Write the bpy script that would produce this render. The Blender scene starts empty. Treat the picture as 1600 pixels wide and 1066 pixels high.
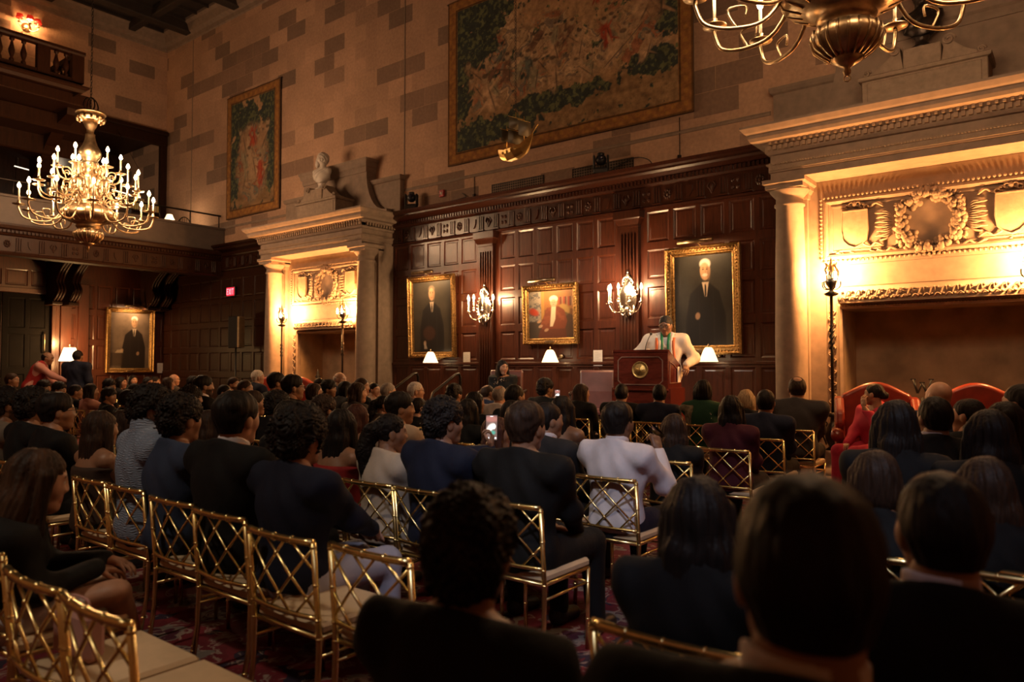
import bpy, math, random
import numpy as np
from mathutils import Vector, Matrix
C = bpy.context.scene.collection
sc = bpy.context.scene
PI = math.pi
rnd = random.Random(7)

# ------------------------------------------------------------------ materials
def newmat(name):
    m = bpy.data.materials.new(name); m.use_nodes = True
    nt = m.node_tree; b = nt.nodes['Principled BSDF']
    return m, nt, b
def N(nt, kind, **kw):
    n = nt.nodes.new(kind)
    for k, v in kw.items():
        if k in n.inputs.keys(): n.inputs[k].default_value = v
        else: setattr(n, k, v)
    return n
def ramp(nt, pts, fac=None, interp='LINEAR'):
    r = nt.nodes.new('ShaderNodeValToRGB'); e = r.color_ramp.elements
    r.color_ramp.interpolation = interp
    while len(e) < len(pts): e.new(0.5)
    for i, (p, c) in enumerate(pts):
        e[i].position = p; e[i].color = (*c, 1)
    if fac is not None: nt.links.new(fac, r.inputs[0])
    return r
def coords(nt, scale=(1, 1, 1), kind='Object'):
    t = nt.nodes.new('ShaderNodeTexCoord'); mp = nt.nodes.new('ShaderNodeMapping')
    mp.inputs['Scale'].default_value = scale
    nt.links.new(t.outputs[kind], mp.inputs['Vector'])
    return mp.outputs[0]
_mc = {}
def mat(name, col, rough=0.5, metal=0.0, var=0.25, scale=8.0, bump=0.0, stretch=(1, 1, 1), coat=0.0, emit=None, es=0.0, sheen=0.0, spec=0.5):
    if name in _mc: return _mc[name]
    m, nt, b = newmat(name)
    v = coords(nt, stretch)
    n = N(nt, 'ShaderNodeTexNoise', Scale=scale, Detail=4.0)
    nt.links.new(v, n.inputs['Vector'])
    c0 = tuple(max(0, x * (1 - var)) for x in col); c1 = tuple(min(1, x * (1 + var)) for x in col)
    r = ramp(nt, [(0.3, c0), (0.7, c1)], n.outputs[0])
    nt.links.new(r.outputs[0], b.inputs['Base Color'])
    b.inputs['Roughness'].default_value = rough; b.inputs['Metallic'].default_value = metal
    b.inputs['Coat Weight'].default_value = coat; b.inputs['Coat Roughness'].default_value = 0.15
    b.inputs['Sheen Weight'].default_value = sheen
    b.inputs['Specular IOR Level'].default_value = spec
    if bump:
        bp = N(nt, 'ShaderNodeBump', Strength=bump, Distance=0.01)
        nt.links.new(n.outputs[0], bp.inputs['Height']); nt.links.new(bp.outputs[0], b.inputs['Normal'])
    if emit:
        b.inputs['Emission Color'].default_value = (*emit, 1); b.inputs['Emission Strength'].default_value = es
    _mc[name] = m
    return m
def wood(name, col, rough=0.32, stretch=(14, 14, 1.2), coat=0.25, spec=.5):
    if name in _mc: return _mc[name]
    m, nt, b = newmat(name)
    v = coords(nt, stretch)
    n = N(nt, 'ShaderNodeTexNoise', Scale=2.5, Detail=8.0, Roughness=0.65, Distortion=0.6)
    nt.links.new(v, n.inputs['Vector'])
    d = tuple(x * 0.45 for x in col); l = tuple(x * 1.35 for x in col)
    r = ramp(nt, [(0.28, d), (0.52, col), (0.75, l)], n.outputs[0])
    nt.links.new(r.outputs[0], b.inputs['Base Color'])
    b.inputs['Roughness'].default_value = rough; b.inputs['Coat Weight'].default_value = coat; b.inputs['Coat Roughness'].default_value = 0.2; b.inputs['Specular IOR Level'].default_value = spec
    bp = N(nt, 'ShaderNodeBump', Strength=0.12, Distance=0.004)
    nt.links.new(n.outputs[0], bp.inputs['Height']); nt.links.new(bp.outputs[0], b.inputs['Normal'])
    _mc[name] = m
    return m
def stone_blocks(name, axis):
    m, nt, b = newmat(name)
    t = nt.nodes.new('ShaderNodeTexCoord'); s = nt.nodes.new('ShaderNodeSeparateXYZ'); c = nt.nodes.new('ShaderNodeCombineXYZ')
    nt.links.new(t.outputs['Object'], s.inputs[0])
    nt.links.new(s.outputs[axis], c.inputs[0]); nt.links.new(s.outputs['Z'], c.inputs[1])
    br = N(nt, 'ShaderNodeTexBrick', offset=0.5, Scale=1.0)
    br.inputs['Brick Width'].default_value = 0.72; br.inputs['Row Height'].default_value = 0.37
    br.inputs['Mortar Size'].default_value = 0.004; br.inputs['Mortar Smooth'].default_value = 0.3
    br.inputs['Color1'].default_value = (0, 0, 0, 1); br.inputs['Color2'].default_value = (1, 1, 1, 1); br.inputs['Mortar'].default_value = (0.55, 0.55, 0.55, 1)
    nt.links.new(c.outputs[0], br.inputs['Vector'])
    r = ramp(nt, [(0, (.56, .34, .225)), (.3, (.45, .27, .18)), (.6, (.52, .315, .205)), (.70, (.38, .23, .155)), (.80, (.27, .165, .115)), (1, (.22, .14, .10))], br.outputs['Color'], 'LINEAR')
    n = N(nt, 'ShaderNodeTexNoise', Scale=18.0, Detail=6.0); nt.links.new(t.outputs['Object'], n.inputs['Vector'])
    n2 = N(nt, 'ShaderNodeTexNoise', Scale=1.3, Detail=3.0); nt.links.new(t.outputs['Object'], n2.inputs['Vector'])
    r2 = ramp(nt, [(0.3, (.82, .8, .78)), (0.7, (1.05, 1.04, 1.0))], n.outputs[0])
    r3 = ramp(nt, [(0.3, (.85, .85, .85)), (0.7, (1.05, 1.05, 1.05))], n2.outputs[0])
    mx = N(nt, 'ShaderNodeMix', data_type='RGBA', blend_type='MULTIPLY'); mx.inputs[0].default_value = 1
    nt.links.new(r.outputs[0], mx.inputs[6]); nt.links.new(r2.outputs[0], mx.inputs[7])
    m2 = N(nt, 'ShaderNodeMix', data_type='RGBA', blend_type='MULTIPLY'); m2.inputs[0].default_value = 1
    nt.links.new(mx.outputs[2], m2.inputs[6]); nt.links.new(r3.outputs[0], m2.inputs[7])
    nt.links.new(m2.outputs[2], b.inputs['Base Color']); b.inputs['Roughness'].default_value = 0.85
    ad = N(nt, 'ShaderNodeMath', operation='ADD'); mu = N(nt, 'ShaderNodeMath', operation='MULTIPLY'); mu.inputs[1].default_value = -0.6
    nt.links.new(br.outputs['Fac'], mu.inputs[0]); nt.links.new(mu.outputs[0], ad.inputs[0]); nt.links.new(n.outputs[0], ad.inputs[1])
    bp = N(nt, 'ShaderNodeBump', Strength=0.35, Distance=0.01)
    nt.links.new(ad.outputs[0], bp.inputs['Height']); nt.links.new(bp.outputs[0], b.inputs['Normal'])
    return m
def carpet_mat():
    m, nt, b = newmat('persian_carpet')
    v = coords(nt, (1, 1, 1))
    vo = N(nt, 'ShaderNodeTexVoronoi', Scale=2.3, Randomness=0.25); nt.links.new(v, vo.inputs['Vector'])
    v2 = N(nt, 'ShaderNodeTexVoronoi', Scale=13.0, Randomness=0.9); nt.links.new(v, v2.inputs['Vector'])
    n = N(nt, 'ShaderNodeTexNoise', Scale=9.0, Detail=6.0, Distortion=1.2); nt.links.new(v, n.inputs['Vector'])
    ad = N(nt, 'ShaderNodeMath', operation='MULTIPLY_ADD'); ad.inputs[1].default_value = 0.22
    nt.links.new(v2.outputs['Distance'], ad.inputs[0]); nt.links.new(vo.outputs['Distance'], ad.inputs[2])
    r = ramp(nt, [(0.0, (0.186, 0.149, 0.124)), (.12, (0.031, 0.019, 0.043)), (.2, (0.174, 0.136, 0.118)), (.27, (0.062, 0.006, 0.019)), (.36, (0.161, 0.130, 0.112)), (.43, (0.124, 0.005, 0.012)), (.62, (0.149, 0.007, 0.015)), (.74, (0.019, 0.009, 0.028)), (.9, (0.099, 0.006, 0.012))], ad.outputs[0], 'CONSTANT')
    r2 = ramp(nt, [(0.0, (0, 0, 0)), (.56, (0, 0, 0)), (.60, (1, 1, 1)), (.68, (0, 0, 0))], n.outputs[0])
    mx = N(nt, 'ShaderNodeMix', data_type='RGBA'); mx.inputs[7].default_value = (.3, .22, .18, 1)
    nt.links.new(r2.outputs[0], mx.inputs[0]); nt.links.new(r.outputs[0], mx.inputs[6])
    nt.links.new(mx.outputs[2], b.inputs['Base Color']); b.inputs['Roughness'].default_value = 0.95
    bp = N(nt, 'ShaderNodeBump', Strength=0.3, Distance=0.01)
    nt.links.new(v2.outputs['Distance'], bp.inputs['Height']); nt.links.new(bp.outputs[0], b.inputs['Normal'])
    return m
def paint_mat(name, rough=0.55, bump=0.1, coat=0.0):
    if name in _mc: return _mc[name]
    m, nt, b = newmat(name)
    a = N(nt, 'ShaderNodeAttribute', attribute_name='Col')
    v = coords(nt)
    n = N(nt, 'ShaderNodeTexNoise', Scale=90.0, Detail=3.0); nt.links.new(v, n.inputs['Vector'])
    r = ramp(nt, [(0.3, (.8, .8, .8)), (0.7, (1.12, 1.12, 1.12))], n.outputs[0])
    mx = N(nt, 'ShaderNodeMix', data_type='RGBA', blend_type='MULTIPLY'); mx.inputs[0].default_value = 1
    nt.links.new(a.outputs['Color'], mx.inputs[6]); nt.links.new(r.outputs[0], mx.inputs[7])
    nt.links.new(mx.outputs[2], b.inputs['Base Color']); b.inputs['Roughness'].default_value = rough
    b.inputs['Coat Weight'].default_value = coat; b.inputs['Coat Roughness'].default_value = 0.25
    bp = N(nt, 'ShaderNodeBump', Strength=bump, Distance=0.005)
    nt.links.new(n.outputs[0], bp.inputs['Height']); nt.links.new(bp.outputs[0], b.inputs['Normal'])
    _mc[name] = m
    return m
def glass_mat(name, tint=(1, 1, 1), rough=0.02):
    if name in _mc: return _mc[name]
    m, nt, b = newmat(name)
    b.inputs['Base Color'].default_value = (*tint, 1); b.inputs['Transmission Weight'].default_value = 1.0
    b.inputs['Roughness'].default_value = rough; b.inputs['IOR'].default_value = 1.3
    _mc[name] = m
    return m
def glow(name, col, s, base=(.8, .7, .5)):
    return mat(name, base, 0.5, emit=col, es=s, var=0.02)

M = dict(
    oak=wood('dark_red_panelling_wood', (.072, .018, .008), 0.33, coat=.18),
    oakd=wood('dark_brown_gallery_wood', (.026, .009, .004), 0.45, coat=.0, spec=.18),
    mahog=wood('lectern_mahogany', (.10, .016, .010), 0.22, (2, 14, 8), 0.5),
    stone=mat('warm_limestone', (.235, .165, .12), 0.8, var=.14, scale=9, bump=.25),
    stonec=mat('carved_limestone', (.26, .185, .13), 0.8, var=.16, scale=14, bump=.35),
    firebox=mat('sooty_firebox_brick', (.27, .19, .12), 0.9, var=.3, scale=3, bump=.2),
    gold=mat('gilt_chair_metal', (.95, .74, .34), 0.26, 1.0, var=.12, scale=30),
    frame=mat('gilded_carved_frame', (.38, .22, .08), 0.42, 1.0, var=.55, scale=35, bump=.7),
    brass=mat('aged_brass', (.44, .32, .19), 0.36, 1.0, var=.35, scale=14),
    silver=mat('tarnished_silver', (.75, .68, .58), 0.22, 1.0, var=.15, scale=20),
    oakc=wood('dark_cornice_wood', (.048, .013, .006), 0.30),
    oakx=wood('shade_darkened_panelling', (.024, .007, .003), 0.45, coat=0, spec=.12),  # panelling wood with the corner's shade put into its colour
    iron=mat('blackened_iron', (.035, .028, .024), 0.42, 0.8, var=.3),
    black=mat('black_plastic', (.012, .012, .013), 0.4, var=.2),
    cushion=mat('tan_seat_vinyl', (.60, .45, .28), 0.55, var=.08, scale=12, bump=.05),
    redlea=mat('red_leather', (.22, .022, .010), 0.34, var=.22, scale=9, bump=.12, coat=.2),
    mauve=mat('burgundy_grey_leather', (.13, .048, .042), 0.36, var=.15, scale=7, bump=.1),
    paper=mat('white_paper', (.80, .74, .68), 0.8, var=.03),
    ceil=mat('dark_timber_ceiling', (.022, .014, .010), 0.7, var=.3, scale=4),
    marble=mat('pale_marble', (.55, .47, .40), 0.55, var=.08, scale=6),
    bronze=mat('dark_bronze', (.05, .038, .032), 0.35, 0.7, var=.3),
    wax=mat('cream_candle_tube', (.75, .62, .42), 0.5, var=.05),
    bulb=glow('lit_candle_bulb', (1.0, .72, .36), 30.0),
    bulbh=glow('lit_sconce_bulb', (1.0, .74, .42), 20.0),
    shade=glow('lit_cream_shade', (1.0, .70, .38), 1.6, (.85, .75, .6)),
    redshade=mat('red_lamp_shade', (.5, .01, .006), 0.6, emit=(1, .03, .01), es=.35),
    shadein=glow('lit_shade_opening', (1.0, .72, .4), 6.0),
)

# ------------------------------------------------------------------ mesh helpers
def mkmesh(name, V, F, smooth=False):
    me = bpy.data.meshes.new(name)
    V = np.asarray(V, dtype=np.float32); 
    if isinstance(F, np.ndarray):
        n, k = F.shape
        me.vertices.add(len(V)); me.vertices.foreach_set('co', V.ravel())
        me.loops.add(n * k); me.loops.foreach_set('vertex_index', F.astype(np.int32).ravel())
        me.polygons.add(n); me.polygons.foreach_set('loop_start', np.arange(0, n * k, k, dtype=np.int32))
        me.update(calc_edges=True)
    else:
        me.from_pydata([tuple(map(float, v)) for v in V], [], F); me.update()
    if smooth: me.polygons.foreach_set('use_smooth', np.ones(len(me.polygons), dtype=bool))
    return me
def link(name, me, m=None, parent=None, loc=None, rz=None, smooth=None):
    o = bpy.data.objects.new(name, me); C.objects.link(o)
    if m is not None and me is not None:
        if len(me.materials) == 0: me.materials.append(m)
        elif me.materials[0] != m:
            o.material_slots[0].link = 'OBJECT'; o.material_slots[0].material = m
    if parent is not None: o.parent = parent
    if loc is not None: o.location = loc
    if rz is not None: o.rotation_euler = (0, 0, rz)
    return o
def tag(o, label=None, cat=None, group=None, kind=None):
    if label: o['label'] = label
    if cat: o['category'] = cat
    if group: o['group'] = group
    if kind: o['kind'] = kind
    return o
def empty(name, loc=(0, 0, 0), rz=0.0, label=None, cat=None, group=None):
    o = bpy.data.objects.new(name, None); C.objects.link(o)
    o.location = loc; o.rotation_euler = (0, 0, rz); o.empty_display_size = 0.1
    return tag(o, label, cat, group)
def copy_tree(o, parent=None):
    c = o.copy(); C.objects.link(c)
    if parent: c.parent = parent
    for ch in list(o.children): copy_tree(ch, c)
    return c

class MB:
    def __init__(s): s.v = []; s.f = []; s.sm = []
    def add(s, V, F, smooth=False):
        b = len(s.v); s.v += [tuple(v) for v in V]
        s.f += [tuple(i + b for i in f) for f in F]; s.sm += [smooth] * len(F)
        return s
    def box(s, x0, x1, y0, y1, z0, z1, c=0.0):
        if c <= 0:
            V = [(x, y, z) for x in (x0, x1) for y in (y0, y1) for z in (z0, z1)]
            F = [(0, 1, 3, 2), (4, 6, 7, 5), (0, 4, 5, 1), (2, 3, 7, 6), (0, 2, 6, 4), (1, 5, 7, 3)]
            return s.add(V, F)
        V = []
        for X, ix in ((x0, 1), (x1, -1)):
            for Yy, iy in ((y0, 1), (y1, -1)):
                for Z, iz in ((z0, 1), (z1, -1)):
                    V += [(X, Yy + iy * c, Z + iz * c), (X + ix * c, Yy, Z + iz * c), (X + ix * c, Yy + iy * c, Z)]
        def q(a, k): return a * 3 + k
        F = [(q(0, 0), q(1, 0), q(3, 0), q(2, 0)), (q(4, 0), q(6, 0), q(7, 0), q(5, 0)),
             (q(0, 1), q(4, 1), q(5, 1), q(1, 1)), (q(2, 1), q(3, 1), q(7, 1), q(6, 1)),
             (q(0, 2), q(2, 2), q(6, 2), q(4, 2)), (q(1, 2), q(5, 2), q(7, 2), q(3, 2))]
        for a, b, k, l in ((0, 1, 0, 1), (2, 3, 1, 0), (4, 5, 1, 0), (6, 7, 0, 1)): F.append((q(a, k), q(a, l), q(b, l), q(b, k)))
        for a, b, k, l in ((0, 2, 2, 0), (1, 3, 0, 2), (4, 6, 0, 2), (5, 7, 2, 0)): F.append((q(a, k), q(a, l), q(b, l), q(b, k)))
        for a, b, k, l in ((0, 4, 1, 2), (1, 5, 2, 1), (2, 6, 2, 1), (3, 7, 1, 2)): F.append((q(a, k), q(a, l), q(b, l), q(b, k)))
        for a in range(8): F.append((q(a, 0), q(a, 1), q(a, 2)))
        return s.add(V, F)
    def lathe(s, prof, seg=20, cx=0, cy=0, cz=0, sx=1, sy=1):
        V = []; F = []; n = len(prof)
        for i in range(seg):
            a = 2 * PI * i / seg
            for r, z in prof: V.append((cx + r * math.cos(a) * sx, cy + r * math.sin(a) * sy, cz + z))
        for i in range(seg):
            j = (i + 1) % seg
            for k in range(n - 1): F.append((i * n + k, j * n + k, j * n + k + 1, i * n + k + 1))
        F.append(tuple(i * n for i in range(seg))[::-1]); F.append(tuple(i * n + n - 1 for i in range(seg)))
        return s.add(V, F, True)
    def tube(s, pts, r, seg=8, closed=False):
        P = [Vector(p) for p in pts]; n = len(P)
        R = r if isinstance(r, (list, tuple)) else [r] * n
        V = []; up = None
        for i in range(n):
            if closed: d = P[(i + 1) % n] - P[i - 1]
            else: d = P[min(i + 1, n - 1)] - P[max(i - 1, 0)]
            d.normalize()
            if up is None:
                up = Vector((0, 0, 1)) if abs(d.z) < .9 else Vector((1, 0, 0))
            a = (up - d * up.dot(d))
            if a.length < 1e-5: a = d.orthogonal()
            a.normalize(); b = d.cross(a); up = a
            for k in range(seg):
                t = 2 * PI * k / seg
                V.append(P[i] + (a * math.cos(t) + b * math.sin(t)) * R[i])
        F = []
        for i in range(n if closed else n - 1):
            j = (i + 1) % n
            for k in range(seg):
                l = (k + 1) % seg
                F.append((i * seg + k, i * seg + l, j * seg + l, j * seg + k))
        if not closed: F.append(tuple(range(seg))[::-1]); F.append(tuple((n - 1) * seg + k for k in range(seg)))
        return s.add(V, F, True)
    def ball(s, c, r, seg=10, rings=7):
        if not isinstance(r, (list, tuple)): r = (r, r, r)
        V = [(c[0], c[1], c[2] - r[2])]
        for i in range(1, rings):
            p = PI * i / rings
            for k in range(seg):
                t = 2 * PI * k / seg
                V.append((c[0] + r[0] * math.sin(p) * math.cos(t), c[1] + r[1] * math.sin(p) * math.sin(t), c[2] - r[2] * math.cos(p)))
        V.append((c[0], c[1], c[2] + r[2])); F = []
        for k in range(seg): F.append((0, 1 + (k + 1) % seg, 1 + k))
        for i in range(rings - 2):
            for k in range(seg):
                l = (k + 1) % seg; a = 1 + i * seg
                F.append((a + k, a + l, a + seg + l, a + seg + k))
        a = 1 + (rings - 2) * seg
        for k in range(seg): F.append((a + k, a + (k + 1) % seg, len(V) - 1))
        return s.add(V, F, True)
    def sweep(s, path, prof, closed=False, mp=None, smooth=False):
        # path: 2D points; prof: (offset to the right of travel, height); mitred corners; mp maps (u, v, h) to xyz
        mp = mp or (lambda u, v, h: (u, v, h))
        n = len(path); V = []
        for i in range(n):
            p = Vector(path[i])
            if closed or 0 < i < n - 1:
                d0 = (p - Vector(path[i - 1])).normalized(); d1 = (Vector(path[(i + 1) % n]) - p).normalized()
            elif i == 0: d0 = d1 = (Vector(path[1]) - p).normalized()
            else: d0 = d1 = (p - Vector(path[i - 1])).normalized()
            n0 = Vector((d0.y, -d0.x)); n1 = Vector((d1.y, -d1.x)); m = (n0 + n1)
            m = m / max(m.dot(n0), .2)
            for o, h in prof: q = p + m * o; V.append(mp(q.x, q.y, h))
        k = len(prof); F = []
        for i in range(n if closed else n - 1):
            j = (i + 1) % n
            for a in range(k):
                b = (a + 1) % k
                F.append((i * k + a, i * k + b, j * k + b, j * k + a))
        if not closed: F.append(tuple(range(k))[::-1]); F.append(tuple((n - 1) * k + a for a in range(k)))
        return s.add(V, F, smooth)
    def prism(s, pts, h0, h1, mp=None):
        mp = mp or (lambda u, v, h: (u, v, h)); n = len(pts)
        V = [mp(u, v, h0) for u, v in pts] + [mp(u, v, h1) for u, v in pts]
        F = [tuple(range(n))[::-1], tuple(range(n, 2 * n))] + [(i, (i + 1) % n, n + (i + 1) % n, n + i) for i in range(n)]
        return s.add(V, F)
    def rpanel(s, x0, x1, z0, z1, y=0.0, dep=0.018, b=0.022, raised=True):
        # recessed panel with moulded edge and raised field; front faces -y
        L = [(0, 0), (b * .5, dep * .5), (b, dep)]
        if raised: L += [(b + .02, dep), (b + .034, dep * .75)]
        V = []
        for o, d in L: V += [(x0 + o, y + d, z0 + o), (x1 - o, y + d, z0 + o), (x1 - o, y + d, z1 - o), (x0 + o, y + d, z1 - o)]
        F = []
        for i in range(len(L) - 1):
            for k in range(4):
                l = (k + 1) % 4; F.append((i * 4 + k, i * 4 + l, i * 4 + 4 + l, i * 4 + 4 + k))
        e = 4 * (len(L) - 1); F.append((e, e + 1, e + 2, e + 3))
        return s.add(V, F)
    def quad(s, a, b, c, d): return s.add([a, b, c, d], [(0, 1, 2, 3)])
    def build(s, name, m, parent=None, loc=None, rz=None, xf=None):
        me = bpy.data.meshes.new(name)
        me.from_pydata([tuple(v) for v in s.v], [], s.f)
        me.polygons.foreach_set('use_smooth', s.sm); me.update()
        return link(name, me, m, parent, loc, rz)

def panel_field(mb, xs, zs, y, full, m=0.045, th=0.03, raised=True):
    # full: (x0,x1,z0,z1); cells between successive xs / zs pairs carry panels, the rest is a flat face
    x0, x1, z0, z1 = full
    holes = [(a, b, c, d) for (a, b) in xs for (c, d) in zs]
    X = sorted(set([x0, x1] + [v for p in xs for v in p])); Z = sorted(set([z0, z1] + [v for p in zs for v in p]))
    hs = {(round(a, 4), round(c, 4)) for a, b, c, d in holes}
    for i in range(len(X) - 1):
        for j in range(len(Z) - 1):
            if (round(X[i], 4), round(Z[j], 4)) in hs: mb.rpanel(X[i], X[i + 1], Z[j], Z[j + 1], y, raised=raised)
            else: mb.quad((X[i], y, Z[j]), (X[i + 1], y, Z[j]), (X[i + 1], y, Z[j + 1]), (X[i], y, Z[j + 1]))
def catmull(P, n=6):
    P = [Vector(p) for p in P]; out = []
    for i in range(len(P) - 1):
        p0 = P[max(i - 1, 0)]; p1 = P[i]; p2 = P[i + 1]; p3 = P[min(i + 2, len(P) - 1)]
        for k in range(n):
            t = k / n
            out.append(0.5 * ((2 * p1) + (-p0 + p2) * t + (2 * p0 - 5 * p1 + 4 * p2 - p3) * t * t + (-p0 + 3 * p1 - 3 * p2 + p3) * t ** 3))
    out.append(P[-1]); return out
def XZ(u, v, h): return (u, -h, v)       # vertical plane facing -y, h = how far it stands out
def point_light(name, loc, w, col=(1, .62, .3), r=0.06, parent=None):
    l = bpy.data.lights.new(name, 'POINT'); l.energy = w; l.color = col; l.shadow_soft_size = r
    o = bpy.data.objects.new(name, l); C.objects.link(o); o.location = loc
    if parent: o.parent = parent
    return o
def area_light(name, loc, tgt, w, sx, sy, col=(1, .66, .36)):
    l = bpy.data.lights.new(name, 'AREA'); l.energy = w; l.color = col; l.shape = 'RECTANGLE'; l.size = sx; l.size_y = sy
    o = bpy.data.objects.new(name, l); C.objects.link(o); o.location = loc
    o.rotation_euler = (Vector(tgt) - Vector(loc)).to_track_quat('-Z', 'Y').to_euler()
    return o
def spot_light(name, loc, tgt, w, ang, col=(1, .8, .6), r=.1, blend=.6):
    l = bpy.data.lights.new(name, 'SPOT'); l.energy = w; l.color = col; l.spot_size = math.radians(ang); l.spot_blend = blend; l.shadow_soft_size = r
    o = bpy.data.objects.new(name, l); C.objects.link(o); o.location = loc
    o.rotation_euler = (Vector(tgt) - Vector(loc)).to_track_quat('-Z', 'Y').to_euler()
    return o
# ---- 2D noise for painted cloth and canvas
_rs = np.random.RandomState(3); _LAT = _rs.rand(256, 256)
def vnoise(x, y):
    xi = np.floor(x).astype(int); yi = np.floor(y).astype(int); fx = x - xi; fy = y - yi
    fx = fx * fx * (3 - 2 * fx); fy = fy * fy * (3 - 2 * fy)
    L = lambda a, b: _LAT[a % 256, b % 256]
    return (L(xi, yi) * (1 - fx) + L(xi + 1, yi) * fx) * (1 - fy) + (L(xi, yi + 1) * (1 - fx) + L(xi + 1, yi + 1) * fx) * fy
def fbm(x, y, o=4):
    s = 0; a = .5; t = 0
    for i in range(o): s = s + a * vnoise(x + 17 * i, y + 31 * i); t += a; a *= .55; x = x * 2.05; y = y * 2.05
    return s / t
def canvas(name, w, h, nx, ny, fn, m, parent, y=0.0, wave=None, th=0.01):
    # upright painted surface, origin at lower left of the picture, facing -y, with a back and edges
    u, v = np.meshgrid(np.linspace(0, 1, nx), np.linspace(0, 1, ny), indexing='ij')
    col = fn(u, v)
    yy = np.full_like(u, y) + (wave(u, v) if wave else 0)
    V = np.stack([u * w, yy, v * h], -1).reshape(-1, 3)
    i, j = np.meshgrid(np.arange(nx - 1), np.arange(ny - 1), indexing='ij'); a = (i * ny + j).ravel()
    F = np.stack([a, a + ny, a + ny + 1, a + 1], -1)
    B = V.copy(); B[:, 1] = y + th; off = len(V)
    Fb = F[:, ::-1] + off
    ring = [k * ny for k in range(nx)] + [(nx - 1) * ny + k for k in range(1, ny)] + [k * ny + ny - 1 for k in range(nx - 2, -1, -1)] + [k for k in range(ny - 2, 0, -1)]
    ring = np.array(ring); r2 = np.roll(ring, -1)
    Fs = np.stack([ring, ring + off, r2 + off, r2], -1)
    me = mkmesh(name, np.vstack([V, B]), np.vstack([F, Fb, Fs]), True)
    ca = me.color_attributes.new('Col', 'FLOAT_COLOR', 'POINT')
    c4 = np.ones((2 * off, 4), dtype=np.float32); c4[:off, :3] = col.reshape(-1, 3); c4[off:, :3] = .1
    ca.data.foreach_set('color', c4.ravel())
    return link(name, me, m, parent)
def mixc(c, col, a): return c * (1 - a[..., None]) + np.array(col) * a[..., None]
def sst(a, b, x): t = np.clip((x - a) / (b - a), 0, 1); return t * t * (3 - 2 * t)
def ell(u, v, cx, cy, rx, ry, rot=0, soft=.12):
    c, s_ = math.cos(rot), math.sin(rot); x = (u - cx); y = (v - cy)
    X = (x * c + y * s_) / rx; Y_ = (-x * s_ + y * c) / ry
    return 1 - sst(1 - soft, 1 + soft, np.sqrt(X * X + Y_ * Y_))
def poly(u, v, pts, soft=.012):
    ins = np.zeros(u.shape, bool); d = np.full(u.shape, 9.)
    n = len(pts)
    for i in range(n):
        x1, y1 = pts[i]; x2, y2 = pts[(i + 1) % n]
        c = ((y1 > v) != (y2 > v)) & (u < (x2 - x1) * (v - y1) / (y2 - y1 + 1e-12) + x1); ins ^= c
        dx, dy = x2 - x1, y2 - y1; t = np.clip(((u - x1) * dx + (v - y1) * dy) / (dx * dx + dy * dy), 0, 1)
        d = np.minimum(d, np.hypot(u - x1 - t * dx, v - y1 - t * dy))
    sd = np.where(ins, d, -d); return sst(-soft, soft, sd)

# lamp powers in watts and the exposure
TORCH_W = 290; SCONCE_W = 38; LAMP_W = 11; CH_W = 50; CH2_W = 28; TABLE_W = 60; SPOT_W = 1500; AISLE_W = 600; HOUSE_W = 380; EXPO = 0.55

# ------------------------------------------------------------------ setting
RX0, RX1, RY0, RY1, RZ = -20.95, 5.0, -14.0, 0.0, 11.0
FP = (-12.97, -1.47)                      # fireplace centres along the stage wall
def struct(o): return tag(o, kind='structure')
struct(MB().box(RX0 - 3, RX1, RY0, .9, -.2, 0).build('floor', carpet_mat()))
# ceiling with beams
mb = MB().box(RX0 - 3, RX1 + .3, RY0 - .3, .3, RZ, RZ + .2)
for k in range(11): x = RX0 + 1.2 + k * 2.4; mb.box(x, x + .3, RY0, 0, RZ - .34, RZ, .02)
for k in range(7): y = -1.0 - k * 2.1; mb.box(RX0, RX1, y - .2, y, RZ - .26, RZ, .02)
for k in range(44): x = RX0 + .3 + k * .6; mb.box(x, x + .06, RY0, 0, RZ - .08, RZ)
struct(mb.build('ceiling', M['ceil']))
# back wall (behind the stage) with two firebox openings
stX = stone_blocks('ashlar_wall_x', 'X'); stY = stone_blocks('ashlar_wall_y', 'Y')
mb = MB()
xs = [RX0 - 3] + [v for c in FP for v in (c - 1.06, c + 1.06)] + [RX1 + .3]
for i in range(0, len(xs), 2): mb.box(xs[i], xs[i + 1], 0, .3, 0, RZ)
for c in FP: mb.box(c - 1.06, c + 1.06, 0, .3, 2.2, RZ)
struct(mb.build('wall_back', stX))
# string course and top moulding of the stone walls
mb = MB()
P = [(0, RZ), (-.30, RZ), (-.30, RZ - .07), (-.22, RZ - .12), (-.16, RZ - .3), (-.06, RZ - .36), (-.04, RZ - .46), (0, RZ - .48)]
mb.sweep([(RX0, RY0), (RX0, 0), (RX1, 0)], [(-o, h) for o, h in P])
mb.sweep([(-11.0, 0), (-3.5, 0)], [(0, 4.99), (.015, 4.99), (.02, 5.02), (.008, 5.05), (0, 5.05)])
mb.sweep([(RX0, 0), (-14.9, 0)], [(0, 4.99), (.015, 4.99), (.02, 5.02), (.008, 5.05), (0, 5.05)])
for x in (-19.5, -11.02): mb.box(x - .012, x + .012, -.012, 0, 5.1, RZ - .4)
struct(mb.build('trim_1', M['stone']))
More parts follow.
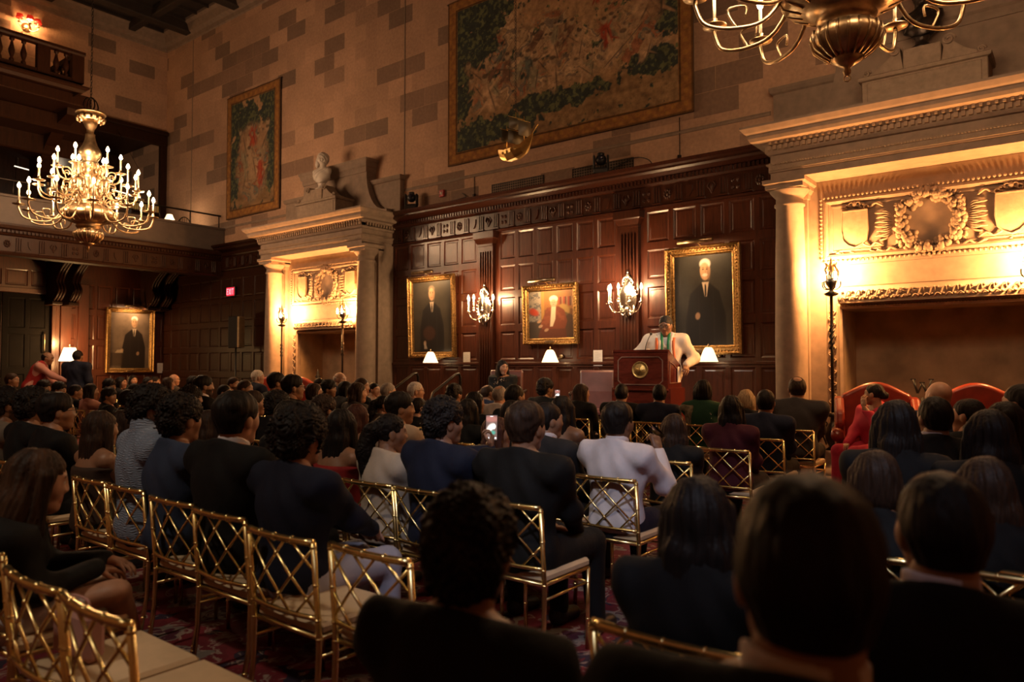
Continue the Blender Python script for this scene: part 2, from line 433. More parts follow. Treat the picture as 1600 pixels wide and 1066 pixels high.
# left wall: solid below and above, alcove for the gallery
mb = MB()
mb.box(-.3, 0, RY0, 0, 0, 4.4)
mb.box(-.3, 0, RY0, 0, 8.0, RZ)
mb.box(-.3, 0, RY0, -9.0, 4.4, 8.0)
o = mb.build('wall_left', stY, loc=(RX0, 0, 0)); struct(o)
mb = MB()
mb.box(-24.1, -23.9, RY0, 0, 4.2, 8.3); mb.box(-24, RX0, -9.3, -9.0, 4.2, 8.3); mb.box(-24, RX0, -9.3, 0, 8.0, 8.2)
for k in range(12): mb.box(-23.9, -23.87, -8.6 + k * .72, -8.5 + k * .72, 4.4, 8.0)
struct(mb.build('trim_2', M['oakd']))
struct(MB().box(RX1, RX1 + .3, RY0, 0, 0, RZ).build('wall_right', stY))
struct(MB().box(RX0 - 3, RX1 + .3, RY0 - .3, RY0, 0, RZ).build('wall_rear', stX))

# ---- dark wood panelling of the stage wall
SX0, SX1 = -11.23, -3.21
ROWS = [(.50, 1.38), (1.52, 2.02), (2.14, 2.64), (2.76, 3.22), (3.34, 3.82)]
def row_fill(a, b, pitch=.43, gap=.075):
    n = max(1, round((b - a) / pitch)); p = (b - a) / n
    return [(a + i * p + gap / 2, a + (i + 1) * p - gap / 2) for i in range(n)]
mb = MB()
PIL = (-8.68, -5.71)
for a, b in ((SX0 - .0, PIL[0] - .22), (PIL[0] + .22, PIL[1] - .22), (PIL[1] + .22, SX1)):
    panel_field(mb, row_fill(a + .03, b - .03), ROWS, -.10, (a, b, 0, 3.9))
for p in PIL: mb.quad((p - .22, -.10, 0), (p + .22, -.10, 0), (p + .22, -.10, 3.9), (p - .22, -.10, 3.9))
mb.box(SX0, SX1, -.06, -.001, 0, 3.9)
mb.box(SX0, SX1, -.13, -.10, 1.42, 1.47, .008)
panel_wall = struct(mb.build('trim_3', M['oak']))
# frieze, dentils and cornice of the panelling
mb = MB()
prof = [(0, 3.86), (.13, 3.86), (.14, 3.89), (.12, 3.91), (.12, 4.21), (.15, 4.22), (.17, 4.25), (.17, 4.32), (.22, 4.34), (.30, 4.37), (.33, 4.40), (.33, 4.43), (.38, 4.45), (.40, 4.50), (0, 4.52)]
def cornice_run(mb, a, b): mb.sweep([(a, 0), (b, 0)], prof)
cornice_run(mb, SX0 - .02, SX1 + .02)
k = SX0 + .05
while k < SX1 - .05: mb.box(k, k + .035, -.205, -.17, 4.26, 4.32); k += .065
def triglyphs(mb, a, b, z0, z1, y, pitch=.345, carve=True):
    n = int((b - a) / pitch); p = (b - a) / n
    for i in range(n):
        x = a + (i + .5) * p
        for d in (-.045, 0, .045): mb.box(x + d - .016, x + d + .016, y - .022, y, z0 + .02, z1 - .02, .006)
        mb.box(x - .075, x + .075, y - .03, y, z0 - .01, z0 + .012)
        if carve and i < n - 1:
            cx = x + p / 2; cz = (z0 + z1) / 2; kind = i % 4; r = .075
            if kind == 0:
                for j in range(9): a_ = j * 2 * PI / 9; mb.ball((cx + math.cos(a_) * .05, y - .006, cz + math.sin(a_) * .06), (.02, .018, .026), 6, 5)
                mb.ball((cx, y - .008, cz), (.025, .02, .03), 8, 5)
            elif kind == 1:
                mb.prism([(cx - .055, cz + .08), (cx + .055, cz + .08), (cx + .055, cz), (cx + .03, cz - .06), (cx, cz - .09), (cx - .03, cz - .06), (cx - .055, cz)], -y, -y + .022, XZ)
            elif kind == 2:
                for sx in (-1, 1):
                    mb.tube(catmull([(cx, y - .008, cz - .09), (cx + sx * .03, y - .012, cz - .02), (cx + sx * .065, y - .012, cz + .02), (cx + sx * .03, y - .012, cz + .08)], 4), .011, 6)
                mb.ball((cx, y - .008, cz), (.022, .018, .07), 8, 5)
            else:
                for sx in (-1, 1):
                    for sz in (-1, 1): mb.ball((cx + sx * .04, y - .006, cz + sz * .05), (.03, .016, .036), 8, 5)
triglyphs(mb, SX0 + .05, SX1 - .05, 3.92, 4.2, -.12)
struct(mb.build('trim_4', M['oakc']))
for p in PIL:
    mb = MB()
    mb.box(p - .17, p + .17, -.18, -.095, .36, 3.62)
    for i in range(5):
        x = p - .115 + i * .0575
        mb.tube([(x, -.176, .55), (x, -.176, 3.5)], .019, 8)
    mb.box(p - .2, p + .2, -.22, -.10, .3, .5, .01)
    mb.sweep([(p - .16, -.10), (p - .16, -.18), (p + .16, -.18), (p + .16, -.10)], [(0, 3.6), (.02, 3.6), (.02, 3.64), (.06, 3.72), (.08, 3.74), (.08, 3.86), (0, 3.86)])
    struct(mb.build('trim_5', M['oakc']))
# stretch of panelling between the left corner and the left fireplace
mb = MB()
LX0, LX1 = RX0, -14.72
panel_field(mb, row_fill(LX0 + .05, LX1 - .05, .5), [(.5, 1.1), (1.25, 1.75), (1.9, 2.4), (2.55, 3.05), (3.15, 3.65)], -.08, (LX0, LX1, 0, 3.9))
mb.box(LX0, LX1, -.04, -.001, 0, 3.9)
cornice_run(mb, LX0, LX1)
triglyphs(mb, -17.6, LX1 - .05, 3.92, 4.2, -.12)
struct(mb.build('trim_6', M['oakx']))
mb = MB(); panel_field(mb, row_fill(.35, 4.9, .5), ROWS, -.08, (.35, 5.0, 0, 3.9)); mb.box(.35, 5.0, -.04, -.001, 0, 3.9); cornice_run(mb, .35, 5.0)
struct(mb.build('trim_7', M['oak']))
# left wall panelling (local frame: x = world Y, facing +X)
mb = MB()
GL = -9.0
for a, b in ((-2.85, -.02), (GL, -5.2)):
    panel_field(mb, row_fill(a + .05, b - .05, .45), [(.5, 1.15), (1.3, 1.95), (2.1, 2.75), (2.9, 3.55)], -.12, (a, b, 0, 4.25))
panel_field(mb, row_fill(-5.15, -2.9, .55), [(3.4, 3.8)], -.12, (-5.2, -2.85, 3.25, 4.25))
mb.box(-2.85, -.02, -.08, -.001, 0, 4.25); mb.box(GL, -5.2, -.08, -.001, 0, 4.25); mb.box(-5.2, -2.85, -.08, -.001, 3.25, 4.25)
mb.box(-2.95, -2.85, -.16, -.001, 0, 3.3, .01); mb.box(-5.3, -5.2, -.16, -.001, 0, 3.3, .01); mb.box(-5.3, -2.85, -.16, -.001, 3.22, 3.34, .01)
for p in (-2.62, -2.2): mb.box(p - .13, p + .13, -.17, -.12, .4, 3.55, .01)
struct(mb.build('trim_8', M['oak'], loc=(RX0, 0, 0), rz=PI / 2))
mb = MB()
for a, b in ((-5.2, -4.04), (-4.01, -2.95)): panel_field(mb, row_fill(a + .08, b - .08, .5), [(.3, 1.2), (1.35, 2.2), (2.35, 3.1)], -.06, (a, b, 0, 3.22)); mb.box(a, b, -.03, -.01, 0, 3.22)
d1 = struct(mb.build('door_1', mat('near_black_door', (.005, .003, .002), .8, spec=.15), loc=(RX0, 0, 0), rz=PI / 2))
MB().tube([(-3.10, -.09, 1.75), (-3.10, -.12, 1.8), (-3.10, -.12, 2.2), (-3.10, -.09, 2.25)], .018, 8).build('door_handle', M['brass'], d1)

# ---- gallery floor, fascia with frieze, parapet (part of the building)
mb = MB()
mb.box(GL, -.02, -3.2 + 0, 3.0, 4.25, 4.4)      # deck, local: y from -3.2 (towards the room) to alcove
fas = [(0, 3.72), (.06, 3.72), (.08, 3.76), (.06, 3.8), (.06, 4.12), (.10, 4.14), (.13, 4.19), (.13, 4.24), (.18, 4.27), (.2, 4.33), (.2, 4.37), (0, 4.38)]
mb.sweep([(GL, -3.16), (-.02, -3.16)], fas)
mb.box(GL, -.02, -3.16, -2.9, 3.72, 4.36)
k = GL + .05
while k < -.1: mb.box(k, k + .035, -3.33, -3.28, 4.18, 4.235); k += .075
triglyphs(mb, GL + .1, -.1, 3.80, 4.11, -3.22, .42)
for y in (-5.6, -3.0, -.6): mb.box(y - .2, y + .2, -3.1, -.1, 4.05, 4.25, .02)
struct(mb.build('trim_9', M['oakd'], loc=(RX0, 0, 0), rz=PI / 2))
struct(MB().box(GL, -.02, -3.2, -3.08, 4.38, 4.98, .015).box(GL, -.02, -3.24, -3.05, 4.94, 5.0, .01).build('trim_10', mat('grey_brown_parapet', (.075, .055, .045), .6, var=.12), loc=(RX0, 0, 0), rz=PI / 2))
# gallery hand rail
t = empty('gallery_railing', (RX0, 0, 4.98), PI / 2, 'dark metal handrail along the top of the gallery parapet', 'railing')
MB().tube([(GL + .1, -3.14, .34), (-.1, -3.14, .34)], .022, 8).build('handrail', M['iron'], t)
for k in range(12): MB().tube([(-.15 - k * .78, -3.14, 0), (-.15 - k * .78, -3.14, .34)], .016, 6).build('post', M['iron'], t)
# dark header beam over the alcove and corbel mass under the upper balcony
struct(MB().box(-9.0, -.02, -.14, 0, 7.72, 8.12, .02).box(-9, -.02, -.22, 0, 8.02, 8.14, .02).box(-.22, -.02, -.12, 0, 5, 7.8, .02).build('trim_11', M['oakd'], loc=(RX0, 0, 0), rz=PI / 2))
mb = MB()
mb.box(-9, -3.1, -2.6, 0, 7.45, 7.72, .02); mb.box(-9, -2.7, -1.7, 0, 7.05, 7.45, .03); mb.box(-9, -2.45, -.9, 0, 6.6, 7.1, .03)
for y in (-3.35, -5.2, -7.0):
    mb.prism([(0, 6.0), (0, 7.5), (-2.3, 7.5), (-2.25, 7.3), (-1.5, 7.15), (-1.0, 6.8), (-.5, 6.25)], y - .14, y + .14, lambda u, v, h: (h, u, v))
struct(mb.build('trim_12', M['oakd'], loc=(RX0, 0, 0), rz=PI / 2))
# upper balcony
t = empty('balcony', (RX0, 0, 0), PI / 2, 'small dark wooden balcony with turned balusters high in the upper left corner', 'balcony')
mb = MB().box(-9, -3.5, -2.95, 0, 7.72, 7.84, .01)
mb.sweep([(-9, -2.95), (-3.5, -2.95), (-3.5, 0)], [(0, 7.62), (.05, 7.62), (.10, 7.68), (.16, 7.72), (.16, 7.76), (0, 7.76)])
mb.build('deck', M['oakd'], t)
MB().sweep([(-9, -2.95), (-3.5, -2.95), (-3.5, 0)], [(-.08, 8.46), (.07, 8.46), (.09, 8.5), (.09, 8.56), (-.08, 8.58)]).build('rail', M['oakd'], t)
MB().sweep([(-9, -2.95), (-3.5, -2.95), (-3.5, 0)], [(-.06, 7.84), (.04, 7.84), (.04, 7.92), (-.06, 7.92)]).build('plinth', M['oakd'], t)
for y in (-3.55, -4.25, -6.9, -8.9): MB().box(y - .13, y + .13, -3.0, -2.86, 7.84, 8.47, .01).build('newel_post', M['oakd'], t)
bal = [(.03, 0), (.05, .02), (.05, .06), (.025, .1), (.06, .2), (.065, .26), (.03, .4), (.022, .46), (.05, .48), (.05, .54)]
y = -4.62
while y > -8.8:
    if abs(y + 6.9) > .2: MB().lathe(bal, 10, y, -2.92, 7.92).build('baluster', M['oakd'], t)
    y -= .225
for k in range(11): MB().lathe(bal, 8, -3.52, -2.7 + k * .24, 7.92).build('baluster', M['oakd'], t)
for y in (-3.78, -3.98): MB().lathe(bal, 10, y, -2.92, 7.92).build('baluster', M['oakd'], t)

# big carved brackets under the gallery
for i, y in enumerate((-3.0, -2.62, -.62, -.28)):
    mb = MB()
    mb.prism([(0, 3.0), (0, 4.24), (-1.5, 4.24), (-1.5, 4.05), (-1.15, 3.95), (-.75, 3.75), (-.6, 3.5), (-.75, 3.3), (-.55, 3.12), (-.25, 3.0)], y - .1, y + .1, lambda u, v, h: (h, u - .12, v))
    for s_ in (-.07, 0, .07):
        mb.tube(catmull([(y + s_, -1.5, 4.04), (y + s_, -1.25, 3.95), (y + s_, -.88, 3.72), (y + s_, -.74, 3.5), (y + s_, -.88, 3.3), (y + s_, -.68, 3.1), (y + s_, -.37, 3.0)], 4), .03, 6)
    mb.box(y - .12, y + .12, -.62, -.1, 2.94, 3.02, .01)
    o = mb.build('bracket', M['oakd'], loc=(RX0, 0, 0), rz=PI / 2)
    tag(o, ['dark carved scroll bracket over the lamp, left of its pair', 'dark carved scroll bracket over the lamp, right of its pair', 'dark carved bracket in the shadowed left corner, nearer the portrait', 'dark carved bracket deepest in the shadowed left corner'][i], 'bracket', 'scroll brackets under the gallery')

# gallery contents
bc = [(.25, .05, .03), (.05, .1, .2), (.3, .2, .1), (.45, .35, .25), (.08, .15, .08), (.4, .3, .1)]
def bookcase(name, y, w, lab):
    t = empty('bookcase', (-19.75, y, 4.4), PI / 2, lab, 'bookcase')
    mb = MB().box(0, w, 0, .3, 0, .04).box(0, w, .28, .3, 0, 1.15).box(0, .03, 0, .3, 0, 1.15).box(w - .03, w, 0, .3, 0, 1.15).box(0, w, 0, .3, 1.12, 1.15).box(0, w, 0, .3, .55, .58)
    mb.build('case', M['oakd'], t)
    x = .05; i = 0; r = random.Random(len(name) + int(y * 10))
    while x < w - .1:
        b = r.uniform(.03, .055); h = r.uniform(.2, .32)
        c = r.choice(range(6))
        m = MB().box(0, b, -.01, .01, 0, h, .004).box(.004, b - .004, .01, .17, .004, h - .006)
        o = m.build('book', mat('book_cover_%d' % c, bc[c], .6), loc=(-19.75 - .03, y + x, 5.551), rz=PI / 2)
        tag(o, 'book standing upright on top of the %s' % lab.split(' behind')[0], 'book', 'books on the ' + lab.split(' behind')[0])
        x += b + .012; i += 1
bookcase('a', -1.5, .8, 'low bookcase right of the lit chandelier behind the parapet')
bookcase('b2', -3.6, 1.0, 'low bookcase left of the lit chandelier behind the parapet')
t = empty('windsor_chair', (-18.6, -.55, 4.4), PI / 2, 'spindle-back chair with hooped back standing in the gallery', 'chair')
hp = [(.24 * math.cos(a), .2, .45 + .5 * math.sin(a)) for a in [PI * k / 14 for k in range(15)]]
MB().tube(hp, .014, 6).build('hoop', M['iron'], t)
for k in range(7): x = -.18 + k * .06; MB().tube([(x, .2, .45), (x, .2, .45 + .5 * math.sqrt(max(0, 1 - (x / .24) ** 2)))], .007, 6).build('spindle', M['iron'], t)
MB().lathe([(0, .42), (.22, .42), (.23, .45), (.2, .465), (0, .46)], 16).build('seat', M['iron'], t)
for sx in (-1, 1):
    for sy in (-1, 1): MB().tube([(sx * .14, sy * .14, .43), (sx * .2, sy * .2, 0)], .014, 6).build('leg', M['iron'], t)
t = empty('desk', (-19.4, -.75, 4.4), PI / 2, 'small dark desk under the tiny lamp in the gallery', 'desk')
MB().box(-.35, .35, -.25, .25, .7, .74, .01).build('desk_top', M['oakd'], t)
for sx in (-1, 1):
    for sy in (-1, 1): MB().box(sx * .31 - .02, sx * .31 + .02, sy * .21 - .02, sy * .21 + .02, 0, .7).build('leg', M['oakd'], t)
t = empty('desk_lamp', (-19.35, -.68, 5.14), 0, 'small lit desk lamp with pale shade in the gallery', 'lamp')
MB().lathe([(.06, 0), (.06, .02), (.015, .03), (.012, .2), (.012, .26)], 10).build('base', M['brass'], t)
MB().lathe([(.13, .2), (.12, .2), (.07, .32), (.075, .325)], 14).build('lamp_shade', M['shade'], t)
point_light('desk_lamp_light', (-19.1, -.6, 5.3), 10, (1, .7, .4), .08)
for i, (a, b) in enumerate((((-22.3, -3.38, 6.70), (-22.3, -2.87, 6.65)), ((-19.6, -2.06, 5.92), (-19.6, -1.34, 5.84)))):
    v = Vector(b) - Vector(a)
    o = MB().tube([a, b], .014, 8).build('strip_light', glow('cool_strip_light', (1, .85, .65), 1.3))
    tag(o, ['short lit strip light in the gallery left of the chandelier', 'long lit strip light in the gallery right of the chandelier'][i], 'light')
MB().tube([(-19.6, -2.0, 5.92), (-19.6, -2.0, 6.6), (-21.0, -2.0, 8.02)], .006, 5).tube([(-19.6, -1.4, 5.85), (-19.6, -1.4, 6.6), (-21.0, -1.4, 8.02)], .006, 5).build('suspension_wire', M['iron'], o)
MB().tube([(-22.3, -3.3, 6.70), (-22.3, -3.3, 8.02)], .006, 5).build('suspension_wire', M['iron'], bpy.data.objects['strip_light'])
point_light('gallery_light', (-22, -2.5, 6.3), 12, (1, .75, .5), .2)

# red shaded triple sconce on the left wall
t = empty('wall_sconce', (RX0, -3.62, 9.95), PI / 2, 'brass wall sconce with three small red shades above the upper balcony', 'sconce')
MB().lathe([(0, -.02), (.1, -.02), (.12, .0), (.1, .03), (.04, .05), (0, .055)], 16).build('backplate', M['brass'], t).rotation_euler = (PI / 2, 0, 0)
for i, a in enumerate((-1, 0, 1)):
    x = a * .2; yy = -.24 if a == 0 else -.16
    MB().tube(catmull([(0, -.03, 0), (x * .5, yy * .6, -.1), (x, yy, -.04), (x, yy, .04)], 5), .01, 6).build('arm', M['brass'], t)
    MB().lathe([(.035, .02), (.045, .03), (.045, .04), (.01, .045), (.012, .18)], 10, x, yy).build('candle', M['wax'], t)
    s_ = MB().lathe([(.088, .12), (.09, .12), (.065, .23), (.06, .23)], 16, x, yy).build('lamp_shade', M['redshade'], t)
    MB().lathe([(0, .126), (.082, .126), (.08, .13), (0, .13)], 16, x, yy).build('shade_glow', M['shadein'], s_)
point_light('red_sconce_light', (RX0 + .22, -3.62, 10.03), 45, (1, .5, .18), .05)

# ------------------------------------------------------------------ fireplaces
def fireplace(cx, lab):
    t = empty('fireplace', (cx, 0, 0), 0, lab, 'fireplace', 'stone fireplaces with columns')
    S, K = M['stone'], M['stonec']
    mb = MB()
    # jambs and overmantel face at y=-.45, side piers, architrave soffit
    mb.box(-1.73, -1.06, -.42, -.001, 0, 3.82); mb.box(1.06, 1.73, -.42, -.001, 0, 3.82)
    mb.box(-1.06, 1.06, -.42, -.001, 2.15, 3.82)
    mb.box(-1.0, 1.0, -.43, -.42, 2.42, 2.70, .004)
    mb.build('chimney_breast', S, t)
    for sx in (-1, 1):      # pilasters behind the columns
        mb = MB()
        mb.box(sx * 1.57 - .17, sx * 1.57 + .17, -.5, -.42, .7, 3.62)
        mb.box(sx * 1.57 - .11, sx * 1.57 + .11, -.52, -.5, .85, 3.5, .01)
        mb.sweep([(sx * 1.57 - .17, -.42), (sx * 1.57 - .17, -.5), (sx * 1.57 + .17, -.5), (sx * 1.57 + .17, -.42)], [(0, 3.6), (.02, 3.6), (.03, 3.66), (.07, 3.72), (.07, 3.82), (0, 3.82)])
        mb.build('pilaster', S, t)
    for sx in (-1, 1):
        mb = MB()
        x = sx * 1.57; y = -.68
        mb.box(x - .27, x + .27, y - .27, -.42, 0, .6, .015)
        mb.sweep([(x - .27, -.42), (x - .27, y - .27), (x + .27, y - .27), (x + .27, -.42)], [(0, .58), (.03, .58), (.05, .62), (.03, .66), (0, .66)])
        mb.box(x - .25, x + .25, y - .25, -.42, .6, .72, .01)
        mb.build('pedestal', S, t)
        mb = MB()
        mb.lathe([(0, .72), (.25, .72), (.27, .75), (.25, .79), (.225, .80), (.225, .82), (.24, .84), (.225, .87), (.205, .88), (.2, .95), (.2, 1.8), (.185, 2.8), (.17, 3.48), (.19, 3.49), (.19, 3.52), (.17, 3.53), (.17, 3.6), (.19, 3.62), (.24, 3.68), (.25, 3.7), (0, 3.7)], 36, x, y)
        mb.sweep([(x - .24, -.42), (x - .24, y - .24), (x + .24, y - .24), (x + .24, -.42)], [(-.2, 3.7), (0, 3.7), (0, 3.75), (.03, 3.77), (.03, 3.82), (-.2, 3.82)])
        mb.box(x - .2, x + .2, y - .2, y + .2, 3.7, 3.82)
        mb.build('column', S, t)
    # entablature round three sides
    mb = MB()
    path = [(-1.73, 0), (-1.73, -.93), (1.73, -.93), (1.73, 0)]
    mb.box(-1.72, 1.72, -.92, -.001, 3.825, 4.5)
    mb.sweep(path, [(-.03, 3.82), (0, 3.82), (.0, 3.9), (.02, 3.91), (.02, 3.98), (.045, 4.0), (.045, 4.02), (0, 4.03), (0, 4.14), (-.03, 4.14)])
    mb.sweep(path, [(0, 4.13), (.03, 4.14), (.05, 4.17), (.05, 4.24), (.08, 4.26), (.10, 4.29), (.20, 4.30), (.22, 4.34), (.22, 4.38), (.26, 4.41), (.30, 4.46), (.30, 4.49), (0, 4.53)])
    ent = mb.build('entablature', S, t)
    mb = MB()
    mb.sweep([(-1.76, -.05), (-1.76, -.965), (1.76, -.965), (1.76, -.05)], [(0, 4.18), (.02, 4.18), (.02, 4.29), (0, 4.29)]); mb.box(-1.74, 1.74, -.965, -.94, 3.93, 4.03)
    k = -1.74
    while k < 1.74: mb.box(k, k + .04, -1.02, -.975, 4.19, 4.245); mb.box(k + .03, k + .06, -1.05, -.98, 4.255, 4.29); k += .072
    for sx in (-1, 1):
        k = -.88
        while k < -.05: mb.box(sx * 1.79 - .03, sx * 1.79 + .03, k, k + .04, 4.19, 4.245); k += .072
    k = -1.72
    while k < 1.72: mb.ball((k, -.975, 4.01), (.014, .01, .012), 6, 4); mb.ball((k, -.96, 3.945), (.01, .01, .01), 5, 4); k += .034
    mb.build('dentils', K, ent)
    # attic: flared block, centre pedestal with scrolls
    mb = MB()
    pr = [(-1.95, 4.52), (-1.95, 5.28), (1.95, 5.28), (1.95, 4.52)]
    mb.box(-1.95, 1.95, -.12, -.001, 4.5, 5.3); mb.sweep([(-1.95, 0), (-1.95, -.12), (1.95, -.12), (1.95, 0)], [(0, 5.22), (.03, 5.24), (.05, 5.28), (.05, 5.32), (0, 5.33)])
    pts = [(-1.7, 4.5), (-1.7, 4.64)]
    for k in range(9): a = k / 8 * PI / 2; pts.append((-1.62 + .55 * math.sin(a) , 4.64 + .85 * (1 - math.cos(a))))
    pts += [(-1.065, 5.6)]
    pts = pts + [(-x, z) for x, z in pts[::-1]]
    mb.prism([(x, z) for x, z in pts], .001, .26, XZ)
    mb.sweep([(-1.065, 0), (-1.065, -.26), (1.065, -.26), (1.065, 0)], [(0, 5.5), (.02, 5.5), (.03, 5.55), (.03, 5.6), (.06, 5.63), (.07, 5.70), (.10, 5.74), (.10, 5.78), (0, 5.79)])
    mb.box(-1.06, 1.06, -.25, -.001, 5.5, 5.78)
    mb.build('attic_block', S, t)
    mb = MB()
    mb.box(-.66, .66, -.74, -.26, 4.5, 4.94, .01)
    mb.box(-.6, .6, -.75, -.73, 4.6, 4.88, .008)
    mb.sweep([(-.66, -.26), (-.66, -.74), (.66, -.74), (.66, -.26)], [(0, 4.9), (.03, 4.91), (.04, 4.95), (0, 4.97)])
    mb.box(-.2, .2, -.74, -.4, 4.95, 5.20, .01)
    for sx in (-1, 1):
        sc_ = [(sx * .60, 4.97)] + [(sx * (.60 - .36 * k / 8), 5.0 + .26 * (k / 8) ** 1.6) for k in range(9)] + [(sx * .2, 4.97)]
        if sx > 0: sc_ = sc_[::-1]
        mb.prism(sc_, .46, .72, XZ)
        for (cx_, cz_, rr) in ((sx * .28, 5.2, .07), (sx * .6, 5.0, .045)):
            sp = [(cx_ + rr * (1 - k / 22) * math.cos(k * .55), -.74, cz_ + rr * (1 - k / 22) * math.sin(k * .55)) for k in range(18)]
            mb.tube(sp, .013, 6)
    mb.build('centre_pedestal', K, t)
    # mantel moulding round the opening (torus with leaf carving) and jamb carving
    mb = MB()
    hw = 1.0
    op = [(-hw, 0), (-hw, 2.13), (hw, 2.13), (hw, 0)]
    mb.sweep(op, [(0, .35), (0, .44), (-.03, .46), (-.05, .44), (-.06, .43), (-.19, .43), (-.2, .42), (-.2, .35)], mp=XZ)
    mb.sweep([(-hw - .03, 2.2), (hw + .03, 2.2)], [(0, .42), (-.0, .50), (-.06, .55), (-.14, .54), (-.2, .47), (-.2, .42)], mp=XZ, smooth=True)
    surround = mb.build('mantel_moulding', S, t)
    mb = MB()
    r = random.Random(5)
    for k in range(34):
        x = -hw + 2 * hw * (k + .5) / 34; s_ = 1 if k % 2 else -1
        mb.tube(catmull([(x - .03, -.545, 2.23), (x, -.565, 2.3 + s_ * .03), (x + .03, -.56, 2.3 + s_ * .045), (x + .035, -.55, 2.27 + s_ * .02)], 3), [.009] * 10, 5)
        mb.ball((x, -.552, 2.3 - s_ * .04), (.02, .012, .018), 6, 4)
    for sx in (-1, 1):
        for k in range(24):
            z = .3 + k * .077; s_ = 1 if k % 2 else -1; x = sx * (hw + .125)
            mb.tube(catmull([(x - .03 * s_, -.435, z - .03), (x + .02 * s_, -.455, z), (x + .045 * s_, -.45, z + .03), (x + .015 * s_, -.445, z + .04)], 3), .008, 5)
            mb.ball((x - .025 * s_, -.44, z + .03), (.014, .01, .02), 6, 4)
    for k in range(60): mb.ball((-hw + 2 * hw * k / 59, -.455, 2.165), (.012, .01, .012), 5, 4)
    mb.box(-1.0, 1.0, -.54, -.46, 2.2, 2.33); [mb.box(sx * 1.125 - .05, sx * 1.125 + .05, -.44, -.40, .25, 2.2) for sx in (-1, 1)]; mb.box(-1.02, 1.02, -.45, -.4, 2.15, 2.21)
    mb.build('leaf_carving', K, surround)
    # carved overmantel panel
    mb = MB()
    rect = [(-1.21, 2.78), (-1.21, 3.56), (1.21, 3.56), (1.21, 2.78)]
    mb.sweep(rect, [(0, .42), (0, .45), (.03, .465), (.06, .45), (.06, .42)], True, XZ)
    mb.sweep([(-1.12, 2.87), (-1.12, 3.47), (1.12, 3.47), (1.12, 2.87)], [(0, .42), (0, .43), (.02, .43), (.02, .42)], True, XZ)
    k = 0
    while k < 2.4:
        for z in (2.75, 3.59): mb.ball((-1.2 + k, -.455, z), (.017, .012, .02), 6, 4)
        k += .052
    k = 0
    while k < .8:
        for sx in (-1, 1): mb.ball((sx * 1.24, -.455, 2.79 + k), (.02, .012, .017), 6, 4)
        k += .052
    pn = mb.build('overmantel_panel', K, t)
    mb = MB(); r = random.Random(11)
    mb.tube([(.33 * math.cos(a), -.425, 3.16 + .33 * math.sin(a)) for a in [k * PI / 20 for k in range(40)]], .03, 6, True); mb.tube([(-1.08, -.42, 2.84), (1.08, -.42, 2.84)], .018, 6); mb.tube([(-.3, -.42, 3.0), (-.4, -.42, 2.84)], .02, 6); mb.tube([(.3, -.42, 3.0), (.4, -.42, 2.84)], .02, 6)
    R0 = .33; cz = 3.16
    for k in range(260):       # wreath of fruit and leaves
        a = r.uniform(0, 2 * PI); q = r.gauss(0, .047); rr = R0 + q
        s_ = r.uniform(.018, .042); d = .42 + .055 * math.exp(-(q / .06) ** 2)
        mb.ball((math.cos(a) * rr, -d, cz + math.sin(a) * rr * 1.0), (s_, s_ * .9, s_), 7, 5)
    for k in range(60):
        a = r.uniform(0, 2 * PI); rr = R0 + r.choice((-.06, .07)); b = a + r.uniform(-.5, .5)
        c = Vector((math.cos(a) * rr, -.435, cz + math.sin(a) * rr)); d = Vector((math.cos(b), -.15, math.sin(b)))
        mb.tube([c - d * .02, c + d * .01, c + d * .05], [.018, .024, .004], 5)
    for sx in (-1, 1):          # ribbons and leaves to the sides
        for k in range(13):
            z = cz + (k - 6) * .028
            mb.tube(catmull([(sx * .38, -.43, cz + (k - 6) * .012), (sx * .46, -.465, z), (sx * (.56 + .02 * (k % 3)), -.445, z + .02 * (1 if k % 2 else -1))], 4), [.013] * 8 + [.004], 5)
        for (x0, z0) in ((.62, 3.42), (.62, 2.92), (.45, 2.84)):
            mb.tube(catmull([(sx * (x0 - .12), -.43, z0 - .02), (sx * (x0 - .04), -.46, z0 + .03), (sx * (x0 + .03), -.44, z0 - .01), (sx * (x0 + .12), -.46, z0 + .03)], 4), .014, 6)
        for k in range(24): mb.ball((sx * r.uniform(.35, 1.05), -.43, 2.84 + r.uniform(-.025, .03)), (r.uniform(.015, .03), .02, .014), 6, 4)
    mb.build('wreath', K, pn)
    for sx in (-1, 1):
        mb = MB(); x = sx * .83
        sh = [(x - .14, 3.37), (x - .15, 3.12), (x - .13, 3.0), (x - .07, 2.94), (x, 2.91), (x + .07, 2.94), (x + .13, 3.0), (x + .15, 3.12), (x + .14, 3.37)]
        mb.prism(sh, .42, .468, XZ)
        mb.sweep(sh, [(0, .44), (0, .486), (.014, .486), (.014, .44)], True, XZ)
        for s2 in (-1, 1):
            for k in range(3):
                c = (x + s2 * (.04 + k * .045), 3.41 + .025 * (2 - k)); rr = .028
                mb.tube([(c[0] + rr * math.cos(a), -.455, c[1] + rr * math.sin(a)) for a in [j * .7 for j in range(8)]], .011, 5)
        mb.ball((x, -.455, 3.46), (.03, .02, .04), 8, 5)
        mb.build('shield', K, pn)
    # firebox
    mb = MB()
    mb.box(-1.05, -1.0, -.36, .3, 0, 2.19); mb.box(1.0, 1.05, -.36, .3, 0, 2.19); mb.box(-1.05, 1.05, .25, .3, 0, 2.19); mb.box(-1.05, 1.05, -.36, .3, 2.13, 2.19)
    mb.quad((-1.0, -.36, .001), (-.0, -.36, .001), (0, .25, .001), (-1, .25, .001))
    mb.build('firebox', M['firebox'], t)
    MB().box(-1.9, 1.9, -1.25, -.95, 0, .06, .01).box(-.99, .99, -1.0, .24, 0, .055, .01).build('hearth', S, t)
    return t
fireplace(FP[0], 'tall pale stone fireplace left of the stage, lit golden, with carved wreath')
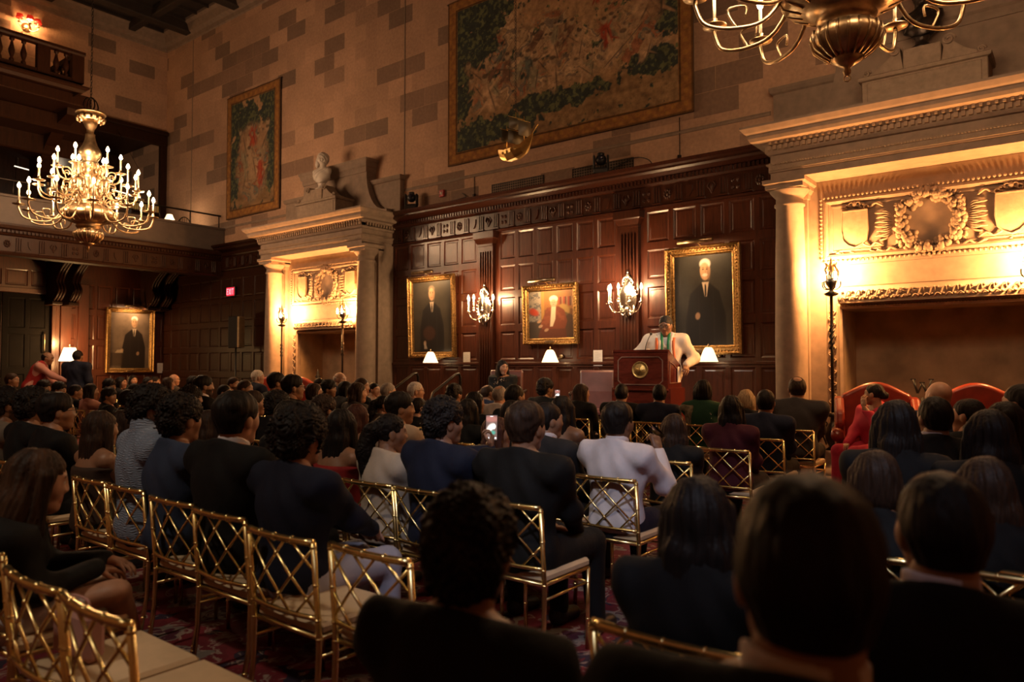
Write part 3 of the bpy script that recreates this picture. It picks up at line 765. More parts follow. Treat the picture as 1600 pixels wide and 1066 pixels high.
fireplace(FP[1], 'tall pale stone fireplace right of the stage, cropped by the right edge')

# torcheres
def torchere(x, lab, y=-.83):
    t = empty('torchere', (x, y, .06), 0, lab, 'torchere', 'wrought iron torcheres before the fireplaces')
    MB().lathe([(0, 0), (.2, 0), (.21, .03), (.17, .08), (.1, .1), (.08, .14), (.12, .26), (.11, .3), (0, .3)], 20).build('stone_foot', M['stone'], t)
    mb = MB().lathe([(0, .3), (.10, .3), (.05, .34), (.06, .36), (.09, .42), (.1, .5), (.075, .58), (.035, .64), (.03, .7), (.07, .72), (.05, .76), (0, .76)], 18)
    for a in (0, PI):
        mb.tube(catmull([(.04 * math.cos(a), 0, .72), (.11 * math.cos(a), 0, .70), (.12 * math.cos(a), 0, .66), (.07 * math.cos(a), 0, .62), (.125 * math.cos(a), 0, .5), (.08 * math.cos(a), 0, .36)], 4), .01, 6)
    mb.build('urn_base', M['iron'], t)
    mb = MB().tube([(0, 0, .74), (0, 0, 2.25)], .02, 10)
    for p in (0, PI): mb.tube([(.026 * math.cos(k * .5 + p), .026 * math.sin(k * .5 + p), 1.55 + k * .012) for k in range(26)], .009, 5)
    mb.lathe([(0, 2.2), (.07, 2.22), (.09, 2.24), (.03, 2.27), (.02, 2.3), (.06, 2.36), (.085, 2.42), (0, 2.42)], 14)
    mb.build('pole', M['iron'], t)
    mb = MB()
    for k in range(10):
        a = k * 2 * PI / 10 + (.3 if k % 2 else 0); c, s_ = math.cos(a), math.sin(a); h = .16 if k % 2 else .25
        mb.tube(catmull([(c * .03, s_ * .03, 2.38), (c * .085, s_ * .085, 2.38 + h * .4), (c * .05, s_ * .05, 2.38 + h * .8), (c * .075, s_ * .075, 2.38 + h)], 4), [.016] * 8 + [.014, .012, .01, .007, .004], 6)
    mb.lathe([(0, 2.4), (.035, 2.42), (.03, 2.55), (.012, 2.66), (.004, 2.70)], 10)
    mb.build('leaf_crown', M['brass'], t)
    for k in range(5):
        a = k * 2 * PI / 5 + .4
        b = MB().tube(catmull([(0, 0, 2.3), (.07 * math.cos(a), .07 * math.sin(a), 2.30), (.108 * math.cos(a), .108 * math.sin(a), 2.34), (.11 * math.cos(a), .11 * math.sin(a), 2.40)], 4), .008, 5).build('arm', M['iron'], t)
        MB().lathe([(0, 2.4), (.016, 2.4), (.022, 2.44), (.014, 2.49), (.002, 2.52)], 10, .11 * math.cos(a), .11 * math.sin(a)).build('bulb', M['bulbh'], b)
    point_light('torchere_light', (x, y + .13, 2.58), TORCH_W, (1, .44, .13), .09)
    return t
torchere(FP[0] - 1.04, 'slim iron torchere with glowing crown, left of the left fireplace opening')
torchere(FP[0] + 1.04, 'slim iron torchere with glowing crown, against the stone column left of the stage')
torchere(FP[1] - 1.03, 'slim iron torchere with leaf crown right of the stage, standing full height')
torchere(FP[1] + 1.03, 'torchere at the right picture edge, only its glow in view')

# andirons
def andiron(x, y, lab, kind):
    t = empty('andiron', (x, y, .06), 0, lab, 'andiron')
    mb = MB().tube([(-.14, 0, 0), (-.1, 0, .1), (0, 0, .14), (.1, 0, .1), (.14, 0, 0)], .018, 6).tube([(0, 0, .14), (0, 0, .95)], .018, 8).tube([(0, 0, .12), (0, .24, .12), (0, .25, 0)], .015, 6)
    mb.build('stand', M['black'], t)
    mb = MB()
    if kind == 'cone':
        mb.lathe([(0, .86), (.09, .9), (.1, .93), (.05, .98), (.085, 1.02), (.04, 1.07), (.065, 1.1), (.03, 1.15), (.035, 1.17), (.012, 1.23), (.002, 1.27)], 12)
    else:
        W = [(-.10, 1.17), (-.05, 1.0), (0, 1.13), (.05, 1.0), (.10, 1.17)]
        mb.tube([(a, 0, b) for a, b in W[:2]], .016, 6).tube([(a, 0, b) for a, b in W[1:3]], .011, 6).tube([(a, 0, b) for a, b in W[2:4]], .016, 6).tube([(a, 0, b) for a, b in W[3:]], .011, 6)
        for a in (-.10, 0, .10): mb.box(a - .03, a + .03, -.008, .008, 1.165 if a else 1.125, 1.18 if a else 1.14)
    mb.build('finial', M['black'], t)
andiron(-13.42, -.3, 'black andiron with tiered pointed finial in the left fireplace', 'cone')
andiron(-1.62, -.15, 'black andiron with W-shaped finial behind the red wing chair', 'W')

# ------------------------------------------------------------------ tapestries
def tapestry(name, x0, z0, w, h, nx, ny, seed, lab, fn, y=-.07):
    t = empty(name, (x0, y, z0), 0, lab, 'tapestry')
    canvas('woven_cloth', w, h, nx, ny, fn, paint_mat('woven_wool', .95, .5), t, 0, lambda u, v: .012 * np.sin(u * 9) * (1 - v) + .006 * np.sin(u * 23 + 2), .03)
    MB().tube([(-.03, .025, h - .01), (w + .03, .025, h - .01)], .018, 8).build('hanging_rod', M['iron'], t)
    return t
def border(c, u, v, w, h, b, seed):
    du = np.minimum(u, 1 - u) * w; dv = np.minimum(v, 1 - v) * h; d = np.minimum(du, dv)
    n = fbm(u * w * 16 + seed, v * h * 16, 3)
    bc = np.array([.27, .115, .03]) * (.55 + .9 * n[..., None])
    pat = (np.sin(u * w * 30) * np.sin(v * h * 30) > .35)[..., None] * np.array([.06, .035, .0])
    bc = bc + pat * sst(.04, .06, d)[..., None]
    bc = bc * (1 - .75 * (sst(b * .82, b * .9, d) * (1 - sst(b * .97, b * 1.03, d)))[..., None])
    bc = bc * (1 - .6 * (1 - sst(.02, .045, d))[..., None])
    a = sst(b, b * 1.04, d)[..., None]
    return bc * (1 - a) + c * a
def foliage(c, u, v, cx, cy, rx, ry, seed, W, H, dark=(.028, .036, .03), light=(.10, .11, .05)):
    e = ell(u, v, cx, cy, rx, ry, 0, .6); n = fbm(u * W * 5 + seed, v * H * 5, 4)
    a = sst(.44, .50, e * .55 + n * .9 - .25); m = fbm(u * W * 17 + seed, v * H * 17 + 5, 3)
    lf = sst(.52, .62, m)
    col = np.array(dark) * (1 - lf[..., None]) + np.array(light) * lf[..., None]
    return c * (1 - a[..., None]) + col * a[..., None]
def ground_sky(u, v, W, H, seed):
    n = fbm(u * W * 2 + seed, v * H * 3, 4)
    sky = np.array([.38, .22, .11]) * (.75 + .5 * n[..., None]); gr = np.array([.24, .14, .065]) * (.5 + 1.0 * fbm(u * W * 3, v * H * 9, 4)[..., None])
    g = sst(.45, .30, v + .1 * n)[..., None]
    g = (1 - sst(.22, .42, v + .1 * (n - .5)))[..., None]
    return sky * (1 - g) + gr * g
def crowd(c, u, v, spots, W, H, seed, r):
    rr = random.Random(seed)
    for (cx, cy, s, tone) in spots:
        base = np.array([(.40, .25, .14), (.30, .17, .09), (.34, .05, .02), (.09, .10, .08), (.25, .2, .12), (.14, .07, .04)][tone])
        rot = rr.uniform(-.7, .7)
        n = fbm(u * W * 10 + rr.random() * 50, v * H * 10, 3)
        a = ell(u, v, cx, cy, s * .5 / W, s * 1.15 / H, rot, .35) * sst(.25, .45, n)
        c = c * (1 - a[..., None]) + base * (.5 + n[..., None]) * a[..., None]
        hx = cx - math.sin(rot) * s * 1.3 / W; hy = cy + math.cos(rot) * s * 1.3 / H
        c = mixc(c, (.36, .24, .14), ell(u, v, hx, hy, s * .27 / W, s * .33 / H, 0, .3) * .9)
        c = mixc(c, (.06, .035, .02), ell(u, v, hx, hy + s * .22 / H, s * .25 / W, s * .16 / H, 0, .3) * .8)
        for k in range(3):
            b = rr.uniform(-1.4, 1.4) - (PI if k else 0); q = s * rr.uniform(.6, .9)
            a = ell(u, v, cx + math.sin(b) * q * .8 / W, cy + math.cos(b) * q / H, s * .12 / W, s * .6 / H, -b, .4)
            c = mixc(c, tuple(base * rr.uniform(.7, 1.2)), a * .8)
        a = ell(u, v, cx + .3 * s / W, cy - .2 * s / H, s * .07 / W, s * .9 / H, rot, .4); c = mixc(c, (.05, .035, .025), a * .7)
    return c
def tapA(u, v):
    W, H = 2.35, 3.1
    c = ground_sky(u, v, W, H, 3)
    for q in ((.2, .8, .22, .2, 3), (.45, .72, .2, .16, 9), (.8, .85, .17, .2, 14), (.85, .55, .16, .22, 21), (.25, .55, .2, .15, 30), (.15, .3, .12, .2, 37), (.82, .3, .12, .16, 44)): c = foliage(c, u, v, *q, W, H)
    n_ = fbm(u * 7, v * 9, 4); c = drapery(c, u, v, W, H, 7, .8 * sst(.3, .7, ell(u, v, .5, .42, .3, .3, 0, .5) + .4 * (n_ - .5)))
    rr = random.Random(4)
    return border(crowd(c, u, v, [(rr.uniform(.3, .75), rr.uniform(.28, .62), rr.uniform(.16, .3), rr.choice((0, 0, 1, 1, 4, 2))) for _ in range(16)], W, H, 5, .2), u, v, W, H, .22, 2)
def drapery(c, u, v, W, H, seed, mask):
    x, y = u * W, v * H
    wx = fbm(x * 2.6 + seed, y * 2.6, 3) * 1.6; wy = fbm(x * 2.6, y * 2.6 + seed, 3) * 1.6
    f = fbm(x * 3.4 + wx * 2, y * 3.0 + wy * 2, 4)
    hue = fbm(x * 2.0 + 40 + wx, y * 2.2 + 9 + wy, 3)
    pal = [(.42, .27, .15), (.30, .18, .10), (.46, .31, .18), (.17, .13, .10), (.36, .22, .11), (.31, .11, .055), (.15, .15, .12), (.34, .22, .13)]
    k = np.clip(((hue - .25) / .5 * 8).astype(int), 0, 7)
    col = np.array(pal)[k] * (.55 + .9 * f[..., None])
    ln = np.abs(np.sin(f * 42)); col = col * (.45 + .55 * sst(.08, .35, ln))[..., None]
    return c * (1 - mask[..., None]) + col * mask[..., None]
def tapB(u, v):
    W, H = 5.1, 3.4
    c = ground_sky(u, v, W, H, 8)
    n = fbm(u * W * 3 + 5, v * H * 3, 4)
    m = sst(.0, .08, v - .27 - .1 * (n - .5)) * (1 - sst(.0, .10, v - .66 - .3 * (n - .5) - .12 * np.sin(u * 7))) * sst(.10, .16, u) * (1 - sst(.9, .94, u))
    c = drapery(c, u, v, W, H, 3, m * .85)
    for q in ((.1, .75, .13, .26, 3), (.2, .87, .11, .15, 9), (.07, .45, .07, .2, 14), (.93, .6, .06, .22, 21), (.96, .85, .05, .14, 30), (.13, .14, .12, .10, 37), (.5, .24, .2, .06, 44), (.88, .3, .12, .07, 51), (.3, .16, .14, .08, 58), (.75, .92, .1, .04, 60)): c = foliage(c, u, v, *q, W, H)
    rr = random.Random(12)
    sp = [(rr.uniform(.14, .88), rr.uniform(.34, .60), rr.uniform(.13, .24), rr.choice((0, 0, 1, 1, 4, 5, 3))) for _ in range(26)]
    sp += [(.70, .50, .2, 2), (.49, .36, .24, 0), (.72, .40, .26, 0), (.84, .62, .34, 0), (.88, .6, .3, 1), (.2, .36, .28, 0), (.66, .72, .12, 2)]
    c = crowd(c, u, v, sp, W, H, 5, .2)
    n = fbm(u * W * 14, v * H * 14, 4); c = c * (.55 + 1.15 * n[..., None])
    return border(c, u, v, W, H, .24, 6)
tapestry('tapestry', -17.62, 5.2, 2.33, 3.2, 130, 180, 1, 'tall narrow woven tapestry of figures under trees, on the wall left of the marble bust', tapA)
tapestry('tapestry', -9.74, 5.28, 5.1, 3.22, 420, 270, 2, 'very large woven tapestry crowded with figures, high above the stage', tapB)

# ------------------------------------------------------------------ portraits
def suitman(u, v, hair, bgc, hands=(), head=(.5, .78), s=1.0, suit=(.012, .010, .009), face=(.46, .27, .15), lean=0.0, full=True, beard=None, asp=1.35):
    n = fbm(u * 5, v * 5 * asp, 4)
    c = np.array(bgc) * (.6 + .8 * n[..., None]) * (.75 + .45 * ell(u, v, head[0], head[1] - .1, .6, .6, 0, .9))[..., None]
    hx, hy = head
    body = [(hx - .05 * s, hy - .085 * s), (hx - .16 * s, hy - .15 * s), (hx - .21 * s, hy - .33 * s), (hx - .22 * s + lean, hy - .55 * s), (hx - .17 * s, hy - 1.1 * s), (hx + .17 * s, hy - 1.1 * s), (hx + .2 * s, hy - .55 * s), (hx + .2 * s, hy - .3 * s), (hx + .14 * s, hy - .14 * s), (hx + .05 * s, hy - .085 * s)]
    c = mixc(c, suit, poly(u, v, body) * .96)
    for d in (-.07, .08): c = mixc(c, tuple(x * 2.2 for x in suit), ell(u, v, hx + d * s, hy - .35 * s, .006 * s, .2 * s, 0, .5) * .6)
    c = mixc(c, (.55, .42, .30), poly(u, v, [(hx - .035 * s, hy - .075 * s), (hx + .035 * s, hy - .075 * s), (hx + .012 * s, hy - .17 * s), (hx - .008 * s, hy - .17 * s)], .006))
    c = mixc(c, (.02, .015, .012), ell(u, v, hx, hy - .13 * s, .01 * s, .045 * s))
    c = mixc(c, face, ell(u, v, hx, hy, .052 * s, .062 * s, 0, .12))
    c = mixc(c, tuple(x * .55 for x in face), ell(u, v, hx + .035 * s, hy - .01 * s, .018 * s, .05 * s, 0, .5) * .7)
    for d in (-.021, .019):
        c = mixc(c, (.05, .03, .02), ell(u, v, hx + d * s, hy + .01 * s, .010 * s, .005 * s, 0, .3) * .9)
        c = mixc(c, (.12, .06, .03), ell(u, v, hx + d * s, hy + .021 * s, .014 * s, .003 * s, 0, .3) * .7)
    c = mixc(c, tuple(x * .7 for x in face), ell(u, v, hx + .004 * s, hy - .008 * s, .005 * s, .018 * s, 0, .4) * .7)
    c = mixc(c, (.25, .08, .05), ell(u, v, hx, hy - .034 * s, .014 * s, .004 * s, 0, .3) * .8)
    c = mixc(c, hair, np.clip(ell(u, v, hx, hy + .045 * s, .055 * s, .034 * s, 0, .2) - ell(u, v, hx - .005 * s, hy + .01 * s, .045 * s, .045 * s, 0, .2), 0, 1))
    if beard: c = mixc(c, beard, ell(u, v, hx - .003 * s, hy - .028 * s, .026 * s, .011 * s, 0, .4))
    for (x, y_) in hands: c = mixc(c, tuple(q * .8 for q in face), ell(u, v, x, y_, .025 * s, .022 * s, .5, .3))
    return c
def port1(u, v):
    c = suitman(u, v, (.16, .12, .08), (.045, .036, .024), [(.3, .13)], (.50, .82), 1.5)
    c = mixc(c, (.09, .035, .02), ell(u, v, .42, .27, .16, .10, 0, .2) * .55)
    c = mixc(c, (.5, .4, .32), poly(u, v, [(.28, .05), (.36, .05), (.31, .15), (.28, .15)]) * .8)
    return c
def port3(u, v):
    c = suitman(u, v, (.55, .5, .42), (.030, .027, .022), [(.40, .33)], (.54, .82), 1.65, (.010, .009, .009), beard=(.6, .55, .46))
    return c
def port0(u, v):
    c = suitman(u, v, (.6, .55, .48), (.16, .11, .075), [(.70, .27), (.30, .32)], (.60, .82), 1.45, (.02, .014, .012))
    c = mixc(c, (.05, .03, .02), poly(u, v, [(.02, .05), (.3, .05), (.34, .28), (.02, .28)]) * .8)
    c = mixc(c, (.45, .33, .22), poly(u, v, [(.13, .28), (.33, .28), (.30, .34), (.18, .33)]) * .8)
    return c
def port2(u, v):
    n = fbm(u * 9, v * 10, 4)
    c = np.array([.17, .07, .025]) * (.7 + .7 * n[..., None])
    c = mixc(c, (.36, .16, .05), poly(u, v, [(.3, .6), (1, .6), (1, 1), (.3, 1)]) * .7)
    c = mixc(c, (.30, .25, .19), poly(u, v, [(0, .35), (.29, .35), (.29, 1), (0, 1)])); c = mixc(c, (.12, .11, .10), poly(u, v, [(0, .35), (.29, .35), (.29, 1), (0, 1)]) * sst(.5, .6, fbm(u * 20, v * 22, 3)))
    c = mixc(c, (.42, .05, .02), ell(u, v, .12, .56, .12, .07, -.4, .4)); c = mixc(c, (.05, .045, .035), poly(u, v, [(0, 0), (.3, 0), (.3, .36), (0, .36)]) * .85)
    c = mixc(c, (.38, .20, .05), poly(u, v, [(.29, .4), (.36, .4), (.36, 1), (.29, 1)]))
    for k in range(9): x = .68 + k * .034; c = mixc(c, [(.3, .05, .03), (.1, .04, .03), (.28, .15, .08)][k % 3], poly(u, v, [(x, .66), (x + .028, .66), (x + .028, .85), (x, .85)], .004))
    c = mixc(c, (.38, .23, .07), ell(u, v, .78, .58, .14, .12, -.3, .2)); c = mixc(c, (.05, .035, .025), poly(u, v, [(.7, 0), (1, 0), (1, .45), (.8, .55), (.72, .4)]) * .7)
    c = mixc(c, (.20, .055, .025), poly(u, v, [(.42, .64), (.36, .5), (.27, .3), (.3, .17), (.8, .17), (.86, .35), (.8, .58), (.68, .66)])); c = mixc(c, (.30, .09, .04), sst(.5, .62, n) * poly(u, v, [(.42, .64), (.27, .3), (.8, .2), (.8, .58)]) * .6)
    c = mixc(c, (.13, .04, .02), poly(u, v, [(.2, 0), (.26, .2), (.82, .2), (.85, 0)]))
    c = mixc(c, (.70, .56, .36), poly(u, v, [(.52, .66), (.62, .66), (.6, .4), (.54, .25), (.48, .25)]))
    for (x, y_) in ((.27, .26), (.4, .18), (.24, .36)): c = mixc(c, (.48, .28, .16), ell(u, v, x, y_, .05, .03, .4, .3))
    c = mixc(c, (.56, .34, .20), ell(u, v, .57, .74, .078, .088, 0, .12)); c = mixc(c, (.75, .66, .48), np.clip(ell(u, v, .57, .815, .092, .07, 0, .2) - ell(u, v, .57, .735, .066, .072, 0, .2), 0, 1))
    for d in (-.022, .022): c = mixc(c, (.08, .04, .03), ell(u, v, .565 + d, .745, .011, .006, 0, .3))
    c = mixc(c, (.45, .1, .08), ell(u, v, .565, .70, .018, .005, 0, .3)); c = mixc(c, (.4, .22, .13), ell(u, v, .568, .72, .006, .02, 0, .4) * .8)
    return c
def portrait(x0, x1, z0, z1, fn, lab, fw_=.12, parent_rz=0.0, loc=None, tilt=.035, light=True, pw=14):
    w, h = x1 - x0, z1 - z0
    t = empty('framed_portrait', loc or (x0, -.14, z0), parent_rz, lab, 'painting')
    q = bpy.data.objects.new('x', None)
    bpy.data.objects.remove(q)
    t.rotation_euler = (tilt, 0, parent_rz)
    f = fw_
    mb = MB().sweep([(f, f), (f, h - f), (w - f, h - f), (w - f, f)][::-1], [(0, 0), (0, .02), (.02, .035), (.03, .03), (.045, .055), (f * .65, .06), (f * .8, .085), (f, .07), (f, 0)], True, XZ)
    k = 0
    while k < w - .04: mb.ball((k + .02, -.062, f * .4), (.014, .02, .016), 5, 4); mb.ball((k + .02, -.062, h - f * .4), (.014, .02, .016), 5, 4); k += .05
    k = 0
    while k < h - .04: mb.ball((f * .4, -.062, k + .02), (.016, .02, .014), 5, 4); mb.ball((w - f * .4, -.062, k + .02), (.016, .02, .014), 5, 4); k += .05
    mb.build('frame', M['frame'], t)
    MB().box(.01, w - .01, -.001, .02, .01, h - .01).build('backing_board', M['oakd'], t)
    cv = canvas('canvas', w - 2 * f + .02, h - 2 * f + .02, 110, 150, fn, paint_mat('varnished_oil_paint', .38, .08, .25), t, 0, None, .006)
    cv.location = (f - .01, -.012, f - .01)
    MB().box(w / 2 - .09, w / 2 + .09, -.082, -.06, f * .28, f * .28 + .035, .003).build('name_plate', M['brass'], t)
    if light:
        g = MB().tube([(w / 2 - .27, -.26, h + .05), (w / 2 + .27, -.26, h + .05)], .032, 12)
        g.tube([(w / 2, -.26, h + .05), (w / 2, -.12, h + .02), (w / 2, -.01, h - .03)], .01, 6)
        g.build('picture_light', M['brass'], t)
        l = area_light('picture_lamp', (0, 0, 0), (0, .1, -1), pw, .5, .03, (1, .60, .28)); l.parent = t; l.location = (w / 2, -.26, h + .015)
        l.rotation_euler = (Vector((0, .30, -1))).to_track_quat('-Z', 'Y').to_euler(); 
    return t
portrait(-10.66, -9.42, 1.56, 3.16, port1, 'large gilt-framed portrait of a dark-suited man standing, left part of stage wall', .115, pw=9)
portrait(-7.80, -6.66, 1.77, 2.80, port2, 'smaller gilt-framed bright portrait of seated grey-haired woman in russet jacket, stage centre', .11, pw=7)
portrait(-5.05, -3.88, 1.57, 3.18, port3, 'large gilt-framed dark portrait of a white-moustached man, behind the speaker', .135, pw=7)
portrait(-1.66, -.36, 1.21, 2.99, port0, 'gilt-framed portrait of a standing man with papers, alone on the far left wall', .13, PI / 2, (RX0 + .16, -1.66, 1.21), .02, pw=9)

# ------------------------------------------------------------------ sconces and swing lamps on the stage wall
def sconce(x, lab):
    t = empty('wall_sconce', (x, -.19, 2.5), 0, lab, 'sconce')
    pts = []
    for k in range(28):
        a = 2 * PI * k / 28; r = .155 * (1 - .25 * math.sin(a)); z = .27 * math.sin(a)
        pts.append((r * math.cos(a) * (1 - .35 * max(0, math.sin(a))), z + .02))
    mb = MB().prism(pts, 0, .02, XZ)
    mb.build('mirror_backplate', mat('old_mirror', (.8, .76, .7), .12, 1.0, var=.05), t)
    mb = MB().sweep([(a, b) for a, b in pts][::-1], [(0, 0), (0, .035), (.012, .04), (.022, .03), (.022, 0)], True, XZ)
    for k in range(24):
        a, b = pts[k]; mb.ball((a * 1.1, -.03, (b - .02) * 1.06 + .02), (.016, .014, .018), 6, 4)
    mb.ball((0, -.03, .33), (.035, .02, .05), 8, 6); mb.ball((0, -.03, .39), (.02, .015, .03), 8, 6)
    for sx in (-1, 1):
        mb.tube(catmull([(sx * .10, -.02, .2), (sx * .07, -.04, .28), (sx * .03, -.03, .32)], 4), .014, 6)
        mb.tube(catmull([(sx * .10, -.02, -.14), (sx * .12, -.05, -.24), (sx * .07, -.05, -.3), (sx * .03, -.03, -.24)], 4), .014, 6)
    mb.lathe([(0, -.36), (.02, -.35), (.035, -.3), (.06, -.24), (.05, -.18), (.02, -.15), (0, -.15)], 12, 0, -.03)
    mb.build('silver_rim', M['silver'], t)
    for i, (ax, ay) in enumerate(((-.29, -.12), (-.17, -.27), (.0, -.32), (.17, -.27), (.29, -.12))):
        b = MB().tube(catmull([(0, -.04, -.17), (ax * .3, ay * .5, -.25), (ax * .75, ay * .85, -.24), (ax, ay, -.12)], 5), .009, 6)
        b.lathe([(0, -.12), (.04, -.115), (.045, -.105), (.015, -.10), (.02, -.06), (.022, -.05), (0, -.05)], 12, ax, ay)
        b = b.build('arm', M['silver'], t)
        MB().lathe([(0, -.05), (.011, -.05), (.011, .09), (0, .09)], 8, ax, ay).build('candle', M['wax'], b)
        MB().lathe([(0, .09), (.014, .1), (.020, .125), (.014, .16), (.002, .19)], 10, ax, ay).build('bulb', M['bulbh'], b)
    point_light('sconce_light', (x - .12, -.55, 2.64), SCONCE_W, (1, .62, .30), .07)
    point_light('sconce_light', (x + .14, -.5, 2.64), SCONCE_W, (1, .62, .30), .07)
sconce(PIL[0], 'silver candle sconce on the left fluted pilaster, beside the bright centre portrait')
sconce(PIL[1], 'silver candle sconce on the right fluted pilaster, left of the speaker')
def swing_lamp(x, lab, z=1.56):
    t = empty('swing_arm_lamp', (x, -.10, z), 0, lab, 'lamp', 'shaded lamps along the stage wall')
    MB().lathe([(0, 0), (.04, 0), (.045, .01), (.03, .02), (0, .022)], 14).build('wall_plate', M['brass'], t).rotation_euler = (PI / 2, 0, 0)
    MB().tube(catmull([(0, -.01, 0), (.06, -.10, -.03), (-.06, -.2, -.02), (-.04, -.27, .04), (-.05, -.27, .10)], 6), .009, 6).build('arm', M['brass'], t)
    s_ = MB().lathe([(.145, -.10), (.148, -.10), (.075, .075), (.05, .105), (.045, .11)], 8, -.05, -.27).build('lamp_shade', M['shade'], t)
    MB().lathe([(.012, .10), (.02, .115), (.012, .13), (.016, .15), (.0, .165)], 8, -.05, -.27).build('finial', M['brass'], t)
    MB().ball((-.05, -.27, -.01), .028, 10, 8).build('bulb', M['bulb'], t)
    point_light('swing_lamp_light', (x - .05, -.37, z - .06), LAMP_W, (1, .60, .26), .05)
swing_lamp(-9.84, 'pleated cream lamp below the left standing portrait')
swing_lamp(-7.05, 'tilted cream lamp below the bright centre portrait')
swing_lamp(-4.26, 'cream lamp below the dark portrait, right of the speaker')
def notice(x, z0, z1, lab, w=.17, **k):
    t = empty('notice', (x, -.105, z0), 0, lab, 'paper')
    MB().box(-w / 2, w / 2, -.006, 0, 0, z1 - z0, .001).build('sheet', M['paper'], t)
    mb = MB(); h = z1 - z0
    for i in range(7): q = h - .04 - i * h * .11; mb.box(-w * .36, w * (.36 if i % 3 else .1), -.0075, -.006, q, q + .004)
    mb.build('faint_text_lines', mat('grey_print', (.45, .42, .4), .8), t)
    return t
notice(-9.2, 1.40, 1.66, 'white printed notice left of the seated woman on stage')
notice(-6.33, 1.40, 1.66, 'white printed notice left of the lectern')
t = notice(0, 0, .28, 'pale notice on the far left wall by the gilt portrait', .2); t.location = (RX0 + .13, -.12, 1.20); t.rotation_euler = (0, 0, PI / 2)
MB().tube([(0, -.01, .30), (.01, -.01, .26)], .004, 5).build('pin', M['brass'], t)

# moving-head stage lights on the cornice
def moving_head(x, lab, yaw=.5):
    t = empty('moving_head_light', (x, -.2, 4.52), yaw, lab, 'stage light')
    MB().box(-.12, .12, -.1, .1, 0, .09, .012).build('base', M['black'], t)
    mb = MB().box(-.13, -.095, -.06, .06, .09, .32, .012).box(.095, .13, -.06, .06, .09, .32, .012).box(-.12, .12, -.05, .05, .085, .12, .01)
    mb.build('yoke', M['black'], t)
    mb = MB().ball((0, 0, .25), (.09, .085, .095), 16, 12).lathe([(0, 0), (.055, 0), (.06, .04), (.05, .05), (0, .05)], 14, 0, 0, .31)
    h = mb.build('head', M['black'], t)
    MB().ball((0, -.07, .27), (.045, .03, .045), 14, 8).build('lens', mat('dark_lens', (.02, .02, .04), .05, var=0), h)
moving_head(-10.6, 'black moving-head stage light at the left end of the panelling cornice')
moving_head(-6.2, 'black moving-head stage light on the cornice below the large tapestry')
def vent(x0, x1, z0, z1, lab):
    t = empty('vent_grille', (x0, -.001, z0), 0, lab, 'vent')
    w, h = x1 - x0, z1 - z0
    MB().sweep([(0, 0), (0, h), (w, h), (w, 0)][::-1], [(0, 0), (0, .012), (.015, .012), (.015, 0)], True, XZ).build('frame', M['bronze'], t)
    mb = MB(); n = int(w / .05)
    for i in range(n): x = (i + .5) * w / n; mb.box(x - .006, x + .006, -.01, -.004, 0, h)
    for i in range(4): z = (i + .5) * h / 4; mb.box(0, w, -.009, -.003, z - .006, z + .006)
    mb.build('grid', mat('light_bronze_grille', (.16, .11, .075), .5, .3), t); MB().box(0, w, -.003, -.0005, 0, h).build('backing', mat('dark_duct', (.025, .018, .013), .9), t)
vent(-8.66, -7.5, 4.58, 4.76, 'bronze grille above the cornice between fire alarm and stage light')
vent(-6.87, -5.72, 4.58, 4.76, 'bronze grille behind the centre stage light')
t = empty('fire_alarm', (-9.93, -.002, 4.72), 0, 'small red fire alarm strobe low on the stone wall', 'alarm')
MB().box(-.06, .06, -.05, 0, 0, .14, .01).build('housing', mat('red_alarm_plastic', (.35, .01, .01), .4), t)
MB().ball((0, -.05, .07), (.025, .02, .03), 8, 6).build('strobe', M['paper'], t)
o = MB().tube(catmull([(-9.4, -.02, 4.72), (-9.3, -.02, 4.64), (-9.35, -.1, 4.6), (-9.9, -.12, 4.57), (-10.3, -.2, 4.56)], 6), .008, 5).build('cable', M['black']); tag(o, 'loose black cable on the cornice near the fire alarm', 'cable')
o = MB().tube(catmull([(-6.05, -.2, 4.56), (-5.75, -.12, 4.7), (-5.6, -.05, 4.74), (-5.4, -.1, 4.66), (-5.3, -.15, 4.56)], 6), .008, 5).build('cable', M['black']); tag(o, 'looped black cable right of the centre stage light', 'cable')
for i, x in enumerate((-9.1, -4.9)):
    o = MB().tube([(x, -.012, 4.52), (x, -.012, 5.25 if i else 5.0)], .007, 5).box(x - .025, x + .025, -.05, -.001, 4.52, 4.66, .005).build('wire', M['iron'])
    tag(o, ['thin wire with bracket beside the fire alarm', 'thin wire dropping from the large tapestry to the cornice'][i], 'wire')

# exit sign and wall speaker left of the left fireplace
t = empty('exit_sign', (-17.22, -.10, 3.18), 0, 'red illuminated EXIT sign on dark panelling', 'sign')
MB().box(-.19, .19, -.05, 0, 0, .24, .008).build('case', M['black'], t)
MB().box(-.175, .175, -.053, -.05, .015, .225).build('face', mat('exit_face', (.25, .01, .02), .4, emit=(1, .02, .05), es=.9), t)
mb = MB(); S_ = .022; L = .15; z0 = .045
def bar(a, b, w=.011): 
    d = Vector((b[0] - a[0], 0, b[1] - a[1])).normalized(); n = Vector((-d.z, 0, d.x)) * w
    A = Vector((a[0], 0, a[1])); B = Vector((b[0], 0, b[1]))
    mb.add([(*(A + n)[:1], -.055, (A + n).z), (*(A - n)[:1], -.055, (A - n).z), (*(B - n)[:1], -.055, (B - n).z), (*(B + n)[:1], -.055, (B + n).z)], [(0, 1, 2, 3)])
x = -.15; bar((x, z0), (x, z0 + L)); [bar((x, z0 + q), (x + .06, z0 + q)) for q in (.01, L / 2, L - .01)]
x = -.065; bar((x, z0), (x + .065, z0 + L)); bar((x + .065, z0), (x, z0 + L))
x = .035; bar((x, z0), (x, z0 + L))
x = .11; bar((x, z0), (x, z0 + L)); bar((x - .04, z0 + L - .01), (x + .04, z0 + L - .01))
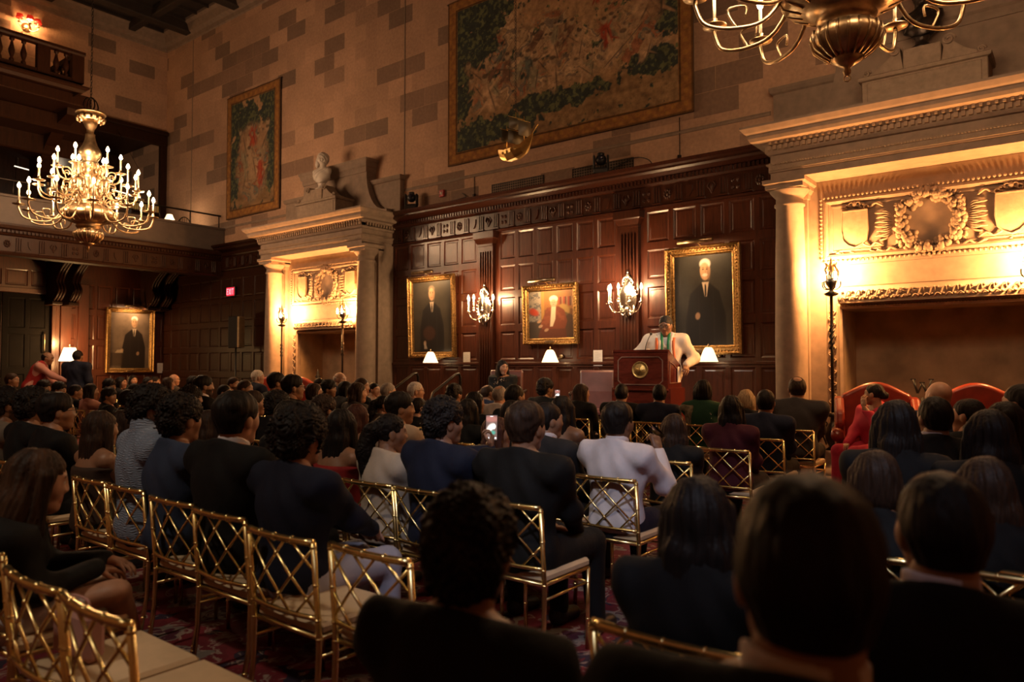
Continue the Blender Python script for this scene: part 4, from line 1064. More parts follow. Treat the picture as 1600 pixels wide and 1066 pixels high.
mb.build('exit_letters', mat('exit_letters', (.8, .1, .1), .5, emit=(1, .10, .12), es=4.0), t)
t = empty('loudspeaker', (-16.5, -.42, .02), .35, 'slim upright loudspeaker on a stand before the dark panelling', 'speaker')
MB().box(-.15, .12, -.12, .12, 1.82, 2.6, .02).build('cabinet', M['black'], t)
MB().box(.115, .175, -.11, .11, 1.83, 2.59, .01).build('side_panel', mat('tan_speaker_side', (.35, .25, .13), .5), t)
MB().tube([(0, 0, .02), (0, 0, 1.84)], .02, 8).lathe([(0, 0), (.2, 0), (.2, .02), (0, .03)], 18).build('stand', M['black'], t)


# ------------------------------------------------------------------ implicit surfaces (used for people, busts and hair)
def surface_net(F, xs, ys, zs):
    s = F < 0
    c = np.zeros(tuple(n - 1 for n in F.shape), np.int8)
    for i in (0, 1):
        for j in (0, 1):
            for k in (0, 1): c += s[i:F.shape[0] - 1 + i, j:F.shape[1] - 1 + j, k:F.shape[2] - 1 + k]
    mask = (c > 0) & (c < 8); idx = np.full(mask.shape, -1, np.int32); cells = np.argwhere(mask); idx[mask] = np.arange(len(cells))
    cor = [(i, j, k) for i in (0, 1) for j in (0, 1) for k in (0, 1)]
    ci, cj, ck = cells.T
    val = {o: F[ci + o[0], cj + o[1], ck + o[2]] for o in cor}
    pos = {o: np.stack([xs[ci + o[0]], ys[cj + o[1]], zs[ck + o[2]]], -1) for o in cor}
    acc = np.zeros((len(cells), 3)); cnt = np.zeros(len(cells))
    for a in cor:
        for ax in range(3):
            if a[ax]: continue
            b = list(a); b[ax] = 1; b = tuple(b)
            va, vb = val[a], val[b]; x = (va < 0) != (vb < 0)
            t = np.where(x, va / np.where(x, va - vb, 1), 0)[:, None]
            acc += np.where(x[:, None], pos[a] + (pos[b] - pos[a]) * t, 0); cnt += x
    V = acc / np.maximum(cnt, 1)[:, None]
    Q = []
    for ax in range(3):
        o1, o2 = [(1, 2), (2, 0), (0, 1)][ax]
        sl = [slice(None)] * 3; sl[ax] = slice(0, -1); sr = [slice(None)] * 3; sr[ax] = slice(1, None)
        d = s[tuple(sl)] != s[tuple(sr)]
        e = np.argwhere(d)
        ok = (e[:, o1] > 0) & (e[:, o2] > 0) & (e[:, o1] < idx.shape[o1]) & (e[:, o2] < idx.shape[o2]); e = e[ok]
        if not len(e): continue
        def g(a, b):
            q = e.copy(); q[:, o1] -= a; q[:, o2] -= b; return idx[q[:, 0], q[:, 1], q[:, 2]]
        q = np.stack([g(1, 1), g(0, 1), g(0, 0), g(1, 0)], -1)
        ins = s[e[:, 0], e[:, 1], e[:, 2]]
        q[~ins] = q[~ins][:, ::-1]
        Q.append(q[(q >= 0).all(1)])
    return V, np.vstack(Q)
def prim(p, X, Y, Z):
    if p[0] == 'c':
        a, b = np.array(p[1], float), np.array(p[2], float); ba = b - a; L = max(ba @ ba, 1e-9)
        h = np.clip(((X - a[0]) * ba[0] + (Y - a[1]) * ba[1] + (Z - a[2]) * ba[2]) / L, 0, 1)
        return np.sqrt((X - a[0] - h * ba[0]) ** 2 + (Y - a[1] - h * ba[1]) ** 2 + (Z - a[2] - h * ba[2]) ** 2) - (p[3] + (p[4] - p[3]) * h)
    c, r = p[1], p[2]
    x, y, z = (X - c[0]), (Y - c[1]), (Z - c[2])
    if len(p) > 3 and p[3]:
        cs, sn = math.cos(p[3]), math.sin(p[3]); y, z = y * cs + z * sn, -y * sn + z * cs
    k0 = np.sqrt((x / r[0]) ** 2 + (y / r[1]) ** 2 + (z / r[2]) ** 2); k1 = np.sqrt((x / r[0] ** 2) ** 2 + (y / r[1] ** 2) ** 2 + (z / r[2] ** 2) ** 2)
    return k0 * (k0 - 1) / np.maximum(k1, 1e-6)
def bbox(p):
    if p[0] == 'c':
        r = max(p[3], p[4]); return [(min(p[1][i], p[2][i]) - r, max(p[1][i], p[2][i]) + r) for i in range(3)]
    r = p[2] if not (len(p) > 3 and p[3]) else (p[2][0], max(p[2][1:]), max(p[2][1:]))
    return [(p[1][i] - r[i], p[1][i] + r[i]) for i in range(3)]
def sdf_field(P, xs, ys, zs, k, off=0.0, m=.09):
    F = np.full((len(xs), len(ys), len(zs)), .3)
    for p in P:
        bb = bbox(p); sl = []
        for (lo, hi), g in zip(bb, (xs, ys, zs)):
            i0 = np.searchsorted(g, lo - m - off); i1 = np.searchsorted(g, hi + m + off); sl.append(slice(max(i0, 0), max(i1, 0)))
        if any(s.stop - s.start < 1 for s in sl): continue
        d = prim(p, xs[sl[0]][:, None, None], ys[sl[1]][None, :, None], zs[sl[2]][None, None, :]) - off
        A = F[tuple(sl)]
        if k > 0:
            h = np.clip(.5 + .5 * (A - d) / k, 0, 1); F[tuple(sl)] = A * (1 - h) + d * h - k * h * (1 - h)
        else: F[tuple(sl)] = np.minimum(A, d)
    return F
def sdf_mesh(P, bounds, g, k=.03, disp=None, off=0.0, cut=None, zsplit=None):
    x0, x1, y0, y1, z0, z1 = bounds
    xs = np.arange(x0, x1 + g, g); ys = np.arange(y0, y1 + g, g); zs = np.arange(z0, z1 + g, g)
    F = sdf_field(P, xs, ys, zs, k, off)
    G = (xs[:, None, None], ys[None, :, None], zs[None, None, :])
    if disp: F = disp(*G, F)
    if cut: F = cut(*G, F)
    F[0] = F[-1] = .1; F[:, 0] = .1; F[:, -1] = .1; F[:, :, 0] = .1; F[:, :, -1] = .1
    return surface_net(F, xs, ys, zs)
def cat(*parts):
    V = []; Fs = []; b = 0
    for v, f in parts: V.append(v); Fs.append(f + b); b += len(v)
    return np.vstack(V), np.vstack(Fs)

# ------------------------------------------------------------------ chandeliers
def chandelier(x, y, lab, rot=0.0, W_=40):
    t = empty('chandelier', (x, y, 0), rot, lab, 'chandelier', 'brass candle chandeliers')
    br = M['brass']
    stem = MB().lathe([(0, 3.50), (.02, 3.51), (.03, 3.535), (.02, 3.56), (.05, 3.58), (.11, 3.62), (.10, 3.64), (.16, 3.66), (.22, 3.72), (.24, 3.78), (.225, 3.84), (.17, 3.88), (.19, 3.90), (.21, 3.93), (.19, 3.96), (.28, 4.0), (.42, 4.06), (.455, 4.12), (.44, 4.19), (.38, 4.25), (.28, 4.30), (.24, 4.33), (.27, 4.36), (.25, 4.40), (.2, 4.44), (.17, 4.55), (.17, 4.72), (.22, 4.78), (.2, 4.84), (.13, 4.9), (.12, 5.0), (.16, 5.06), (.14, 5.1), (.12, 5.13), (.17, 5.2), (.19, 5.27), (.17, 5.34), (.12, 5.42), (.09, 5.52), (.075, 5.6), (.08, 5.62), (.055, 5.64), (.06, 5.7), (.10, 5.78), (.12, 5.85), (.08, 5.9), (0, 5.92)], 40)
    for k in range(20):
        a = 2 * PI * k / 20
        stem.tube([((r_ + .004) * math.cos(a), (r_ + .004) * math.sin(a), z_) for r_, z_ in ((.11, 3.63), (.16, 3.665), (.22, 3.72), (.24, 3.78), (.225, 3.84))], .012, 5)
        stem.tube([((r_ + .004) * math.cos(a), (r_ + .004) * math.sin(a), z_) for r_, z_ in ((.30, 4.01), (.42, 4.065), (.455, 4.12), (.44, 4.19), (.38, 4.25))], .010, 5)
    stem.tube([(.022 * math.cos(a), 0, 3.485 + .022 * math.sin(a)) for a in [k * PI / 5 for k in range(10)]], .006, 5, True)
    stem.build('stem', br, t)
    mb = MB().lathe([(0, 5.98), (.24, 5.99), (.255, 6.0), (.25, 6.02), (.12, 6.03), (0, 6.04)], 28)
    mb.lathe([(.23, 5.99), (.235, 5.9), (.225, 5.9), (.2, 5.97)], 24)
    for k in range(14): a = 2 * PI * k / 14; mb.tube([(.23 * math.cos(a), .23 * math.sin(a), 5.93), (.22 * math.cos(a), .22 * math.sin(a), 5.87), (.20 * math.cos(a), .20 * math.sin(a), 5.85)], [.028, .018, .004], 6)
    mb.build('crown', br, t)
    mb = MB()
    for k in range(10):
        a = 2 * PI * k / 10 + .2; c, s_ = math.cos(a), math.sin(a)
        mb.tube(catmull([(.15 * c, .15 * s_, 4.5), (.3 * c, .3 * s_, 4.56), (.3 * c, .3 * s_, 4.75), (.16 * c, .16 * s_, 4.92), (.22 * c, .22 * s_, 5.0), (.17 * c, .17 * s_, 5.06)], 4), .022, 6)
    mb.build('scroll_cage', br, t)
    mb = MB(); z = 6.06; k = 0
    while z < RZ - .3:
        if k % 2: mb.tube([(.016 * math.cos(a), 0, z + .035 * math.sin(a)) for a in [j * PI / 4 for j in range(8)]], .006, 4, True)
        else: mb.tube([(0, .016 * math.cos(a), z + .035 * math.sin(a)) for a in [j * PI / 4 for j in range(8)]], .006, 4, True)
        z += .055; k += 1
    for k in range(4): a = k * PI / 2; mb.tube(catmull([(.02 * math.cos(a), .02 * math.sin(a), 6.02), (.13 * math.cos(a), .13 * math.sin(a), 6.12), (.09 * math.cos(a), .09 * math.sin(a), 6.26), (.0, .0, 6.3)], 4), .012, 5)
    mb.build('chain', M['iron'], t)
    tiers = [(12, 1.06, 4.20, 4.32, 3.95, .10, .30), (12, .80, 4.62, 4.60, 4.38, .36, .32), (6, .50, 4.95, 4.85, 4.75, .1, .28)]
    for n, R, zp, z0, zd, ph, hc in tiers:
        P = [(.16, 0, z0), (.3, 0, z0 + .02), (R * .5, 0, zd + .06), (R * .72, 0, zd), (R * .93, 0, zd + .05), (R * 1.0, 0, zp - .06), (R, 0, zp)]
        arm = MB().tube(catmull(P, 5), .016, 7).tube(catmull([(.26, 0, z0 + .02), (.33, 0, z0 + .12), (.42, 0, z0 + .1), (.40, 0, z0), (.36, 0, z0 + .03)], 4), .012, 6)
        arm.tube(catmull([(R * .72, 0, zd), (R * .78, 0, zd + .14), (R * .66, 0, zd + .16), (R * .66, 0, zd + .08)], 4), .010, 6)
        a0 = arm.build('arm', br, t)
        MB().lathe([(0, zp), (.03, zp), (.095, zp + .012), (.10, zp + .022), (.03, zp + .02), (.028, zp + .05), (.02, zp + .06), (.024, zp + .08), (0, zp + .08)], 18, R, 0).build('drip_pan', br, a0)
        MB().lathe([(0, zp + .06), (.014, zp + .06), (.014, zp + hc), (0, zp + hc)], 8, R, 0).build('candle', M['wax'], a0)
        MB().lathe([(0, zp + hc), (.020, zp + hc + .01), (.031, zp + hc + .038), (.020, zp + hc + .075), (.003, zp + hc + .105)], 10, R, 0).build('bulb', M['bulb'], a0)
        a0.rotation_euler = (0, 0, ph)
        for k in range(1, n): c = copy_tree(a0, t); c.rotation_euler = (0, 0, ph + 2 * PI * k / n)
    for k in range(6):
        a = ph + k * PI / 3
        point_light('chandelier_light', (x + .95 * math.cos(a), y + .95 * math.sin(a), 4.62), W_, (1, .60, .33), .12)
    point_light('chandelier_light', (x + .45, y - .3, 5.2), W_, (1, .60, .33), .12); point_light('chandelier_light', (x - .45, y + .3, 5.2), W_, (1, .60, .33), .12)
chandelier(-14.25, -4.76, 'large gilded chandelier with many lit candles, hanging fully in view at left', .1, CH_W)
chandelier(-1.33, -4.85, 'darker brass chandelier cut by the top edge, above the right fireplace', .3, CH2_W)

# small ship model hanging from a chain
t = empty('ship_model', (-5.76, -3.05, 4.06), -.28, 'small golden sailing ship model hanging before the large tapestry', 'model ship')
g = mat('gilded_hull', (.55, .36, .12), .3, .8)
V = []; 
secs = [(-.33, .03, .20, .14), (-.27, .09, .18, .05), (-.12, .115, .14, .0), (.05, .115, .13, .0), (.2, .08, .15, .03), (.3, .03, .22, .12), (.36, .006, .26, .22)]
mb = MB(); n = 9
for x, w, top, bot in secs:
    for k in range(n): a = PI * k / (n - 1); V.append((x, -math.cos(a) * w, top - (top - bot) * math.sin(a)))
F = [(i * n + k, i * n + k + 1, (i + 1) * n + k + 1, (i + 1) * n + k) for i in range(len(secs) - 1) for k in range(n - 1)] + [(i * n + n - 1, i * n, (i + 1) * n, (i + 1) * n + n - 1) for i in range(len(secs) - 1)] + [tuple(range(n)), tuple(range((len(secs) - 1) * n, len(secs) * n))[::-1]]
mb.add(V, F, False)
for k in range(4): mb.ball((-.14 + k * .09, -.112, .1), (.02, .01, .02), 8, 5)
mb.build('hull', g, t)
mb = MB().tube([(-.2, 0, .18), (-.2, 0, .5)], .006, 5).tube([(0, 0, .12), (0, 0, .62)], .007, 5).tube([(.18, 0, .15), (.18, 0, .52)], .006, 5).tube([(.3, 0, .22), (.47, 0, .34)], .006, 5)
for x, z, w in ((0, .55, .12), (0, .38, .14), (.18, .46, .1), (-.2, .44, .1)): mb.tube([(x, -w, z), (x, w, z)], .004, 5)
mb.build('masts', g, t)
for x, z0, z1, w in ((0.01, .39, .54, .12), (.19, .26, .45, .1), (-.19, .28, .43, .09), (.01, .2, .37, .13)):
    mb = MB(); V = []; n = 6
    for i in range(n):
        for j in range(n): u, v = i / (n - 1), j / (n - 1); V.append((x + .05 * math.sin(PI * u) * math.sin(PI * v), (u - .5) * 2 * w, z0 + (z1 - z0) * v))
    b = len(V); V += [(p[0] + .006, p[1], p[2]) for p in V]
    F = []
    for i in range(n - 1):
        for j in range(n - 1): a = i * n + j; F += [(a, a + 1, a + n + 1, a + n), (b + a, b + a + n, b + a + n + 1, b + a + 1)]
    mb.add(V, F, True); mb.build('sail', mat('smoky_sail', (.05, .04, .025), .5), t)
mb = MB(); z = .62
k = 0
while z < RZ - 4.4:
    mb.tube([((.012 * math.cos(a)) * (k % 2), (.012 * math.cos(a)) * (1 - k % 2), z + .026 * math.sin(a)) for a in [j * PI / 3 for j in range(6)]], .004, 3, True); z += .042; k += 1
mb.build('chain', M['iron'], t)

# ------------------------------------------------------------------ stage, rails, lectern, armchairs
ST = .32
mb = MB().box(-11.2, -3.25, -2.2, -.14, 0, ST, .01)
o = tag(mb.build('stage_platform', mat('dark_stage_carpet', (.05, .02, .018), .9, bump=.2)), 'low dark platform carrying lectern and armchairs', 'stage')
o = tag(MB().box(-8.6, -7.6, -2.55, -2.2, 0, .16, .01).build('step', mat('dark_stage_carpet', (.05, .02, .018))), 'single step up to the platform between the two handrails', 'step')
for i, x in enumerate((-8.56, -7.64)):
    o = MB().tube(catmull([(x, -2.02, ST), (x, -2.02, 1.24), (x, -2.08, 1.3), (x, -2.6, 1.04)], 1) if False else [(x, -2.02, ST), (x, -2.02, 1.22), (x, -2.05, 1.28), (x, -2.12, 1.27), (x, -2.62, 1.0), (x, -2.66, .9), (x, -2.66, 0)], .022, 8)
    o.tube([(x, -2.02, .9), (x, -2.66, .62)], .016, 6)
    o = o.build('handrail', M['iron']); tag(o, ['left handrail of the stage steps, before dark panelling by the column', 'right handrail of the stage steps, beside the white-haired man'][i], 'handrail', 'stage step handrails')

# lectern: local -y is the front
LL = (-4.50, -2.02); LR = math.radians(8)
t = empty('lectern', (LL[0] , LL[1] + .12, ST), LR, 'dark mahogany lectern with round gold seal facing the audience', 'lectern')
mh = M['mahog']
MB().box(-.42, .42, -.27, .38, 0, .10, .012).box(-.39, .39, -.24, .36, .09, .80).build('base', mh, t)
mb = MB().prism([(-.25, .78), (-.25, 1.26), (-.20, 1.28), (.28, 1.09), (.30, 1.05), (.30, .78)], -.36, .36, lambda u, v, h: (h, u, v))
mb.build('upper_case', mh, t)
mb = MB()
def octo(w0, w1, z0, z1, c, y):
    pts = [(w0 + c, z0), (w0, z0 + c), (w0, z1 - c), (w0 + c, z1), (w1 - c, z1), (w1, z1 - c), (w1, z0 + c), (w1 - c, z0)]
    return pts
mb.sweep(octo(-.30, .30, .84, 1.20, .05, 0), [(0, .248), (0, .262), (.012, .262), (.012, .248)], True, XZ)
mb.build('front_moulding', mat('lectern_inlay', (.22, .12, .09), .2), t)
mb = MB(); mb.sweep([(-.18, .86), (-.18, 1.14), (.0, 1.1), (.22, 1.0), (.22, .86)], [(0, .358), (0, .368), (.012, .368), (.012, .358)], True, lambda u, v, h: (h, u, v))
mb.build('side_moulding', mat('lectern_inlay', (.22, .12, .09)), t)
MB().box(-.37, .37, -.26, -.20, 1.25, 1.285, .006).build('top_trim', mh, t)
MB().box(-.37, .37, -.27, .31, .765, .79, .006).build('waist_moulding', mh, t)
mb = MB().lathe([(0, 0), (.108, 0), (.106, .012), (.098, .014), (.095, .008), (.066, .008), (.064, .012), (.03, .011), (.028, .014), (0, .015)], 32)
s_ = mb.build('round_seal', mat('seal_gold', (.6, .42, .16), .4, .9, bump=.6, scale=60), t); s_.location = (0, -.252, 1.03); s_.rotation_euler = (PI / 2, 0, 0)
MB().box(-.035, -.01, .014, .017, -.02, .02).build('x', M['brass']) if False else None
mb = MB().box(.12, .34, .02, .24, 1.13, 1.137)
pp = mb.build('speech_pages', M['paper'], t); pp.rotation_euler = (0, 0, 0)
o = tag(MB().box(-.005, .0, -.06, .06, -.2, 0).build('hanging_sheet', M['paper'], None), 'white sheet hanging from the right side of the lectern', 'paper')
o.location = Vector((LL[0], LL[1] + .12, ST)) + Matrix.Rotation(LR, 3, 'Z') @ Vector((.378, .16, 1.07)); o.rotation_euler = (0, 0, LR)
t = empty('microphone', Vector((LL[0], LL[1] + .12, ST + 1.22)) + Matrix.Rotation(LR, 3, 'Z') @ Vector((.02, -.1, 0)), LR, 'slim black gooseneck microphone standing on the lectern', 'microphone')
MB().tube(catmull([(0, 0, 0), (0, .0, .1), (.02, .04, .2), (.03, .10, .26)], 5), .006, 6).build('gooseneck', M['black'], t)
MB().ball((.033, .115, .275), (.018, .025, .018), 8, 6).build('foam_head', M['black'], t)
MB().lathe([(0, -.02), (.03, -.02), (.03, .0), (0, .005)], 12).build('mount', M['black'], t)

def armchair(x, y, rz, lab):
    t = empty('armchair', (x, y, ST), rz, lab, 'armchair')   # local: faces -y
    m = M['mauve']
    MB().prism([(.16, .36), (.20, .7), (.27, .98), (.30, 1.02), (.36, 1.01), (.34, .36)], -.26, .26, lambda u, v, h: (h, u, v)).build('backrest', m, t); bv = t.children[0].modifiers.new('soft', 'BEVEL'); bv.width = .035; bv.segments = 3; bv.limit_method = 'ANGLE'
    MB().box(-.29, .29, -.28, .26, .34, .45, .04).build('seat_cushion', m, t)
    MB().box(-.31, .31, -.29, .3, .26, .35, .01).build('seat_rail', M['oakd'], t)
    for sx in (-1, 1):
        a = MB().tube(catmull([(sx * .31, .27, .70), (sx * .33, 0, .69), (sx * .33, -.24, .68), (sx * .33, -.27, .66)], 4), .024, 8).tube([(sx * .33, -.22, .67), (sx * .31, -.2, .36)], .018, 8).build('arm_rest', M['oakd'], t)
        MB().tube([(sx * .28, -.26, .3), (sx * .28, -.27, 0)], [.025, .016], 8).build('leg', M['oakd'], t)
        MB().tube([(sx * .28, .27, .3), (sx * .28, .33, 0)], [.025, .016], 8).build('leg', M['oakd'], t)
    return t
armchair(-7.05, -1.70, math.radians(28), 'burgundy-grey leather armchair in which the woman on stage sits')
armchair(-5.75, -1.15, math.radians(25), 'empty burgundy leather armchair beside the lectern')

def wingchair(x, y, z, rz, lab, s=1.0):
    t = empty('wing_chair', (x, y, z), rz, lab, 'armchair')   # local: faces -y
    m = M['redlea']
    pts = [(-.36, .45)] + [(-.36 + .72 * k / 12, 1.04 + .14 * math.sin(PI * k / 12) ** 1.3) for k in range(13)] + [(.36, .45)]
    b = MB().prism([(a * s, c * s) for a, c in pts][::-1], -.34 * s, -.2 * s, XZ).build('backrest', m, t)
    bv = b.modifiers.new('soft', 'BEVEL'); bv.width = .05; bv.segments = 4; bv.limit_method = 'ANGLE'; b.data.polygons.foreach_set('use_smooth', [True] * len(b.data.polygons))
    for sx in (-1, 1):
        w = [(.30, .5), (.30, 1.02), (.16, 1.0), (-.02, .86), (-.06, .72), (.0, .62), (-.28, .6), (-.28, .2), (.3, .2)]
        q = MB().prism([(u * s, v * s) for u, v in w][::sx], sx * .33 * s, sx * .43 * s, lambda u, v, h: (h, u, v)).build('wing', m, t)
        bv = q.modifiers.new('soft', 'BEVEL'); bv.width = .035; bv.segments = 3; bv.limit_method = 'ANGLE'
        MB().tube([(sx * .40 * s, .2 * s, .62 * s), (sx * .42 * s, -.3 * s, .61 * s)], .065 * s, 12).build('arm_roll', m, t)
        for yy in (-.24, .26): MB().tube([(sx * .34 * s, yy * s, .22 * s), (sx * .34 * s, yy * s, 0)], [.03, .018], 8).build('leg', M['oakd'], t)
    MB().box(-.33 * s, .33 * s, -.30 * s, .22 * s, .32 * s, .50 * s, .05).build('seat_cushion', m, t)
    MB().box(-.38 * s, .38 * s, -.28 * s, .28 * s, .2 * s, .34 * s, .02).build('seat_base', m, t)
    return t
wingchair(-1.86, -1.45, 0, .28, 'red leather wing chair right of the torchere, woman in pink seated in it', 1.03)
wingchair(-.93, -1.2, 0, .15, 'red leather wing chair with high camel back, second from the torchere', 1.03)
wingchair(-13.45, -1.65, 0, .5, 'red leather wing chair before the left fireplace, left of the andiron', 1.0)
wingchair(-12.45, -1.65, 0, .35, 'red leather wing chair before the left fireplace, right of the andiron', 1.0)
# lamp and table by the far left wall
t = empty('side_table', (-20.25, -2.73, 0), 0, 'dark side table holding the lit lamp by the doorway', 'table')
MB().box(-.3, .3, -.4, .4, .92, .96, .01).build('table_top', M['oakd'], t)
for sx in (-1, 1):
    for sy in (-1, 1): MB().box(sx * .25 - .025, sx * .25 + .025, sy * .35 - .025, sy * .35 + .025, 0, .92).build('leg', M['oakd'], t)
t = empty('table_lamp', (-20.25, -2.73, .962), 0, 'lit table lamp with cream shade behind the standing men', 'lamp')
MB().lathe([(0, 0), (.1, 0), (.1, .02), (.03, .05), (.08, .2), (.09, .3), (.04, .42), (.02, .5), (.012, .62), (0, .62)], 20).build('base', M['brass'], t)
MB().lathe([(.24, .56), (.243, .56), (.13, .9), (.125, .9)], 28).build('lamp_shade', mat('bright_cream_shade', (.85, .8, .7), .5, emit=(1, .72, .36), es=3.2), t)
MB().lathe([(0, .9), (.015, .9), (.01, .96), (0, .97)], 8).build('finial', M['brass'], t)
point_light('table_lamp_light', (-20.25, -2.73, 1.98), TABLE_W, (1, .55, .2), .1)
point_light('table_lamp_light', (-20.1, -2.73, 1.42), TABLE_W * .5, (1, .55, .2), .1)

# ------------------------------------------------------------------ people
SKIN = [(.46, .25, .16), (.30, .155, .09), (.19, .095, .055)]
def skin_mat(i):
    nm = ('fair_skin', 'tan_skin', 'brown_skin')[i]
    if nm in _mc: return _mc[nm]
    m, nt, b = newmat(nm)
    a = N(nt, 'ShaderNodeAttribute', attribute_name='Feat')
    n = N(nt, 'ShaderNodeTexNoise', Scale=22.0, Detail=4.0); nt.links.new(coords(nt), n.inputs['Vector'])
    c = SKIN[i]
    r = ramp(nt, [(0.3, tuple(x * .85 for x in c)), (0.7, tuple(x * 1.1 for x in c))], n.outputs[0])
    mx = N(nt, 'ShaderNodeMix', data_type='RGBA')
    nt.links.new(a.outputs['Alpha'], mx.inputs[0]); nt.links.new(r.outputs[0], mx.inputs[6]); nt.links.new(a.outputs['Color'], mx.inputs[7])
    nt.links.new(mx.outputs[2], b.inputs['Base Color']); b.inputs['Roughness'].default_value = .48
    _mc[nm] = m
    return m
HC = dict(salt=(.035, .031, .028), k=(.010, .007, .006), b=(.030, .016, .010), br=(.026, .013, .007), r=(.050, .016, .010), blond=(.42, .30, .17), grey=(.24, .21, .19), white=(.52, .47, .42))
HN = dict(salt='salt_and_pepper_hair', k='black_hair', b='dark_brown_hair', br='highlighted_brown_hair', r='auburn_hair', blond='blonde_hair', grey='grey_hair', white='white_hair')
def hair_mat(c):
    nm = HN[c]
    if nm in _mc: return _mc[nm]
    m, nt, b = newmat(nm); v = coords(nt, (1, 1, .12))
    n = N(nt, 'ShaderNodeTexNoise', Scale=120.0, Detail=3.0, Distortion=.5); nt.links.new(v, n.inputs['Vector'])
    n2 = N(nt, 'ShaderNodeTexNoise', Scale=22.0, Detail=2.0); nt.links.new(v, n2.inputs['Vector'])
    col = HC[c]; hi = 3.0 if c == 'br' else 1.5
    r = ramp(nt, [(0.3, tuple(x * .6 for x in col)), (0.72, tuple(min(1, x * hi) for x in col))], n2.outputs[0] if c == 'br' else n.outputs[0])
    nt.links.new(r.outputs[0], b.inputs['Base Color']); b.inputs['Roughness'].default_value = .58; b.inputs['Specular IOR Level'].default_value = .2
    bp = N(nt, 'ShaderNodeBump', Strength=.5, Distance=.004); nt.links.new(n.outputs[0], bp.inputs['Height']); nt.links.new(bp.outputs[0], b.inputs['Normal'])
    _mc[nm] = m
    return m
CL = dict(black=(.0045, .0045, .005), navy=(.012, .017, .040), navyd=(.007, .010, .026), grey=(.050, .044, .042), greyd=(.018, .017, .019), burgundy=(.06, .008, .015), green=(.012, .05, .025),
          white=(.66, .62, .66), whited=(.52, .47, .45), brown=(.05, .03, .02), cream=(.50, .41, .32), beige=(.42, .31, .22), beiged=(.20, .16, .12), denim=(.03, .045, .09), bluegrey=(.24, .30, .42), pink=(.50, .27, .24), red=(.30, .02, .02), hotpink=(.38, .018, .045), sleeve=(.5, .25, .22), ivory=(.78, .70, .60), khaki=(.3, .24, .17), paleblue=(.45, .46, .55))
def cloth_mat(c, knit=False, rough=.82):
    nm = {'bluegrey': 'blue_grey'}.get(c, c) + ('_cable_knit' if knit else '_cloth')
    if nm in _mc: return _mc[nm]
    if not knit: return mat(nm, CL[c], rough, var=.10, scale=9, bump=.9, stretch=(1, 1, .6), spec=.3)
    m, nt, b = newmat(nm)
    v = coords(nt); w = N(nt, 'ShaderNodeTexWave', wave_type='BANDS', bands_direction='X', Scale=8.0, Distortion=6.0, Detail=1.0)
    w.inputs['Detail Scale'].default_value = 3.0
    mp = coords(nt, (1, .3, .5)); nt.links.new(mp, w.inputs['Vector'])
    w2 = N(nt, 'ShaderNodeTexWave', wave_type='BANDS', bands_direction='Z', Scale=26.0, Distortion=8.0); nt.links.new(v, w2.inputs['Vector'])
    mu = N(nt, 'ShaderNodeMath', operation='MULTIPLY'); nt.links.new(w.outputs[1], mu.inputs[0]); nt.links.new(w2.outputs[1], mu.inputs[1])
    r = ramp(nt, [(0, tuple(x * .8 for x in CL[c])), (1, tuple(x * 1.15 for x in CL[c]))], mu.outputs[0]); nt.links.new(r.outputs[0], b.inputs['Base Color'])
    b.inputs['Roughness'].default_value = .9
    bp = N(nt, 'ShaderNodeBump', Strength=.5, Distance=.012); nt.links.new(mu.outputs[0], bp.inputs['Height']); nt.links.new(bp.outputs[0], b.inputs['Normal'])
    _mc[nm] = m
    return m
_cache = {}
def head_arr(fem, g):
    key = ('head', fem, g)
    if key in _cache: return _cache[key]
    j = .92 if fem else 1.0
    P = [('e', (0, -.015, .03), (.075, .095, .085)), ('e', (0, .025, -.04), (.056 * j, .062, .062)), ('e', (0, .066, -.092), (.022 * j, .02, .018)),
         ('e', (0, .045, .005), (.062, .045, .06)), ('c', (-.04, .035, -.02), (.04, .035, -.02), .032, .032), ('c', (-.045, .0, -.06), (.0, .05, -.092), .018, .02), ('c', (.045, .0, -.06), (.0, .05, -.092), .018, .02),
         ('c', (0, -.03, -.04), (0, -.045, -.19), .050 if fem else .058, .050 if fem else .060)]
    Q = [('c', (0, .086, .022), (0, .099, -.022), .007, .0105), ('e', (-.012, .092, -.027), (.010, .010, .008)), ('e', (.012, .092, -.027), (.010, .010, .008)),
         ('c', (-.042, .074, .031), (.042, .074, .031), .010, .010), ('e', (0, .080, -.055), (.024, .012, .007)), ('e', (0, .079, -.067), (.021, .012, .008)),
         ('e', (-.077, -.008, -.008), (.009, .019, .031)), ('e', (.077, -.008, -.008), (.009, .019, .031))]
    b = (-.1, .1, -.125, .13, -.185, .13)
    xs = np.arange(b[0], b[1], g); ys = np.arange(b[2], b[3], g); zs = np.arange(b[4], b[5], g)
    F = sdf_field(P, xs, ys, zs, .03); G = sdf_field(Q, xs, ys, zs, .008)
    X, Y, Z = xs[:, None, None], ys[None, :, None], zs[None, None, :]
    for sx in (-1, 1):
        e = prim(('e', (sx * .031, .096, .008), (.020, .018, .012)), X, Y, Z); h = np.clip(.5 - .5 * (F + e) / .012, 0, 1); F = F * (1 - h) - e * h + .012 * h * (1 - h)
    k = .012; h = np.clip(.5 + .5 * (G - F) / k, 0, 1); F = G * (1 - h) + F * h - k * h * (1 - h)
    for sx in (-1, 1): F = np.minimum(F, prim(('e', (sx * .031, .075, .008), (.0125, .0125, .0115)), X, Y, Z))
    F[:, :, 0] = .1; F[0] = F[-1] = .1; F[:, 0] = .1; F[:, -1] = .1; F[:, :, -1] = .1
    V, Q_ = surface_net(F, xs, ys, zs)
    _cache[key] = (V, Q_); return V, Q_
